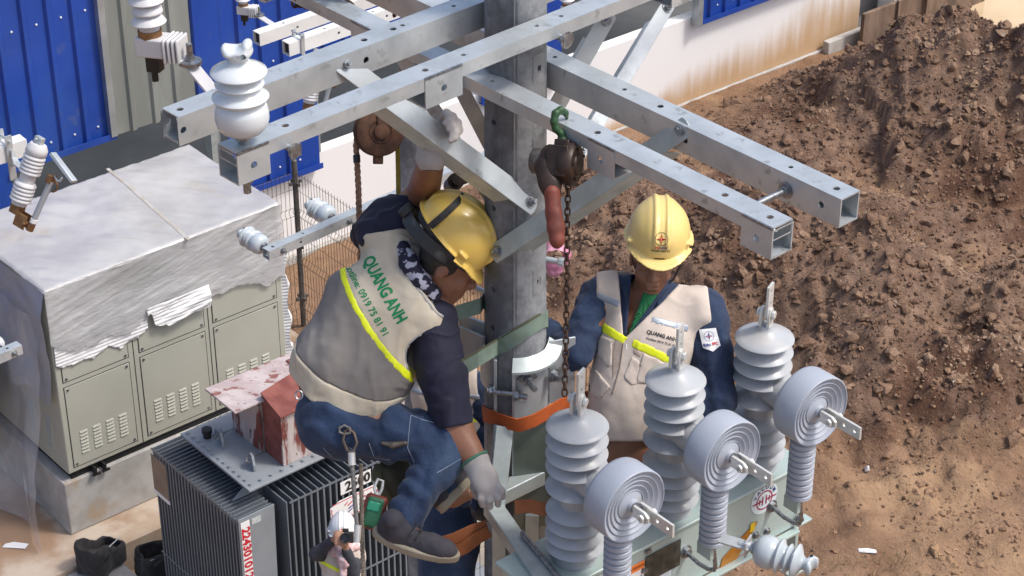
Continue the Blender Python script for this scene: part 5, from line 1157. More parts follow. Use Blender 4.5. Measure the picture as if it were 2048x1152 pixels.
M_olw = mat('olive_webbing', (.10, .10, .055), .8, 0, (.075, .08, .045), 16, 5)
VA = np.stack([_RT, _UP, -_FW], 1)                            # image right, image up, towards the camera
class Fig:
    def __init__(s, x, y, d): s.d = d; s.O = D(x, y, d)
    def P(s, x, y, w=0.0): return (D(x, y, s.d-w)-s.O) @ VA
    def W(s, q): return np.array(q) @ VA.T+s.O
    def L(s, world): return (np.array(world)-s.O) @ VA
    def soft(s, pts, pad, h):
        a = np.array(pts); return Soft(a.min(0)-pad, a.max(0)+pad, h, s.O, VA)
def wrinkle(p, d, amp, sc, seed, oct=3, st=(1, 1, 1)):
    d = np.array(d); k = np.abs(d) < .035; q = p[k]*sc*np.array(st); d[k] += amp*fbm(q[:, 0], q[:, 1], q[:, 2], oct, seed); return d
def crease(p, d, amp, sc, seed, st=(1, 1, 1), width=.10):
    """narrow folds where a stretched noise crosses zero"""
    d = np.array(d); k = np.abs(d) < .035; q = p[k]*sc*np.array(st); n = fbm(q[:, 0], q[:, 1], q[:, 2], 2, seed); m = np.clip(vnoise(q[:, 0]*.6, q[:, 1]*.6, q[:, 2]*.6, seed+5)+.35, 0, 1); d[k] -= amp*np.exp(-(n/width)**2)*m; return d
def rings(p, d, a, b, amp, n, seed, ph=0):
    """creases running round a limb"""
    a = np.array(a, float); b = np.array(b, float); u = b-a; L = np.linalg.norm(u); u = u/L; k = np.abs(d) < .035; q = p[k]; t = ((q-a) @ u)/L
    nz = fbm(q[:, 0]*6, q[:, 1]*6, q[:, 2]*6, 2, seed); d = np.array(d); d[k] += amp*np.sin(6.283*(t*n+nz*.55+ph))*np.clip(.4+nz, 0, 1.2); return d
def basis(up, front):
    up = np.array(up, float); up /= np.linalg.norm(up); f = np.array(front, float); f = f-up*np.dot(f, up); f /= np.linalg.norm(f); return np.stack([np.cross(f, up), f, up], 1)   # x right, y front, z up
def helmet_field(p):
    x, y, z = p[:, 0], p[:, 1], p[:, 2]
    rib = .0062*np.exp(-((np.abs(x)-.021)/.0075)**4)*np.clip((z-.012)/.03, 0, 1)+.0035*np.exp(-(np.abs(x)/.05)**8)*np.clip((z-.01)/.03, 0, 1)
    dome = ell(p, (0, 0, 0), (.108, .140, .122))-rib
    dome = smax(dome, -(z+.018), .004)
    inner = ell(p, (0, 0, -.004), (.101, .133, .114))
    dome = np.maximum(dome, -inner)
    # rim and peak
    yy = y-.0; e = np.sqrt((x/.121)**2+(np.where(yy > 0, yy/.176, yy/.150))**2); zz = z+.012+.0*e+np.clip(y-.10, 0, 1)*.42+.25*np.clip(np.abs(x)-.06, 0, 1)*(y > .05)
    rimd = np.maximum(np.maximum((e-1)*.115, np.abs(zz)-.003), -inner)
    d = smin(dome, rimd, .008)
    for s_ in (-1, 1): d = smin(d, rbox(p, (s_*.098, .062, .006), (.012, .017, .006), .004), .003)
    return d
def helmet(name, label, fig, c, B, m, k=1.0, logo=None, strap=True):
    A = VA @ B*1.0; W0 = fig.W(c); t = thing(name, label, 'helmet', W0)
    so = Soft((-.13, -.16, -.075), (.13, .205, .135), .0038, W0, A*k); so.mesh(helmet_field(so.p), 'shell', m, t, 1)
    hm = np.eye(4); hm[:3, :3] = A*k; hm[:3, 3] = W0
    b = MB(hm); b.ribbon([(.095*math.cos(a), .128*math.sin(a), -.03) for a in np.linspace(0, 2*math.pi, 33)], .026, .004, (0, 0, 1)); b.build('headband', M_strap, t)
    if strap:
        for s_ in (-1, 1): b = MB(hm); b.ribbon([(s_*.094, .03, -.02), (s_*.088, .04, -.08), (s_*.062, .055, -.15), (s_*.02, .07, -.186)], .012, .003, (0, 1, 0)); b.build('chin_strap', M_strap, t)
    return t, hm
def head_field(p, B, c):
    """head in the helmet's frame; p in figure space"""
    q = (p-np.array(c)) @ B
    d = ell(q, (0, -.008, -.02), (.076, .098, .105)); d = smin(d, ell(q, (0, .038, -.10), (.058, .062, .072)), .03)
    d = smin(d, ell(q, (0, .062, -.155), (.032, .03, .026)), .025)                               # chin
    d = smin(d, cap(q, (-.035, .088, -.035), (.035, .088, -.035), .014), .012)                    # brow
    nose = smin(cap(q, (0, .098, -.045), (0, .118, -.083), .009, .013), cap(q, (-.012, .104, -.087), (.012, .104, -.087), .010), .008); d = smin(d, nose, .008)
    d = smin(d, cap(q, (-.016, .096, -.117), (.016, .096, -.117), .0075), .006); d = smin(d, cap(q, (-.014, .094, -.131), (.014, .094, -.131), .0085), .006)
    d = smax(d, -cap(q, (-.02, .104, -.1235), (.02, .104, -.1235), .0022), .003)
    for s_ in (-1, 1):
        d = smax(d, -ell(q, (s_*.033, .100, -.055), (.017, .012, .010)), .012); d = smin(d, ell(q, (s_*.032, .083, -.056), (.012, .012, .010)), .004)
        d = smin(d, ell(q, (s_*.045, .068, -.085), (.02, .02, .022)), .02)                         # cheek
        d = smin(d, ell(q, (s_*.079, -.012, -.065), (.011, .022, .034)), .006)                     # ear
    return d
def hair_field(p, B, c):
    q = (p-np.array(c)) @ B; d = ell(q, (0, -.018, -.02), (.081, .096, .108)); d = np.maximum(d, q[:, 1]-.045-.25*(q[:, 2]+.02)); return np.maximum(d, -(q[:, 2]+.115))
def finger(p, pts, r): return chain(p, pts, [r*(1-.06*i) for i in range(len(pts))], .006)
def badge(name, M, par, size=1.0, ground=True):
    """round four point star emblem"""
    disc('emblem_ring', M @ np.diag([size, size, 1, 1]), .0185, M_nvl if ground else M_bl, par, .0172)
    b = MB(M @ np.diag([size, size, 1, 1])); n = 8; V_ = [(0, 0, .0006)]+[((.0155 if i % 2 == 0 else .0042)*math.sin(i*math.pi/4), (.0155 if i % 2 == 0 else .0042)*math.cos(i*math.pi/4), .0006) for i in range(8)]
    b.add(V_, [(0, 1+i, 1+(i+1) % 8) for i in range(8)]); b.build('emblem_star', M_nvl if ground else mat('star_red', (.30, .02, .015), .5), par, smooth=None)
    b = MB(M @ np.diag([size*.62, size*.62, 1, 1])); b.add([(x, y, .0012) for x, y, z in V_], [(0, 1+i, 1+(i+1) % 8) for i in range(8)]); b.build('emblem_star', M_or, par, smooth=None)

# ================================================================== worker gripping the brace, seen from behind
f1 = Fig(780, 700, 7.50); P = f1.P
w1 = thing('person', 'worker seen from behind leaning over in khaki vest, navy shirt and jeans, gripping the brace', 'person', f1.W(P(690, 900)))
# depth of the brace where the hand holds it
ub = (pE-pA)/np.linalg.norm(pE-pA); bd = min(((np.linalg.norm(np.cross(ray(893, 255), pA+ub*t-CAM)), t) for t in np.linspace(0, 1.2, 200)))[1]; hb = pA+ub*bd
HW = f1.d-float((hb-CAM) @ _FW)                              # offset of the brace towards the camera
pel, lum, che = P(688, 800), P(703, 745), P(757, 622); shL, shR = P(772, 478, -.03), P(862, 642, 0)
elL, wrL = P(844, 396, min(-.15, HW-.2)), P(866, 306, HW-.11); sQ = P(774, 444, -.10); elR, wrR = P(906, 850, .02), P(956, 932, .06)
hipA, knA, anA = P(668, 845, .02), P(900, 888, .0), P(796, 1052, .10); hipB, knB, anB = P(690, 835, -.14), P(870, 880, -.26), P(905, 990, -.10)
hc = P(910, 468, .07); HB = basis((.72, .60, .30), (.66, -.74, -.10)); nk = P(832, 548, -.02)
def torso1(p, g=0.0):
    d = chain(p, [pel, lum, che], [.160, .180, .182], .05, ((0, 0, 1), 1.38)); d = smin(d, cap(p, shL, shR, .088, .092), .07); return d-g
def arms1(p, g=0.0):
    a = smin(cap(p, sQ, elL, .060, .058), cap(p, elL, wrL, .062, .043), .02); b = smin(cap(p, shR, elR, .080, .060), cap(p, elR, wrR, .064, .042), .03); return np.minimum(a, b)-g
def legs1(p, g=0.0):
    a = smin(cap(p, hipA, knA, .112, .082), cap(p, knA, anA, .082, .056), .03); b = smin(cap(p, hipB, knB, .105, .08), cap(p, knB, anB, .08, .055), .03)
    d = smin(a, b, .03); return smin(d, chain(p, [pel, P(672, 835)], [.148, .135], .03, ((0, 0, 1), 1.25)), .05)-g
HBh = basis((.45, .82, .35), (.80, -.48, -.12)); hch = P(908, 504, .06); hq = lambda v: np.array(v) @ HBh.T+hch
so = f1.soft([pel, hc, wrL, wrR, anA, anB, P(985, 480), shL], .15, .0105); p = so.p
dh = head_field(p, HBh, hch)
body = smin(torso1(p, -.03), arms1(p), .03); body = smin(body, legs1(p, -.016), .03)
body = smin(body, smin(cap(p, nk, hq((0, -.02, -.09)), .062, .056), dh, .02), .03)
for a in (P(872, 284, HW-.10), P(972, 970, .07)): body = smin(body, ell(p, a, (.03, .03, .025)), .02)
for a, s_ in ((anA, P(860, 1105, .10)), (anB, P(935, 985, -.08))): body = smin(body, cap(p, a, s_, .045, .03), .02)
so.mesh(body, 'body', M_skin, w1, 1)
so = f1.soft([hc+.1, hc-.1], .06, .005); so.mesh(hair_field(so.p, HBh, hch), 'hair', M_hair, w1, 1)
# vest
sp = np.array([.46, .887, .62]); sp /= np.linalg.norm(sp)
hem0 = P(715, 868, .14); so = f1.soft([P(575, 870, -.2), P(905, 440, .2)], .02, .0055); p = so.p
v0 = torso1(p, .012); v0 = wrinkle(p, v0, .013, 5.5, 31, 2, (1.5, .6, 1)); v0 = wrinkle(p, v0, .008, 13, 33, 2, (1.2, .5, 1)); v0 = wrinkle(p, v0, .0035, 24, 37, 2); v0 = crease(p, v0, .009, 5, 61, (1.3, .55, 1)); v0 = crease(p, v0, .006, 9, 67, (.6, 1.3, 1))
k_ = np.abs(v0) < .04; q_ = p[k_]; v0[k_] += .004*np.sin((q_ @ np.array([.887, -.46, 0]))*42+3*fbm(q_[:, 0]*5, q_[:, 1]*5, q_[:, 2]*5, 2, 4))*np.clip((q_ @ sp-P(760, 620) @ sp)*-6, 0, 1)
v0 = np.maximum(v0, -plane(p, hem0, sp))
aL, aR = P(752, 452, 0), P(866, 690, .0)
v0 = smax(v0, plane(p, P(758, 462, 0), (-.15, .95, .1)), .006)           # raised arm hole
v0 = smax(v0, -(cap(p, P(850, 700, .02), P(960, 900, .02), .085)), .01)   # lowered arm hole
v0 = smax(v0, plane(p, P(886, 640, 0), (.93, -.2, 0)), .008)
neckcut = cap(p, P(842, 505, .1), P(905, 590, .1), .078); v0 = smax(v0, -neckcut, .008)
v0 = np.maximum(v0, -torso1(p, -.012))
na, nb = P(668, 512, .1), P(787, 722, .1); sl = nb-na; sn = np.cross(sl, (0, 0, 1)); sn /= np.linalg.norm(sn); sn = sn if sn[0] > 0 else -sn
sn = sn+np.array([0, 0, .12]); sn /= np.linalg.norm(sn); bow = .012
mid = (na+nb)/2; sd = plane(p, mid, sn)+.016-.35*((p-mid) @ (sl/np.linalg.norm(sl)))**2
yoke_o = so.mesh(np.maximum(v0, -(sd-.006)), 'vest_yoke', M_beige, w1, 1)
rimd = np.minimum(np.abs(cap(p, P(850, 700, .02), P(960, 900, .02), .085)-.006), np.abs(neckcut-.006)); so.mesh(np.maximum(np.maximum(v0-.0025, rimd-.0045), -(sd-.01)), 'vest_piping', mat('grey_piping', (.30, .30, .31), .7), w1)
hemd = plane(p, hem0, sp)-.088
so.mesh(np.maximum(np.maximum(v0, sd-.006), -hemd), 'vest_back_mesh', M_meshg, w1, 1)
so.mesh(np.maximum(np.maximum(v0-.002, hemd), sd), 'vest_hem', M_beige, w1, 1)
so.mesh(np.maximum(v0-.0018, np.abs(sd)-.0125), 'reflective_stripe', M_hiv, w1, 1)
dq = (sl/np.linalg.norm(sl)); TM = np.eye(4); TM[:3, 0] = VA @ dq; upq = np.cross((0, 0, 1), dq); TM[:3, 1] = VA @ upq; TM[:3, 2] = VA[:, 2]
TM[:3, 3] = f1.W(P(767, 579, .15)); drape_text('vest_lettering', 'QUANG ANH', TM, .060, M_gr, yoke_o, w1, _FW, .0022, .70, 1.0)
TM = TM.copy(); TM[:3, 3] = f1.W(P(730, 598, .15)); drape_text('vest_lettering', 'Hotline: 0919 75 81 91', TM, .034, M_gr, yoke_o, w1, _FW, .0006, .93, 1.0)
# shirt sleeves
so = f1.soft([shL, elL, P(700, 470)], .10, .0055); p = so.p
d = smin(cap(p, sQ, elL, .078, .073), cap(p, P(730, 470, -.08), sQ, .05, .072), .05); d = smin(d, cap(p, P(744, 466, -.025), P(800, 452, -.03), .064, .066), .03); d = crease(p, d, .007, 9, 99, (1.2, .8, 1))
d = rings(p, d, shL, elL, .004, 4, 3); d = wrinkle(p, d, .004, 12, 5); d = np.maximum(d, plane(p, P(846, 393, 0), (.12, 1, 0))); so.mesh(d, 'sleeve', M_navy, w1, 1)
so = f1.soft([shR, elR], .13, .0055); p = so.p
d = smin(cap(p, shR, P(884, 745, .03), .094, .084), cap(p, P(884, 745, .03), P(912, 868, .03), .084, .070), .03); d = crease(p, d, .008, 8, 95, (.8, 1.4, 1)); d = rings(p, d, shR, elR, .003, 5, 8); d = wrinkle(p, d, .004, 14, 6)
d = np.maximum(d, plane(p, P(912, 850, .02), (P(925, 905)-P(905, 800)))); d = np.maximum(d, -cap(p, shR, elR, .06, .05)); so.mesh(d, 'sleeve', M_navy, w1, 1)
# jeans
so = f1.soft([hipA, knA, anA, anB, P(600, 770), knB+[0, 0, .04]], .115, .0068); p = so.p
d = legs1(p, .004); d = rings(p, d, hipA, knA, .006, 5, 12); d = rings(p, d, knA, anA, .006, 5, 14, .3); d = crease(p, d, .009, 6, 71, (.8, 1.2, 1)); d = crease(p, d, .007, 11, 73, (1.2, .8, 1)); d = wrinkle(p, d, .006, 9, 41); d = wrinkle(p, d, .003, 26, 43, 2)
d = np.maximum(d, plane(p, P(690, 812, .1), sp)-np.clip(p[:, 0]-P(760, 800)[0], 0, 1)*1.2); dA = (anA-knA)/np.linalg.norm(anA-knA); dB = (anB-knB)/np.linalg.norm(anB-knB); d = np.maximum(d, -cap(p, anA+dA*.09, anA+dA*.3, .08)); d = np.maximum(d, -cap(p, anB+dB*.09, anB+dB*.3, .08))
so.mesh(d, 'jeans', M_jean, w1, 1)
ss = lambda pts, r=.0018: None
b = MB(); jo = [o for o in w1.children if o.name.startswith('jeans')][0]
def stitch(pts, r=.0016, dense=10):
    q = []
    for a, c in zip(pts[:-1], pts[1:]):
        for i in range(dense): q.append(f1.W(P(a[0]+(c[0]-a[0])*i/dense, a[1]+(c[1]-a[1])*i/dense, .2)))
    b.tube(drape(jo, q, _FW, .001), r, 4)
stitch([(818, 835), (845, 845), (870, 852)]); stitch([(818, 835), (812, 900), (826, 935)]); stitch([(735, 890), (745, 925), (780, 927)]); stitch([(640, 900), (660, 925), (700, 935)]); stitch([(872, 950), (900, 935), (925, 920)])
b.build('jeans_stitching', mat('pale_thread', (.20, .25, .33), .8), w1, kind='stuff')
# belt and loops
so = f1.soft([P(590, 760, -.2), P(840, 850, .2)], .03, .006); p = so.p
d = np.maximum(torso1(p, -.004), np.abs(plane(p, P(700, 848, .14), sp)+.028)-.024); so.mesh(d, 'tool_belt', M_strap, w1)
bl = [o for o in w1.children if o.name.startswith('tool_belt')][0]
for (x, y, dx, dy) in ((600, 772, 12, 14), (640, 822, 12, 14)):
    q = drape(bl, [f1.W(P(x+dx*k/4*1.6, y+dy*k/4*1.6-8, .2)) for k in range(5)], _FW, .008); b = MB(); b.ribbon(q, .022, .004, [VA @ np.array([.7, .7, 0])]*5); b.build('belt_loop', mat('tan_webbing', (.28, .24, .14), .8), w1)
b = MB(); b.tube([f1.W(P(598+7*math.cos(a), 790+9*math.sin(a), .15)) for a in np.linspace(0, 6.28, 13)[:-1]], .003, 6, closed=True); b.build('belt_ring', M_bolt, w1)
# gloves
so = f1.soft([P(945, 915, .05), P(1010, 1018, .12)], .035, .0038); p = so.p
pm = [P(956, 934, .06), P(968, 955, .08), P(977, 975, .085)]
d = chain(p, pm, [.042, .046, .043], .02, ((.3, 0, 1), 1.75)); 
for a, m_, e, r in (((962, 978), (962, 996), (966, 1009), .0135), ((975, 982), (979, 1001), (980, 1013), .0140), ((988, 980), (995, 996), (996, 1009), .0135), ((995, 970), (1004, 982), (1006, 994), .0120)):
    d = smin(d, finger(p, [P(*a, .085), P(*m_, .095), P(*e, .075)], r), .009)
d = smin(d, finger(p, [P(952, 955, .06), P(948, 978, .04), P(953, 992, .02)], .014), .012)
d = smin(d, cap(p, P(952, 925, .055), P(957, 936, .06), .050, .045), .015); d = wrinkle(p, d, .0025, 28, 3, 2); so.mesh(d, 'glove', M_glove, w1, 1)
so = f1.soft([P(930, 900, .0), P(980, 950, .12)], .03, .004); p = so.p; d = np.maximum(cap(p, elR, wrR, .068, .053), np.abs(plane(p, P(948, 920, .055), wrR-elR))-.005); so.mesh(d, 'glove_cuff', M_cuff, w1)
so = f1.soft([P(845, 325, HW-.14), P(922, 226, HW+.05)], .03, .0042); p = so.p
d = chain(p, [P(862, 316, HW-.11), P(870, 288, HW-.10), P(886, 256, HW-.075)], [.052, .052, .036], .02)
for a, m_, e, r in (((884, 238), (893, 226), (899, 240), .0135), ((897, 243), (905, 234), (906, 252), .0142), ((907, 254), (915, 246), (912, 264), .0140), ((911, 268), (919, 260), (909, 275), .0125)):
    d = smin(d, finger(p, [P(*a, HW-.06), P(*m_, HW-.0), P(*e, HW+.03), P(e[0]-8, e[1]+6, HW+.03)], r), .007)
d = smin(d, finger(p, [P(862, 290, HW-.08), P(862, 272, HW-.06), P(870, 262, HW-.06)], .0145), .01)
d = wrinkle(p, d, .002, 30, 9, 2); so.mesh(d, 'glove', M_glove, w1, 1)
# shoes
def shoe(heel, toe, up, seed):
    heel, toe = np.array(heel), np.array(toe); f = (toe-heel); L = np.linalg.norm(f); B = basis(up, f/L); so = f1.soft([heel, toe, heel+np.array(up)*.1], .09, .005); q = (so.p-heel) @ B
    sol = rbox(q, (0, L*.5, .012), (.045, L*.5+.01, .016), .014); k = np.clip((q[:, 1]-L*.55)/(L*.5), 0, 1); sol = sol+.0
    upq = ell(q, (0, L*.70, .022), (.045, L*.33, .046)); upq = smin(upq, ell(q, (0, L*.24, .040), (.038, L*.25, .05)), .03); upq = smin(upq, cap(q, (0, L*.22, .03), (0, L*.16, .085), .042), .02); upq = np.maximum(upq, -(q[:, 2]-.018))
    upq = wrinkle(so.p, upq, .003, 25, seed, 2); so.mesh(upq, 'shoe_upper', M_shoe, w1, 1)
    outl = np.sqrt((q[:, 0]/(.050-.006*np.cos(q[:, 1]/L*6)))**2+0*q[:, 0]); sol = np.maximum(np.maximum(ell(np.stack([q[:, 0], (q[:, 1]-L*.5), q[:, 2]*0], 1), (0, 0, 0), (.052, L*.55, 1)), np.abs(q[:, 2]-.008)-.016), -1); so.mesh(sol, 'shoe_sole', M_sole, w1, 1)
    b = MB(); Mx = np.eye(4); Mx[:3, :3] = VA @ B; Mx[:3, 3] = f1.W(heel); b.M = Mx
    for i in range(4): y = L*(.42+.075*i); b.tube([(-.03, y, .075-.012*i), (0, y+.012, .09-.014*i), (.03, y, .075-.012*i)], .0035, 5)
    b.build('laces', M_strap, w1, kind='stuff')
shoe(P(752, 1066, .12), P(902, 1136, .10), np.array([.18, .70, .60]), 5)
shoe(P(884, 1022, -.06), P(960, 968, -.12), np.array([-.62, .62, -.1]), 6)
# scarf and helmet
so = f1.soft([P(800, 480, -.1), P(885, 600, .15)], .03, .005); p = so.p
ring = [P(806, 496, .05), P(818, 528, .075), P(842, 562, .075), P(866, 588, .05), P(872, 592, -.02)]
d = chain(p, ring, [.026, .032, .033, .027, .022], .02); d = wrinkle(p, d, .006, 18, 13, 2); so.mesh(d, 'scarf', M_chk, w1, 1)
h1, hm1 = helmet('helmet', 'yellow safety helmet on the head of the worker seen from behind', f1, hc, HB, M_yel, 1.10, strap=False)
b = MB(hm1); b.ribbon([(.106*math.cos(a), -.075, .004+.118*math.sin(a)*.86) for a in np.linspace(-.3, math.pi+.3, 25)], .022, .004, (0, 1, 0)); b.build('goggle_strap', M_strap, h1)
b = MB(hm1); b.ribbon([(-.098*math.cos(a), -.02-.125*math.sin(a), -.052-.02*math.sin(a)) for a in np.linspace(-.5, math.pi+.5, 25)], .042, .008, (0, 0, 1)); b.lathe([(0, 0), (.026, 0), (.026, .02), (.018, .026), (0, .026)], 16, zframe((0, -.148, -.07), (0, -1, 0))); b.build('suspension', mat('grey_black_harness', (.03, .033, .036), .55, 0, (.10, .11, .11), 22, 4, .5, .7), h1, smooth=50)

# ================================================================== worker facing the camera behind the recloser
f2 = Fig(1300, 640, 7.80); P = f2.P
w2 = thing('person', 'worker facing the camera behind the recloser in sand vest over denim shirt, looking down', 'person', f2.W(P(1250, 900)))
hc2 = P(1318, 466, .07); HB2 = basis((.05, .84, .54), (-.03, -.55, .83)); HB2h = basis((.05, .90, .42), (-.06, -.42, .90)); hc2h = P(1309, 490, .05); hq2 = lambda v: np.array(v) @ HB2h.T+hc2h
nk2 = P(1296, 585, -.01); sR2, sL2 = P(1218, 584, -.03), P(1402, 618, .0); ch2, wa2, pe2 = P(1298, 680, .0), P(1262, 790, -.02), P(1245, 900, -.05)
eR2, hR2 = P(1153, 706, .02), P(1068, 652, -.10); eL2, hL2 = P(1437, 800, .03), P(1300, 822, .02)
def torso2(p, g=0.0):
    d = chain(p, [pe2, wa2, ch2], [.150, .155, .172], .05, ((0, 0, 1), 1.42)); d = smin(d, cap(p, sR2, sL2, .072, .080), .06); return d-g
so = f2.soft([hc2, pe2, hR2, eL2, P(1318, 400)], .13, .010); p = so.p
dh = head_field(p, HB2h, hc2h); body = torso2(p, -.03)
for a, e, h_ in ((sR2, eR2, hR2), (sL2, eL2, hL2)): body = smin(body, smin(cap(p, a, e, .058, .046), cap(p, e, h_, .046, .034), .02), .03)
body = smin(body, smin(cap(p, nk2, hq2((0, -.02, -.09)), .058, .054), dh, .02), .03)
for k in range(4): body = smin(body, finger(p, [hL2+[-.02, .012-.012*k, 0], hL2+[-.06, .008-.014*k, .02], hL2+[-.085, -.01-.013*k, .01]], .010), .008)
for sgn in (-1, 1): body = smin(body, cap(p, pe2+[sgn*.09, 0, 0], pe2+[sgn*.10, -.22, -.02], .08, .07), .03)
so.mesh(body, 'body', M_skin, w2, 1)
so = f2.soft([hc2h+[.09, .09, .09], hc2h-.11], .07, .0035); p = so.p; q = (p-hc2h) @ HB2h
so.mesh(np.maximum(head_field(p, HB2h, hc2h)-.001, np.maximum(np.maximum(q[:, 2]+.0, -(q[:, 2]+.18)), -(q[:, 1]-.01))), 'face', M_skin, w2, 0)
br = MB()
for s_ in (-1, 1): br.tube([VA @ (hq2((s_*.016, .106, -.034)))+f2.O, VA @ (hq2((s_*.034, .104, -.030)))+f2.O, VA @ (hq2((s_*.052, .088, -.036)))+f2.O], .004, 6)
br.build('eyebrows', M_hair, w2)
so = f2.soft([hc2+.1, hc2-.1], .04, .006); so.mesh(hair_field(so.p, HB2h, hc2h), 'hair', M_hair, w2, 1)
# denim shirt sleeves
for nm, a, e, h_, ra in (('sleeve', sR2+[-.034, -.012, -.01], eR2, hR2, .074), ('sleeve', sL2+[.012, 0, -.01], eL2, hL2, .080)):
    so = f2.soft([a, e, h_], .11, .006); p = so.p; d = smin(cap(p, a, e, ra, .066), cap(p, e, h_+(e-h_)*.12, .066, .050), .03)
    d = rings(p, d, a, e, .003, 4, 22); d = rings(p, d, e, h_, .004, 4, 23, .4); d = crease(p, d, .009, 8, 91, (1, .8, 1)); d = wrinkle(p, d, .010, 7, 44, 2); d = wrinkle(p, d, .005, 14, 45); d = wrinkle(p, d, .003, 30, 46, 2); sl2 = so.mesh(d, nm, M_jean2, w2, 1)
# vest
so = f2.soft([P(1150, 520, -.2), P(1450, 880, .2)], .02, .0055); p = so.p; v = torso2(p, .012); v = wrinkle(p, v, .011, 6, 50, 2, (1.4, .6, 1)); v = wrinkle(p, v, .006, 12, 51, 2, (1.2, .6, 1)); v = wrinkle(p, v, .003, 20, 52, 2); v = crease(p, v, .007, 5, 81, (1.3, .5, 1)); v = crease(p, v, .005, 9, 83, (.8, 1.1, 1))
v = smax(v, plane(p, P(1424, 640, 0), (.95, .12, .1)), .008); v = smax(v, plane(p, P(1190, 590, 0), (-.98, .06, .05)), .008)
v = np.maximum(v, -plane(p, P(1245, 880, 0), (0, 1, 0))); v = np.maximum(v, -torso2(p, -.012))
# neck opening: V down the front
ax0, ax1 = P(1300, 560, .1), P(1256, 682, .2); dv = ax1-ax0; Lv = np.linalg.norm(dv[:2]); un = dv[:2]/Lv; tt = (p[:, :2]-ax0[:2]) @ un; ww = (p[:, :2]-ax0[:2]) @ np.array([-un[1], un[0]])
open_ = np.where(p[:, 2] > -.04, np.abs(ww+.012)-np.clip(.108*(1-tt/Lv), -.01, .2), np.linalg.norm(p-nk2, axis=1)-.08)
v = smax(v, -open_, .004)
vest2 = so.mesh(v, 'vest', M_sand, w2, 1)
# front meshes, stripes
zc = np.array([-.35, -.94]); zx = (p[:, :2]-P(1256, 682)[:2]) @ np.array([.94, -.35])
def band(x0, y0, x1, y1, hw, name, m, lim, off=.0025):
    a, c = P(x0, y0, .1), P(x1, y1, .1); u = (c-a)[:2]; L = np.linalg.norm(u); u = u/L; t = (p[:, :2]-a[:2]) @ u; n_ = np.abs((p[:, :2]-a[:2]) @ np.array([-u[1], u[0]]))
    d = np.maximum(np.maximum(v-off, n_-hw), np.maximum(-t, t-L)); d = np.maximum(d, -p[:, 2]-.0); return so.mesh(d, name, m, w2)
band(1196, 648, 1251, 683, .0165, 'reflective_stripe', M_hiv, 0); band(1264, 685, 1345, 722, .0165, 'reflective_stripe', M_hiv, 0)
band(1196, 590, 1240, 609, .0125, 'shoulder_stripe', M_refl, 0); band(1302, 638, 1378, 658, .0125, 'shoulder_stripe', M_refl, 0)
def patch(poly_px, name, m, off=.003, th=.012):
    pts = [P(x, y, .1)[:2] for x, y in poly_px]; d = None; n = len(pts); ar = sum(pts[i][0]*pts[(i+1) % n][1]-pts[(i+1) % n][0]*pts[i][1] for i in range(n)); s_ = 1 if ar > 0 else -1
    for i in range(n):
        a, c = pts[i], pts[(i+1) % n]; u = c-a; u = u/np.linalg.norm(u); e = ((p[:, :2]-a) @ np.array([u[1], -u[0]]))*s_; d = e if d is None else np.maximum(d, e)
    return so.mesh(np.maximum(np.maximum(smax(v-off, d, .002), -p[:, 2]), -(v+th)), name, m, w2)
patch([(1232, 672), (1253, 684), (1240, 740), (1222, 762), (1225, 700)], 'mesh_panel', M_meshs, .002); patch([(1262, 694), (1284, 704), (1282, 720), (1266, 708)], 'mesh_panel', M_meshs, .002)
patch([(1198, 668), (1226, 680), (1224, 730), (1216, 735), (1196, 712)], 'pocket', M_sand, .006); patch([(1264, 712), (1280, 722), (1276, 768), (1262, 772), (1246, 752)], 'pocket', M_sand, .005); patch([(1284, 704), (1330, 726), (1326, 768), (1270, 766), (1276, 742)], 'pocket', M_sand, .008)
patch([(1192, 738), (1222, 775), (1200, 800), (1180, 790)], 'vest_flap', M_sand, .007)
b = MB(); q = drape(vest2, [f2.W(P(1253-k*1.2-max(0, k-6)*1.2, 690+k*8.5, .3)) for k in range(13)], _FW, .002); b.tube(q, .0032, 6); b.build('zip', mat('tan_zip', (.36, .30, .25), .6), w2)
b = MB(); b.cyl(f2.W(P(1252, 688, .2)), f2.W(P(1252, 698, .2)), .004, n=8); b.build('zip_puller', M_tin, w2)
TM = np.eye(4); td = np.array([.96, -.27, 0]); TM[:3, 0] = VA @ td; TM[:3, 1] = VA @ np.array([.27, .96, 0]); TM[:3, 2] = VA[:, 2]; TM[:3, 3] = f2.W(P(1331, 674, .3)); drape_text('vest_lettering', 'QUANG ANH', TM, .0195, M_bl, vest2, w2, _FW, .0006, .95)
TM = TM.copy(); TM[:3, 3] = f2.W(P(1329, 687, .3)); drape_text('vest_lettering', 'Hotline: 0919 75 81 91', TM, .0125, M_bl, vest2, w2, _FW, .0002, .95)
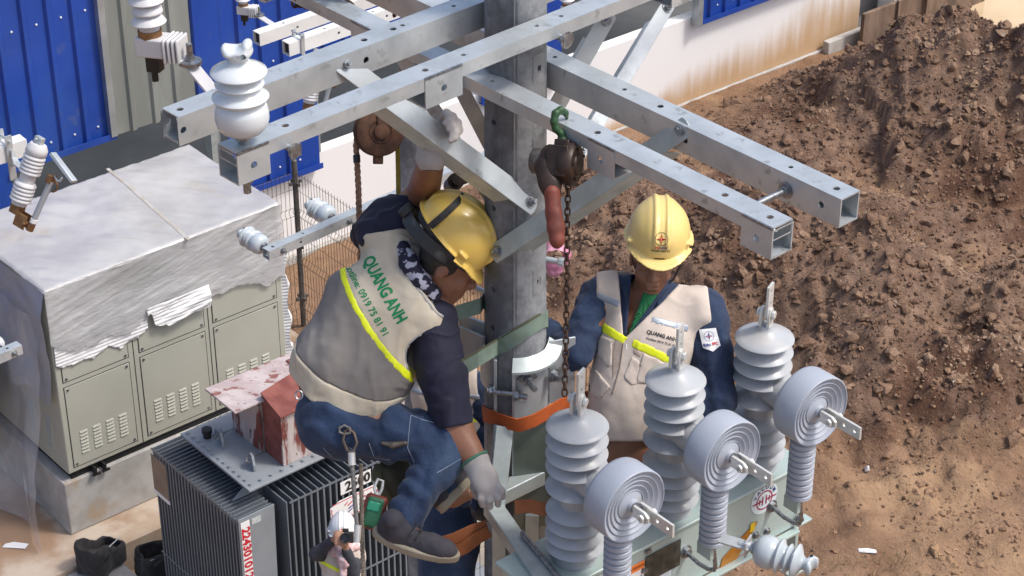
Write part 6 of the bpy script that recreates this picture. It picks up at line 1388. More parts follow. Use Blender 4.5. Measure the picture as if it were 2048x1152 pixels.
# denim collar and green shirt
so = f2.soft([P(1215, 540, -.1), P(1370, 720, .2)], .02, .005); p = so.p
tb = torso2(p, -.004); colr = smin(tb, cap(p, nk2, hq2((0, -.02, -.07)), .072, .066), .03)
d = np.maximum(colr-.002, -(colr+.012)); ww = (p[:, :2]-ax0[:2]) @ np.array([-un[1], un[0]]); tt = (p[:, :2]-ax0[:2]) @ un
inside = np.abs(ww+.012)-np.clip(.112*(1-tt/Lv), 0, .2)
ingap = np.abs(ww+.004)-np.clip(.062*(1-(tt-.0)/(Lv*.95)), 0, .2)
dc_ = np.maximum(np.maximum(d, inside), -np.where(p[:, 2] > -.03, ingap, 1)); dc_ = np.maximum(dc_, p[:, 1]-P(0, 548)[1]+0*tt); dc_ = np.maximum(dc_, -p[:, 2]-.07); so.mesh(dc_, 'denim_shirt', M_jean2, w2, 1)
for pts, nm in ((((1268, 548), (1248, 575), (1232, 590), (1243, 622), (1256, 600), (1272, 572)), 'collar'), (((1350, 572), (1357, 590), (1340, 618), (1318, 604), (1332, 588)), 'collar')):
    q = [f2.W(P(x, y, .16)) for x, y in pts]; tgt = [o for o in w2.children if o.name.startswith('denim_shirt')][0]
    c = drape(tgt, q, _FW, .018); cc = c.mean(0); V_ = list(c)+list(c+_FW*.010)+[cc-_FW*.006]; n = len(c); b = MB(); b.add(V_, [(2*n, i, (i+1) % n) for i in range(n)]+[(i, n+i, n+(i+1) % n, (i+1) % n) for i in range(n)]); b.build(nm, M_jean2, w2, smooth=60)
dg_ = np.maximum(np.maximum(d-.0+.004, np.abs(ww+.004)-np.clip(.07*(1-tt/(Lv*.98)), 0, .2)), -(ww+.004)); dg_ = np.maximum(dg_, np.where(p[:, 2] > -.02, -1, 1)); so.mesh(np.maximum(dg_, (p[:, 1]-P(0, 575)[1])), 'green_shirt', M_shg, w2, 1)
h2, hm2 = helmet('helmet', 'pale yellow helmet with star emblem on the worker facing the camera', f2, hc2, HB2, M_yel2, 1.06)
sh2 = [o for o in h2.children if o.name.startswith('shell')][0]
def helm_decal(M_, fn): pass
fdir = VA @ HB2 @ np.array([0, -1, -.25])
EM = np.eye(4); EM[:3, 0] = -(VA @ HB2)[:, 0]*-1; EM[:3, 1] = VA @ HB2 @ np.array([0, -.35, .94]); EM[:3, 2] = VA @ HB2 @ np.array([0, .94, .35]); EM[:3, 3] = hm2[:3, 3]+VA @ HB2 @ np.array([0, .150, .062])
badge('emblem', EM, h2, 1.30, False)
for o in list(h2.children):
    if o.name.startswith('emblem'):
        w = np.array([v.co[:] for v in o.data.vertices])+root_loc(o); z = drape(sh2, w, -EM[:3, 2], .0012 if 'ring' in o.name else .002)-root_loc(o)
        for v_, c in zip(o.data.vertices, z): v_.co = c
EM2 = EM.copy(); EM2[:3, 3] = EM[:3, 3]-EM[:3, 1]*.033; drape_text('helmet_lettering', 'EVN', EM2 @ np.array([[1, 0, 0, -.010], [0, 1, 0, 0], [0, 0, 1, 0], [0, 0, 0, 1.]]), .013, M_nvl, sh2, h2, -EM[:3, 2], .0003); drape_text('helmet_lettering', 'SPC', EM2 @ np.array([[1, 0, 0, .014], [0, 1, 0, 0], [0, 0, 1, 0], [0, 0, 0, 1.]]), .013, M_rl, sh2, h2, -EM[:3, 2], .0003)
EM2 = EM.copy(); EM2[:3, 3] = EM[:3, 3]-EM[:3, 1]*.045; drape_text('helmet_lettering', 'PT KIEN GIANG', EM2, .0095, M_bl, sh2, h2, -EM[:3, 2], .0003)
# sleeve badge
sl_o = [o for o in w2.children if o.name.startswith('sleeve')][1]; bc = f2.W(P(1431, 682, .3)); BM = np.eye(4); BM[:3, 0] = VA @ np.array([.985, .10, 0])/.99; BM[:3, 1] = VA @ np.array([-.17, .985, 0]); BM[:3, 2] = VA[:, 2]; BM[:3, 3] = bc
sh_ = [(-.032, .040), (.030, .040), (.036, -.026), (.004, -.045), (-.029, -.028)]; bm = bmesh.new(); vs4 = [bm.verts.new((x, y, 0)) for x, y in sh_]; bm.faces.new(vs4); bmesh.ops.triangulate(bm, faces=bm.faces[:]); bmesh.ops.subdivide_edges(bm, edges=bm.edges[:], cuts=5, use_grid_fill=True); bm.verts.index_update()
q = np.array([v.co[:] for v in bm.verts]); ff = [[v.index for v in f.verts] for f in bm.faces]; bm.free()
mesh_obj('sleeve_badge', drape(sl_o, q @ BM[:3, :3].T+bc, _FW, .004), ff, M_wl, w2)
B2 = BM.copy(); B2[:3, 3] = bc+BM[:3, 1]*.012; nb_ = len(w2.children); badge('emblem', B2, w2, 1.0, True)
for o in list(w2.children):
    if o.name.startswith('emblem'):
        w = np.array([v.co[:] for v in o.data.vertices])+root_loc(o); z = drape(sl_o, w, _FW, .0058 if 'ring' in o.name else .0065)-root_loc(o)
        for v_, c in zip(o.data.vertices, z): v_.co = c
B2 = BM.copy(); B2[:3, 3] = bc-BM[:3, 1]*.020-BM[:3, 0]*.0135; drape_text('badge_lettering', 'EVN', B2, .0140, M_nvl, sl_o, w2, _FW, .0006, lift=.006)
B2 = BM.copy(); B2[:3, 3] = bc-BM[:3, 1]*.017+BM[:3, 0]*.0165; drape_text('badge_lettering', 'SPC', B2, .0140, M_rl, sl_o, w2, _FW, .0006, lift=.006)
# black work glove on the frame
so = f2.soft([hL2], .13, .005); p = so.p; d = smin(ell(p, hL2+[-.03, -.005, .01], (.05, .035, .03)), cap(p, hL2, hL2+[.08, -.02, 0], .036, .04), .02)
for k in range(4): d = smin(d, finger(p, [hL2+[-.05, .015-.014*k, .02], hL2+[-.085, .005-.014*k, .03], hL2+[-.10, -.015-.012*k, .015]], .011), .008)
so.mesh(d, 'glove', M_strap, w2, 1)
# ================================================================== lifting tackle, straps and small things
M_chain = mat('rusty_chain', (.060, .036, .026), .7, .5, (.11, .062, .04), 40, 4)
M_hoist = mat('oily_hoist', (.028, .017, .013), .45, .3, (.05, .03, .022), 14, 5, bump=.3, bscale=40, bdist=.004)
M_grip = mat('red_grip', (.20, .048, .03), .6, 0, (.13, .035, .024), 14, 5, bump=.2, bscale=30)
M_hook = mat('green_hook', (.022, .07, .025), .5, .2, (.20, .21, .12), 12, 5, .5, .68)
M_rope = mat('brown_rope', (.36, .22, .15), .9, 0, (.26, .155, .10), 30, 4, wave=(60, 1, 'Z', 1.5), bump=.6, bscale=80, bdist=.004)
M_ropeg = mat('grey_rope', (.24, .20, .16), .9, 0, (.17, .14, .11), 30, 4, wave=(60, 1, 'Z', 1.5), bump=.6, bscale=80, bdist=.004)
def link(b, c, d, side, L=.030, W=.021, r=.0034):
    d = np.array(d)/np.linalg.norm(d); side = np.array(side)-d*np.dot(side, d); side /= np.linalg.norm(side); pts = []
    for k in range(14):
        a = 2*math.pi*k/14; x = math.cos(a); y = math.sin(a); pts.append(np.array(c)+d*(y*W/2*.8+math.copysign((L-W)/2, y) if abs(y) > 1e-6 else 0)+side*x*W/2*.75)
    b.tube(pts, r, 6, closed=True)
def chain_along(parent, pts, m, pitch=.021, **kw):
    P_ = [np.array(q, float) for q in pts]; seg = [np.linalg.norm(b-a) for a, b in zip(P_[:-1], P_[1:])]; tot = sum(seg); n = int(tot/pitch); cum = np.concatenate([[0], np.cumsum(seg)]); A_ = np.array(P_)
    at_ = lambda s: np.array([np.interp(s, cum, A_[:, i]) for i in range(3)])
    for k in range(n):
        s = (k+.5)*pitch; c = at_(s); d = at_(min(s+.01, tot))-at_(max(s-.01, 0)); sd = np.array([1., .3, .2]) if k % 2 == 0 else np.array([-.3, 1., .1])
        b = MB(); link(b, c, d, sd, **kw); b.build('link', m, parent, smooth=60)
# lever hoist on the front lower arm
hz = f0(al(1118, 246, ZB, CX), -.183, ZB); hd_ = float((hz-CAM) @ _FW); fh = Fig(1118, 300, hd_); P = fh.P; W = lambda x, y, w=0: fh.W(P(x, y, w))
ho = thing('lever_hoist', 'dark oily lever chain hoist with red grip hooked on the right front crossarm', 'hoist', W(1120, 330))
so = fh.soft([P(1100, 210, 0), P(1150, 290, 0)], .05, .004); p = so.p
d = chain(p, [P(1134, 236, -.02), P(1131, 226, .0), P(1121, 220, .012), P(1111, 227, .018), P(1108, 243, .018), P(1112, 258, .012), P(1122, 267, .005), P(1126, 278, 0)], [.006, .010, .012, .0125, .0125, .012, .012, .012], .006); so.mesh(d, 'top_hook', M_hook, ho, 1)
b = MB(); b.cyl(W(1126, 274), W(1125, 292), .017, .022, n=14); b.build('swivel', M_hook, ho)
ax = VA @ np.array([.93, -.10, .35]); b = MB(); cn = W(1122, 326, 0)
Z_ = zframe(cn, ax, VA @ np.array([0, 1, 0])); b.M = Z_
b.lathe([(.0, -.055), (.052, -.055), (.056, -.045), (.056, -.02), (.048, -.015), (.048, .005), (.066, .01), (.07, .02), (.07, .045), (.062, .055), (.04, .058), (.036, .064), (0, .066)], 40); b.build('gear_case', M_hoist, ho, smooth=40)
for k in range(5): a = k*1.2566+.3; q = MB(Z_); q.bolt((.05*math.cos(a), .05*math.sin(a), .056), (0, 0, 1), .006, .005, washer=False); q.build('case_screw', M_hoist, ho)
b = MB(Z_); b.box(-.045, .055, -.06, -.045, -.03, .04); b.box(-.045, .055, .045, .06, -.03, .04); b.box(.04, .075, -.03, .03, -.02, .03); b.build('side_plate', M_hoist, ho, bevel=.004)
b = MB(Z_); b.lathe([(0, -.098), (.036, -.098), (.041, -.092), (.041, -.06), (.03, -.056)], 30); b.build('hand_wheel', mat('worn_knob', (.13, .12, .11), .5, .4, (.07, .06, .05), 20, 4), ho, smooth=40)
so = fh.soft([P(1085, 330, .02), P(1125, 495, .06)], .035, .0045); p = so.p
d = chain(p, [P(1093, 335, .02), P(1100, 365, .03), P(1106, 395, .04)], [.040, .034, .026], .02, ((0, 0, 1), 1.5)); so.mesh(d, 'lever_arm', M_hoist, ho, 1)
d = chain(p, [P(1104, 385, .04), P(1107, 425, .04), P(1112, 455, .04), P(1114, 480, .04), P(1114, 489, .04)], [.025, .026, .029, .024, .012], .008); d = np.maximum(d, -plane(p, P(1102, 388, .04), (.1, -1, 0))*-1*-1 if False else d); so.mesh(wrinkle(p, d, .003, 16, 3, 2), 'lever_grip', M_grip, ho, 1)
hc_ = thing('load_chain', 'rusty load chain hanging from the hoist past the pole', 'chain', W(1135, 600))
chain_along(hc_, [W(1137, 366, .01), W(1134, 450, .012), W(1134, 560, .015), W(1132, 680, .018), W(1129, 800, .02)], M_chain, .0205)
# pulley block with its rope
pd_ = 7.62; fp = Fig(757, 262, pd_); P = fp.P; W = lambda x, y, w=0: fp.W(P(x, y, w)); pl = thing('pulley_block', 'rusty round pulley block hanging under the front upper crossarm', 'pulley', W(757, 262))
ax = VA @ np.array([.38, -.05, .92]); Z_ = zframe(W(757, 263), ax, VA @ np.array([0, 1, 0])); Z_[:3, :3] *= 1.17; b = MB(Z_)
b.lathe([(0, .020), (.022, .024), (.024, .034), (.014, .038), (0, .038)], 20); b.lathe([(.03, .022), (.036, .026), (.040, .022)], 28, cap=False)
b.build('hub', M_rust, pl, smooth=40)
for z0, z1 in ((.012, .022), (-.022, -.012)): q = MB(Z_); q.lathe([(0, z0), (.070, z0), (.076, z0+.004), (.076, z1-.003), (.068, z1), (0, z1)], 44); q.build('cheek_plate', M_rust, pl, smooth=40)
q = MB(Z_); q.lathe([(0, -.012), (.076, -.012), (.062, -.002), (.062, .002), (.076, .012), (0, .012)], 40); q.build('sheave', M_rust, pl, smooth=40)
q = MB(Z_); q.box(.05, .105, -.018, .018, -.014, .014); q.box(.02, .09, -.014, .014, .0225, .030); q.cyl((.10, 0, -.012), (.13, 0, -.012), .011, n=10); q.build('strap_plate', M_rust, pl, bevel=.004)
q = MB(Z_); q.box(-.10, -.07, -.014, .014, -.012, .012); q.build('becket', M_rust, pl, bevel=.004)
b = MB(); b.tube([W(748+9*math.cos(a), 204+14*math.sin(a), .0) for a in np.linspace(0, 6.28, 15)[:-1]], .0055, 8, closed=True); b.build('shackle', M_rust, pl)
def twist_rope(name, label, pts, r, m, k=10):
    t = thing(name, label, 'rope', pts[0]); b = MB(); P_ = np.array(pts); n = len(pts)*k; s = np.linspace(0, len(pts)-1, n); C_ = np.stack([np.interp(s, range(len(pts)), P_[:, i]) for i in range(3)], 1)
    L = np.concatenate([[0], np.cumsum(np.linalg.norm(np.diff(C_, axis=0), axis=1))])
    tot = L[-1]; nn = int(tot/(r*.55)); sL = np.linspace(0, tot, nn); C_ = np.stack([np.interp(sL, L, C_[:, i]) for i in range(3)], 1)
    for st_ in range(3):
        a = sL/(r*5.5)*2*math.pi+st_*2.094; q = C_+np.outer(np.cos(a), _RT)*r*.5+np.outer(np.sin(a), -_FW)*r*.5; b.tube(list(q), r*.56, 5)
    b.build('strand', m, t, kind='stuff'); return t
tr_ = twist_rope('hauling_rope', 'frayed brown rope running down from the pulley behind the worker', [W(716, 262, -.005), W(712, 290, -.005), W(714, 320, -.01), W(717, 380, -.03), W(719, 460, -.06), W(725, 600, -.22), W(728, 900, -.22)], .0115, M_rope)
b = MB(); b.cyl(W(713, 310, 0), W(714, 325, 0), .013, n=10); b.build('black_tape', M_black, tr_)
b = MB(); ys = [W(795, 283, -.03), W(796, 330, -.04), W(797, 392, -.08), W(798, 440, -.2)]; b.ribbon(ys, .017, .003, VA[:, 0]); tag(b.build('yellow_webbing', mat('mustard_webbing', (.26, .20, .03), .8, 0, (.20, .15, .02), 20, 3)), 'mustard webbing sling hanging beside the pulley', 'sling')
# chain heaped over the rear arm at top
cb = thing('chain_bundle', 'rusty chain heaped over the crossarm at the top left of the pole', 'chain', D(690, 20, 8.2)); rr = random.Random(3); pts = []; c0_ = f0(-.90, -.14, ZB+.03)
for k in range(26):
    u = k/25; pts.append(c0_+CX*(.13*math.sin(k*1.3)+rr.uniform(-.03, .03))+EX*(.085*math.cos(k*.9)+rr.uniform(-.02, .02))+ZD*(.045*abs(math.sin(k*.7))+rr.uniform(-.02, .03)-(.10 if 18 < k < 24 else 0)))
chain_along(cb, pts, M_chain, .026, L=.040, W=.028, r=.0048)
c2_ = thing('chain_tail', 'short rusty chain end dangling below the rear crossarm near the pole', 'chain', D(790, 30, 8.3)); chain_along(c2_, [D(795, 5, 8.2), D(790, 25, 8.2), D(787, 42, 8.2)], M_chain, .026, L=.040, W=.028, r=.0048)

# webbing straps round the pole
def ring_pts(z0, z1, a0, a1, r, n): return [np.array([PO[0]+r*math.cos(rad(a)), r*math.sin(rad(a)), z0+(z1-z0)*i/(n-1)]) for i, a in enumerate(np.linspace(a0, a1, n))]
rp = pr(8.15)+.004
zf = lambda x, y, yy: float(V(x, y, (0, yy, 0), (0, 1, 0))[2])
def lined(a, x0, y0, sl):
    q = np.array([PO[0]+rp*math.cos(rad(a)), rp*math.sin(rad(a)), 8.15])
    for _ in range(4): d_ = q-CAM; xp = 1024+F_PX*float(d_ @ _RT)/float(d_ @ _FW); q[2] = float(V(xp, y0+(xp-x0)*sl, (0, q[1], 0), (0, 1, 0))[2])
    return q
front = [D(862, 773, 7.44), D(905, 748, 7.44), D(955, 719, 7.45)]+[lined(a, 905, 748, -.59) for a in np.linspace(-122, -8, 12)]+[lined(a, 972, 602, .3) for a in np.linspace(12, 168, 9)]+[D(960, 612, 7.60), D(920, 624, 7.58), D(888, 636, 7.56)]
st1 = thing('positioning_strap', 'green webbing strap running from the left worker round the pole', 'strap', front[0]); b = MB(); b.ribbon(front, .062, .004, ZD); b.build('webbing', M_grw, st1, smooth=40)
b = MB(); b.ribbon([q+ZD*.034+(CAM-q)/np.linalg.norm(CAM-q)*.002 for q in front[:12]], .006, .005, ZD); b.build('strap_edge', M_olw, st1, smooth=40)
o_pts = [V(x, y, (0, yy, 0), (0, 1, 0)) for x, y, yy in ((968, 822, .04), (966, 828, -.03), (984, 834, -.112), (1010, 844, -.168), (1036, 851, -.192), (1066, 842, -.182), (1095, 826, -.145), (1118, 812, -.10), (1150, 800, -.02), (1180, 795, .06))]
b = MB(); b.ribbon(o_pts, .056, .005, ZD); tag(b.build('orange_strap', M_orw, smooth=60), 'bright orange webbing sling wrapped round the pole and bracket', 'strap')
# step bolts
def step(label, p0, p1, r=.010):
    t = thing('step_bolt', label, 'bolt', p0, 'step bolts in the pole'); b = MB(); b.cyl(p0, p1, r, n=12); b.build('shank', M_galv, t); d = np.array(p1)-np.array(p0); q = MB(); q.cyl(np.array(p1)-d/np.linalg.norm(d)*.004, np.array(p1)+d/np.linalg.norm(d)*.014, r*1.7, n=8); q.build('head', M_galv, t)
step('round steel step bolt right of the pole beside the pink plastic', (PO[0]+.08, .0, 8.48), V(1120, 523, (0, -.02, 0), (0, 1, 0)))
step('long steel step bolt left of the pole below the worker face', (PO[0]-.08, .03, zf(975, 592, .03)), D(905, 553, 7.8)); step('step bolt stub left of the pole above the green strap', (PO[0]-.06, .06, zf(975, 668, .06)), D(953, 658, 7.78))
fk = Fig(1105, 510, 7.82); so = fk.soft([fk.P(1080, 462), fk.P(1128, 552)], .04, .006); p = so.p; d = chain(p, [fk.P(1085, 470), fk.P(1105, 480), fk.P(1112, 515), fk.P(1106, 545)], [.02, .035, .042, .022], .03); d = wrinkle(p, d, .012, 22, 7, 3)
po_ = so.mesh(d, 'pink_plastic', mat('pink_film', (.60, .22, .36), .35, 0, (.66, .32, .44), 12, 4, spec=.5, alpha=.93)); tag(po_, 'crumpled pink plastic bag hanging behind the pole', 'plastic bag')
# ratchet wrench resting behind the pole
wr_ = thing('ratchet_wrench', 'black ratchet wrench stuck beside the pole above the yellow helmet', 'wrench', D(915, 365, 7.72)); b = MB(); b.tube([D(905, 372, 7.7), D(930, 362, 7.7), D(950, 352, 7.72), D(985, 345, 7.74)], .011, 10); b.build('handle', M_hoist, wr_)
b = MB(); b.cyl(D(903, 372, 7.74), D(912, 362, 7.62), .030, n=20); b.cyl(D(911, 363, 7.63), D(914, 360, 7.60), .020, n=6); b.build('socket_head', M_hoist, wr_, smooth=40)

# fall arrest kit hanging from the left worker's belt
f1b = Fig(720, 950, 7.36); P = f1b.P; W = lambda x, y, w=0: f1b.W(P(x, y, w))
b = MB(); kt = thing('lanyard', 'steel hook and dark lanyard hanging from the worker belt', 'lanyard', W(705, 900))
b.tube([W(690, 862), W(686, 880), W(694, 900), W(706, 905), W(714, 885), W(708, 866), W(698, 858)], .0055, 8, closed=True); b.build('snap_hook', mat('rusty_hook', (.12, .09, .07), .5, .6, (.2, .17, .15), 20, 4), kt)
b = MB(); b.tube([W(679, 856), W(688, 851), W(700, 856), W(700, 866), W(688, 868), W(679, 864)], .005, 8, closed=True); b.build('ring', M_cable, kt)
b = MB(); b.cyl(W(703, 905, .01), W(704, 930, .01), .013, n=14); b.build('thimble', M_tin, kt); b = MB(); b.tube([W(704, 925, .008), W(708, 980, .0), W(713, 1040, -.01), W(716, 1075, -.01)], .008, 8); b.build('cord', M_cable, kt); b = MB(); b.cyl(W(716, 1050, -.01), W(714, 1085, -.01), .014, .011, n=14); b.build('end_fitting', M_tin, kt)
twist_rope('tail_rope', 'grey tail rope hanging below the left worker', [W(722, 928, -.03), W(723, 1000, -.03), W(724, 1080, -.03), W(728, 1180, -.03)], .008, M_ropeg)
dv = thing('fall_arrester', 'green and red fall arrest block hanging beside the worker leg', 'fall arrester', W(746, 1022, -.08)); so = f1b.soft([P(722, 985, -.1), P(775, 1065, -.06)], .03, .0045); p = so.p; BR = np.array([[.96, -.26, 0], [.26, .96, 0], [0, 0, 1]])
bc_ = P(747, 1024, -.09); so.mesh(rbox(p, bc_, (.040, .062, .022), .016, BR.T @ np.eye(3)), 'case', mat('dull_red_case', (.20, .045, .035), .5, 0, (.13, .03, .025), 20, 4), dv, 1); so.mesh(rbox(p, bc_+[0, 0, .01], (.031, .056, .0165), .012, BR.T), 'cover', mat('green_case', (.02, .10, .055), .5, 0, (.03, .14, .07), 14, 4), dv, 1)
so.mesh(rbox(p, bc_+[.002, .022, .0275], (.022, .018, .0016), .001, BR.T), 'label', mat('green_sticker', (.03, .30, .17), .5), dv)
b = MB(); b.tube([W(752, 988, -.09), W(748, 975, -.09), W(756, 958, -.09), W(766, 962, -.09), W(764, 978, -.09), W(758, 990, -.09)], .0055, 8, closed=True); b.build('carabiner', M_tin, dv)
pou = thing('tool_pouch', 'khaki canvas pouch with strap behind the worker leg', 'pouch', W(785, 970, -.3)); so = f1b.soft([P(755, 935, -.35), P(822, 1015, -.2)], .04, .006); p = so.p; d = smin(cap(p, P(770, 950, -.28), P(800, 985, -.28), .05, .055), cap(p, P(800, 940, -.3), P(815, 975, -.3), .04), .03); so.mesh(wrinkle(p, d, .008, 14, 3), 'bag', mat('khaki_canvas', (.11, .105, .065), .85, 0, (.08, .078, .05), 10, 4, bump=.3, bscale=40), pou, 1)
b = MB(); b.ribbon([W(752, 945, -.22), W(762, 975, -.22), W(775, 1000, -.22), W(790, 1012, -.24)], .028, .004, VA[:, 0]); b.build('strap', M_olw, pou)
pls = thing('pliers', 'worn pliers tucked into the back pocket of the jeans', 'pliers', W(785, 888, .12)); so = f1b.soft([P(760, 880, .0), P(812, 900, .0)], .02, .0035); p = so.p; wz = float(((drape(jo, [f1.W(f1.P(785, 888, .3))], _FW, .0)[0]-f1b.O) @ VA)[2])+.006
so.mesh(smin(cap(p, P(764, 886, wz), P(786, 890, wz), .006, .012), cap(p, P(786, 890, wz), P(811, 886, wz), .013, .008), .006), 'jaws', mat('worn_steel', (.17, .15, .12), .5, .6, (.10, .085, .07), 24, 4), pls, 1) if False else None
so = f1b.soft([P(760, 876, wz), P(814, 900, wz)], .02, .0035); p = so.p
so.mesh(smin(cap(p, P(764, 886, wz), P(786, 890, wz), .006, .012), cap(p, P(786, 890, wz), P(811, 886, wz), .013, .008), .006), 'jaws', mat('worn_steel', (.17, .15, .12), .5, .6, (.10, .085, .07), 24, 4), pls, 1)

# ================================================================== third worker, mostly hidden behind the pole
f3 = Fig(920, 850, 8.25); P = f3.P; W = lambda x, y, w=0: f3.W(P(x, y, w))
w3 = thing('person', 'third worker half hidden behind the pole and the left worker, denim sleeves', 'person', W(900, 1100)); hc3 = P(872, 716, .0); HB3 = basis((.25, .9, .3), (.8, -.3, .3))
so = f3.soft([hc3, P(850, 1190), P(1060, 1040, .1), P(985, 790)], .13, .011); p = so.p; n3, s3a, s3b, pe3 = P(890, 772), P(862, 792, .02), P(950, 778, .0), P(895, 1000)
tor3 = lambda p, g=0.0: smin(chain(p, [pe3, P(905, 880)], [.14, .155], .05, ((0, 0, 1), 1.4)), cap(p, s3a, s3b, .07), .06)-g
e3a, h3a = P(968, 900, .05), P(965, 1010, .18); e3b, h3b = P(990, 880, -.1), P(1050, 1032, -.02)
bd3 = smin(tor3(p, -.02), smin(head_field(p, HB3, hc3), cap(p, n3, hc3-[.0, .1, 0], .055), .02), .03)
for a, e, h_ in ((s3b, e3a, h3a), (s3b, e3b, h3b)): bd3 = smin(bd3, smin(cap(p, a, e, .05, .042), cap(p, e, h_, .042, .032), .02), .02)
for k, x in enumerate((868, 910)): bd3 = smin(bd3, smin(cap(p, pe3, P(x+8, 1090, .02), .08, .06), cap(p, P(x+8, 1090, .02), P(x, 1250, .0), .06, .045), .03), .03)
for k in range(4): bd3 = smin(bd3, finger(p, [h3b+[.0, .02-.014*k, .02], h3b+[.03, .022-.014*k, .03], h3b+[.05, .012-.014*k, .01]], .009), .008)
so.mesh(bd3, 'body', M_skin, w3, 1); d = np.maximum(np.maximum(tor3(p, .014), -plane(p, P(895, 985), (0, 1, 0))), plane(p, P(958, 780), (.98, .1, 0))); so.mesh(wrinkle(p, d, .006, 9, 61), 'vest', M_sand, w3, 1)
so.mesh(np.maximum(d-.003, np.abs(plane(p, P(930, 838, 0), (.1, 1, 0)))-.014), 'reflective_stripe', M_hiv, w3); so.mesh(np.maximum(d-.003, np.abs(plane(p, P(930, 790, 0), (.1, 1, 0)))-.012), 'shoulder_stripe', M_refl, w3)
lg = None
for x in (868, 910): q = smin(cap(p, pe3, P(x+8, 1090, .02), .10, .078), cap(p, P(x+8, 1090, .02), P(x, 1250, .0), .078, .06), .03); lg = q if lg is None else smin(lg, q, .02)
so.mesh(wrinkle(p, lg, .008, 12, 63), 'jeans', M_jean, w3, 1)
for a, e, h_, k in ((s3b, e3a, h3a, .0), (s3b, e3b, h3b, .25)):
    q = smin(cap(p, a, e, .07, .058), cap(p, e, h_+(e-h_)*k, .058, .05), .03); q = rings(p, q, e, h_, .007, 4, 66); s3 = so.mesh(wrinkle(p, q, .006, 14, 65), 'sleeve', M_jean2, w3, 1)
so2 = f3.soft([h3a, h3b], .09, .006); p = so2.p
for c in (h3a+[.0, -.02, .02], h3b): 
    g = ell(p, c, (.045, .04, .03))
    for k in range(4): g = smin(g, finger(p, [c+[.02, .02-.016*k, .01], c+[.05, .015-.016*k, .03], c+[.07, -.0-.016*k, .02]], .012), .008)
    so2.mesh(g, 'glove', M_strap, w3, 1)
helmet('helmet', 'yellow helmet of the third worker showing behind a navy sleeve', f3, hc3, HB3, M_yel, 1.05)
M_lea = mat('tan_leather', (.24, .075, .025), .6, 0, (.30, .10, .035), 14, 5)
for pts, lb in (([(975, 1052), (945, 1062), (910, 1078), (873, 1089)], 'upper tan leather belt end hanging left of the pole'), ([(978, 1062), (955, 1076), (930, 1095), (902, 1108)], 'lower tan leather belt end hanging left of the pole'), ([(1030, 1014), (1060, 1012), (1085, 1018), (1100, 1016)], 'tan leather strap seen right of the frame against the pole')):
    q = [D(x, y, 7.74 if x < 1000 else 7.42) for x, y in pts]; b = MB(); b.ribbon(q, .050, .006, VA @ np.array([.25, .9, .3])); tag(b.build('leather_strap', M_lea), lb, 'strap', 'tan leather straps by the pole')
# ================================================================== photographer on the ground
f4 = Fig(685, 1090, 17.25); P = f4.P; w4 = thing('person', 'photographer in white helmet, pink scarf and vest aiming a camera upward', 'person', f4.W(P(683, 1440)))
hc4 = P(685, 1055, .0); HB4 = basis((.0, .93, .36), (.05, -.25, .97)); so = f4.soft([hc4, P(634, 1280), P(716, 1280), P(683, 1380), P(683, 1100, .28)], .10, .0115); p = so.p
n4, sA, sB, pv4 = P(684, 1094), P(660, 1108), P(711, 1108), P(684, 1240); eA, hA = P(632, 1108, .10), P(677, 1072, .28); eB, hB = P(706, 1146, .12), P(688, 1082, .28)
tor4 = lambda p, g=0: smin(chain(p, [pv4, P(684, 1170), P(684, 1130)], [.15, .14, .15], .05, ((0, 0, 1), 1.4)), cap(p, sA, sB, .07), .06)-g
bd4 = smin(tor4(p, -.02), smin(head_field(p, HB4, hc4), cap(p, n4, hc4-[0, .1, 0], .05), .02), .03)
for s_, e, h_ in ((sA, eA, hA), (sB, eB, hB)): bd4 = smin(bd4, smin(cap(p, s_, e, .038, .03), cap(p, e, h_, .03, .028), .015), .015)
for x in (665, 705): bd4 = smin(bd4, chain(p, [pv4, P(x, 1330), P(x, 1440)], [.09, .065, .05], .03), .03)
for h_, s_ in ((hA, 1), (hB, -1)):
    bd4 = smin(bd4, ell(p, h_+[0, 0, .02], (.045, .05, .04)), .02)
    for k in range(4): bd4 = smin(bd4, finger(p, [h_+[.0, .02-.016*k, .02], h_+[s_*.035, .03-.016*k, .05], h_+[s_*.07, .02-.016*k, .05]], .010), .008)
so.mesh(bd4, 'body', M_skinl, w4); d = np.maximum(tor4(p, .02), -plane(p, P(684, 1235), (0, 1, 0))); so.mesh(wrinkle(p, d, .012, 8, 71), 'vest', M_sand, w4); so.mesh(np.maximum(d-.008, np.abs(plane(p, P(672, 1138, .1), (.42, .9, 0)))-.016), 'reflective_stripe', M_hiv, w4)
lg = None
for x in (665, 705): q = chain(p, [pv4, P(x, 1330), P(x, 1440)], [.11, .085, .07], .03); lg = q if lg is None else np.minimum(lg, q)
so.mesh(lg, 'trousers', M_navy, w4)
for s_, e, h_ in ((sA, eA, hA), (sB, eB, hB)): q = smin(cap(p, s_, e, .066, .055), cap(p, e, h_+(e-h_)*.30, .055, .04), .02); so.mesh(wrinkle(p, q, .006, 14, 73), 'sleeve', mat('charcoal_sleeve', (.03, .032, .042), .8, 0, (.045, .047, .06), 12, 4), w4)
q = smin(chain(p, [P(664, 1078, .0), P(672, 1098, .09), P(690, 1100, .11), P(708, 1092, .06), P(716, 1076, .0)], [.035, .05, .05, .045, .04], .03), chain(p, [P(678, 1100, .13), P(688, 1122, .17), P(686, 1148, .17)], [.05, .05, .035], .03), .03); so.mesh(wrinkle(p, q, .016, 13, 75), 'scarf', M_pink, w4)
h4, hm4 = helmet('helmet', 'white safety helmet on the photographer', f4, hc4, HB4, M_whh, 1.04)
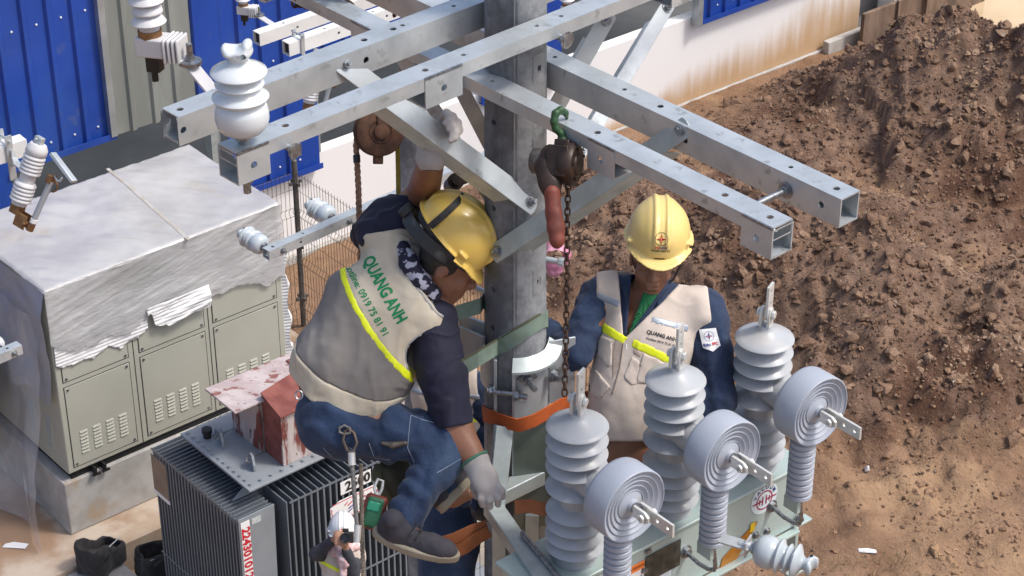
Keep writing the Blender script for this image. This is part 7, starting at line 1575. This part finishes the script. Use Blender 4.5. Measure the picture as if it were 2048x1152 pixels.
EM = np.eye(4); EM[:3, 0] = (VA @ HB4)[:, 0]; EM[:3, 1] = VA @ HB4 @ np.array([0, -.4, .92]); EM[:3, 2] = VA @ HB4 @ np.array([0, .92, .4]); EM[:3, 3] = hm4[:3, 3]+VA @ HB4 @ np.array([0, .15, .06]); nb0 = set(h4.children); badge('emblem', EM, h4, 1.2, False)
cm = thing('photo_camera', 'black camera with round lens in the hands of the photographer', 'camera', f4.W(P(690, 1074, .30))); Z_ = zframe(f4.W(P(691, 1075, .28)), VA @ np.array([.05, .05, 1]), VA[:, 0]); b = MB(Z_); b.box(-.065, .065, -.045, .045, -.05, .0); b.box(-.025, .025, .045, .07, -.05, -.01); b.build('camera_body', M_black, cm, bevel=.006)
b = MB(Z_); b.lathe([(.036, 0), (.038, .05), (.042, .055), (.042, .08), (.034, .08), (.030, .07), (0, .068)], 28); b.build('lens', mat('lens_black', (.015, .015, .017), .25), cm, smooth=40)
# ================================================================== site litter
def rag(name, label, cat, pts, m, th=.006):
    q = [np.array(v, float) for v in pts]; c = sum(q)/len(q)+ZD*.03; n = len(q); b = MB(); b.add(q+[c]+[v-ZD*th for v in q], [(n, i, (i+1) % n) for i in range(n)]+[(i, n+1+i, n+1+(i+1) % n, (i+1) % n) for i in range(n)]); return tag(b.build(name, m, smooth=60), label, cat)
M_blp = mat('blue_plastic', (.02, .10, .42), .4, 0, (.02, .08, .34), 10, 3, bump=.3, bscale=20)
def gp(x, y, dz=.02): g = G(x, y, .05); z = float(ground_h(g[0], g[1])); g = G(x, y, z); z = float(ground_h(g[0], g[1])); return G(x, y, z)+ZD*dz
rag('plastic_sheet', 'blue plastic sheet lying beside the dark boards', 'plastic sheet', [gp(1762, 92, .05), gp(1785, 95, .06), gp(1812, 96, .04), gp(1810, 106, .03), gp(1762, 106, .03)], M_blp)
rag('plastic_scrap', 'small blue plastic scrap farther along the dark boards', 'plastic scrap', [gp(1842, 62, .05), gp(1852, 55, .05), gp(1862, 62, .04), gp(1850, 66, .03)], M_blp)
rag('foam_scrap', 'white strip of litter on the mud below the soil heap', 'litter', [gp(1716, 1100), gp(1752, 1103), gp(1753, 1109), gp(1717, 1107)], M_wl); rag('foam_scrap', 'tiny white chip of litter high on the front soil heap', 'litter', [gp(1905, 766), gp(1918, 760), gp(1921, 766), gp(1908, 772)], M_wl)
rag('foam_scrap', 'pale scrap of rubble on the mud right of the recloser', 'litter', [gp(1728, 938), gp(1738, 934), gp(1739, 944), gp(1730, 946)], M_wl)
rag('mud_patch', 'pale flat concrete patch at the foot of the white wall', 'concrete patch', [gp(1730, 118, .01), gp(1760, 112, .01), gp(1792, 112, .01), gp(1788, 118, .01), gp(1740, 126, .01)], mat('pale_concrete', (.45, .36, .30), .9), .004)
plk = MB(); plk.bar(gp(1150, 562, .03), gp(1190, 612, .03), .09, .03); tag(plk.build('plank', mat('grey_plank', (.36, .32, .27), .85, 0, (.28, .24, .2), 8, 4), bevel=.003), 'short grey plank lying on the soil left of the denim sleeve', 'plank')
mr_ = MB(); a0, a1, a2 = gp(1085, 600, .05), gp(1200, 560, .05), gp(1150, 640, .05)
for k in range(9): o_ = (a2-a0)*k/8; mr_.tube([a0+o_, (a0+a1)/2+o_+ZD*.05, a1+o_], .004, 5)
for k in range(9): o_ = (a1-a0)*k/8; mr_.tube([a0+o_+ZD*.01, a2+o_+ZD*.01], .004, 5)
tag(mr_.build('wire_mesh_offcut', M_cable, kind='stuff'), 'bent offcut of wire mesh lying on the soil', 'wire mesh')
rr = random.Random(9); lt = MB()
for k in range(60):
    x = rr.uniform(1755, 1845); y = 100-(x-1755)*.42+rr.uniform(-12, 8); g = gp(x, y, .02); s_ = rr.uniform(.012, .04); a = rr.uniform(0, 6.28); lt.add([g+np.array([s_*math.cos(a+k_*1.7), s_*math.sin(a+k_*1.7), rr.uniform(0, .03)]) for k_ in range(4)], [(0, 1, 2, 3)])
tag(lt.build('rubble_litter', mat('grey_rubble', (.45, .44, .42), .8, 0, (.25, .25, .25), 30, 3)), 'pale rubble and litter scattered by the dark boards', 'litter', kind='stuff')
gs = MB()
for k in range(70):
    c = gp(rr.choice([1765, 1800, 1690])+rr.gauss(0, 22), 1128+rr.gauss(0, 10), 0); a = rr.uniform(0, 6.28); h_ = rr.uniform(.05, .16); d_ = np.array([math.cos(a), math.sin(a), 0]); gs.add([c-d_*.003, c+d_*.003, c+np.array([-d_[1], d_[0], 0])*h_*.5+ZD*h_], [(0, 1, 2)])
tag(gs.build('grass_tuft', mat('dry_grass', (.09, .10, .03), .7)), 'thin green grass blades in the mud at the lower right', 'grass', kind='stuff')
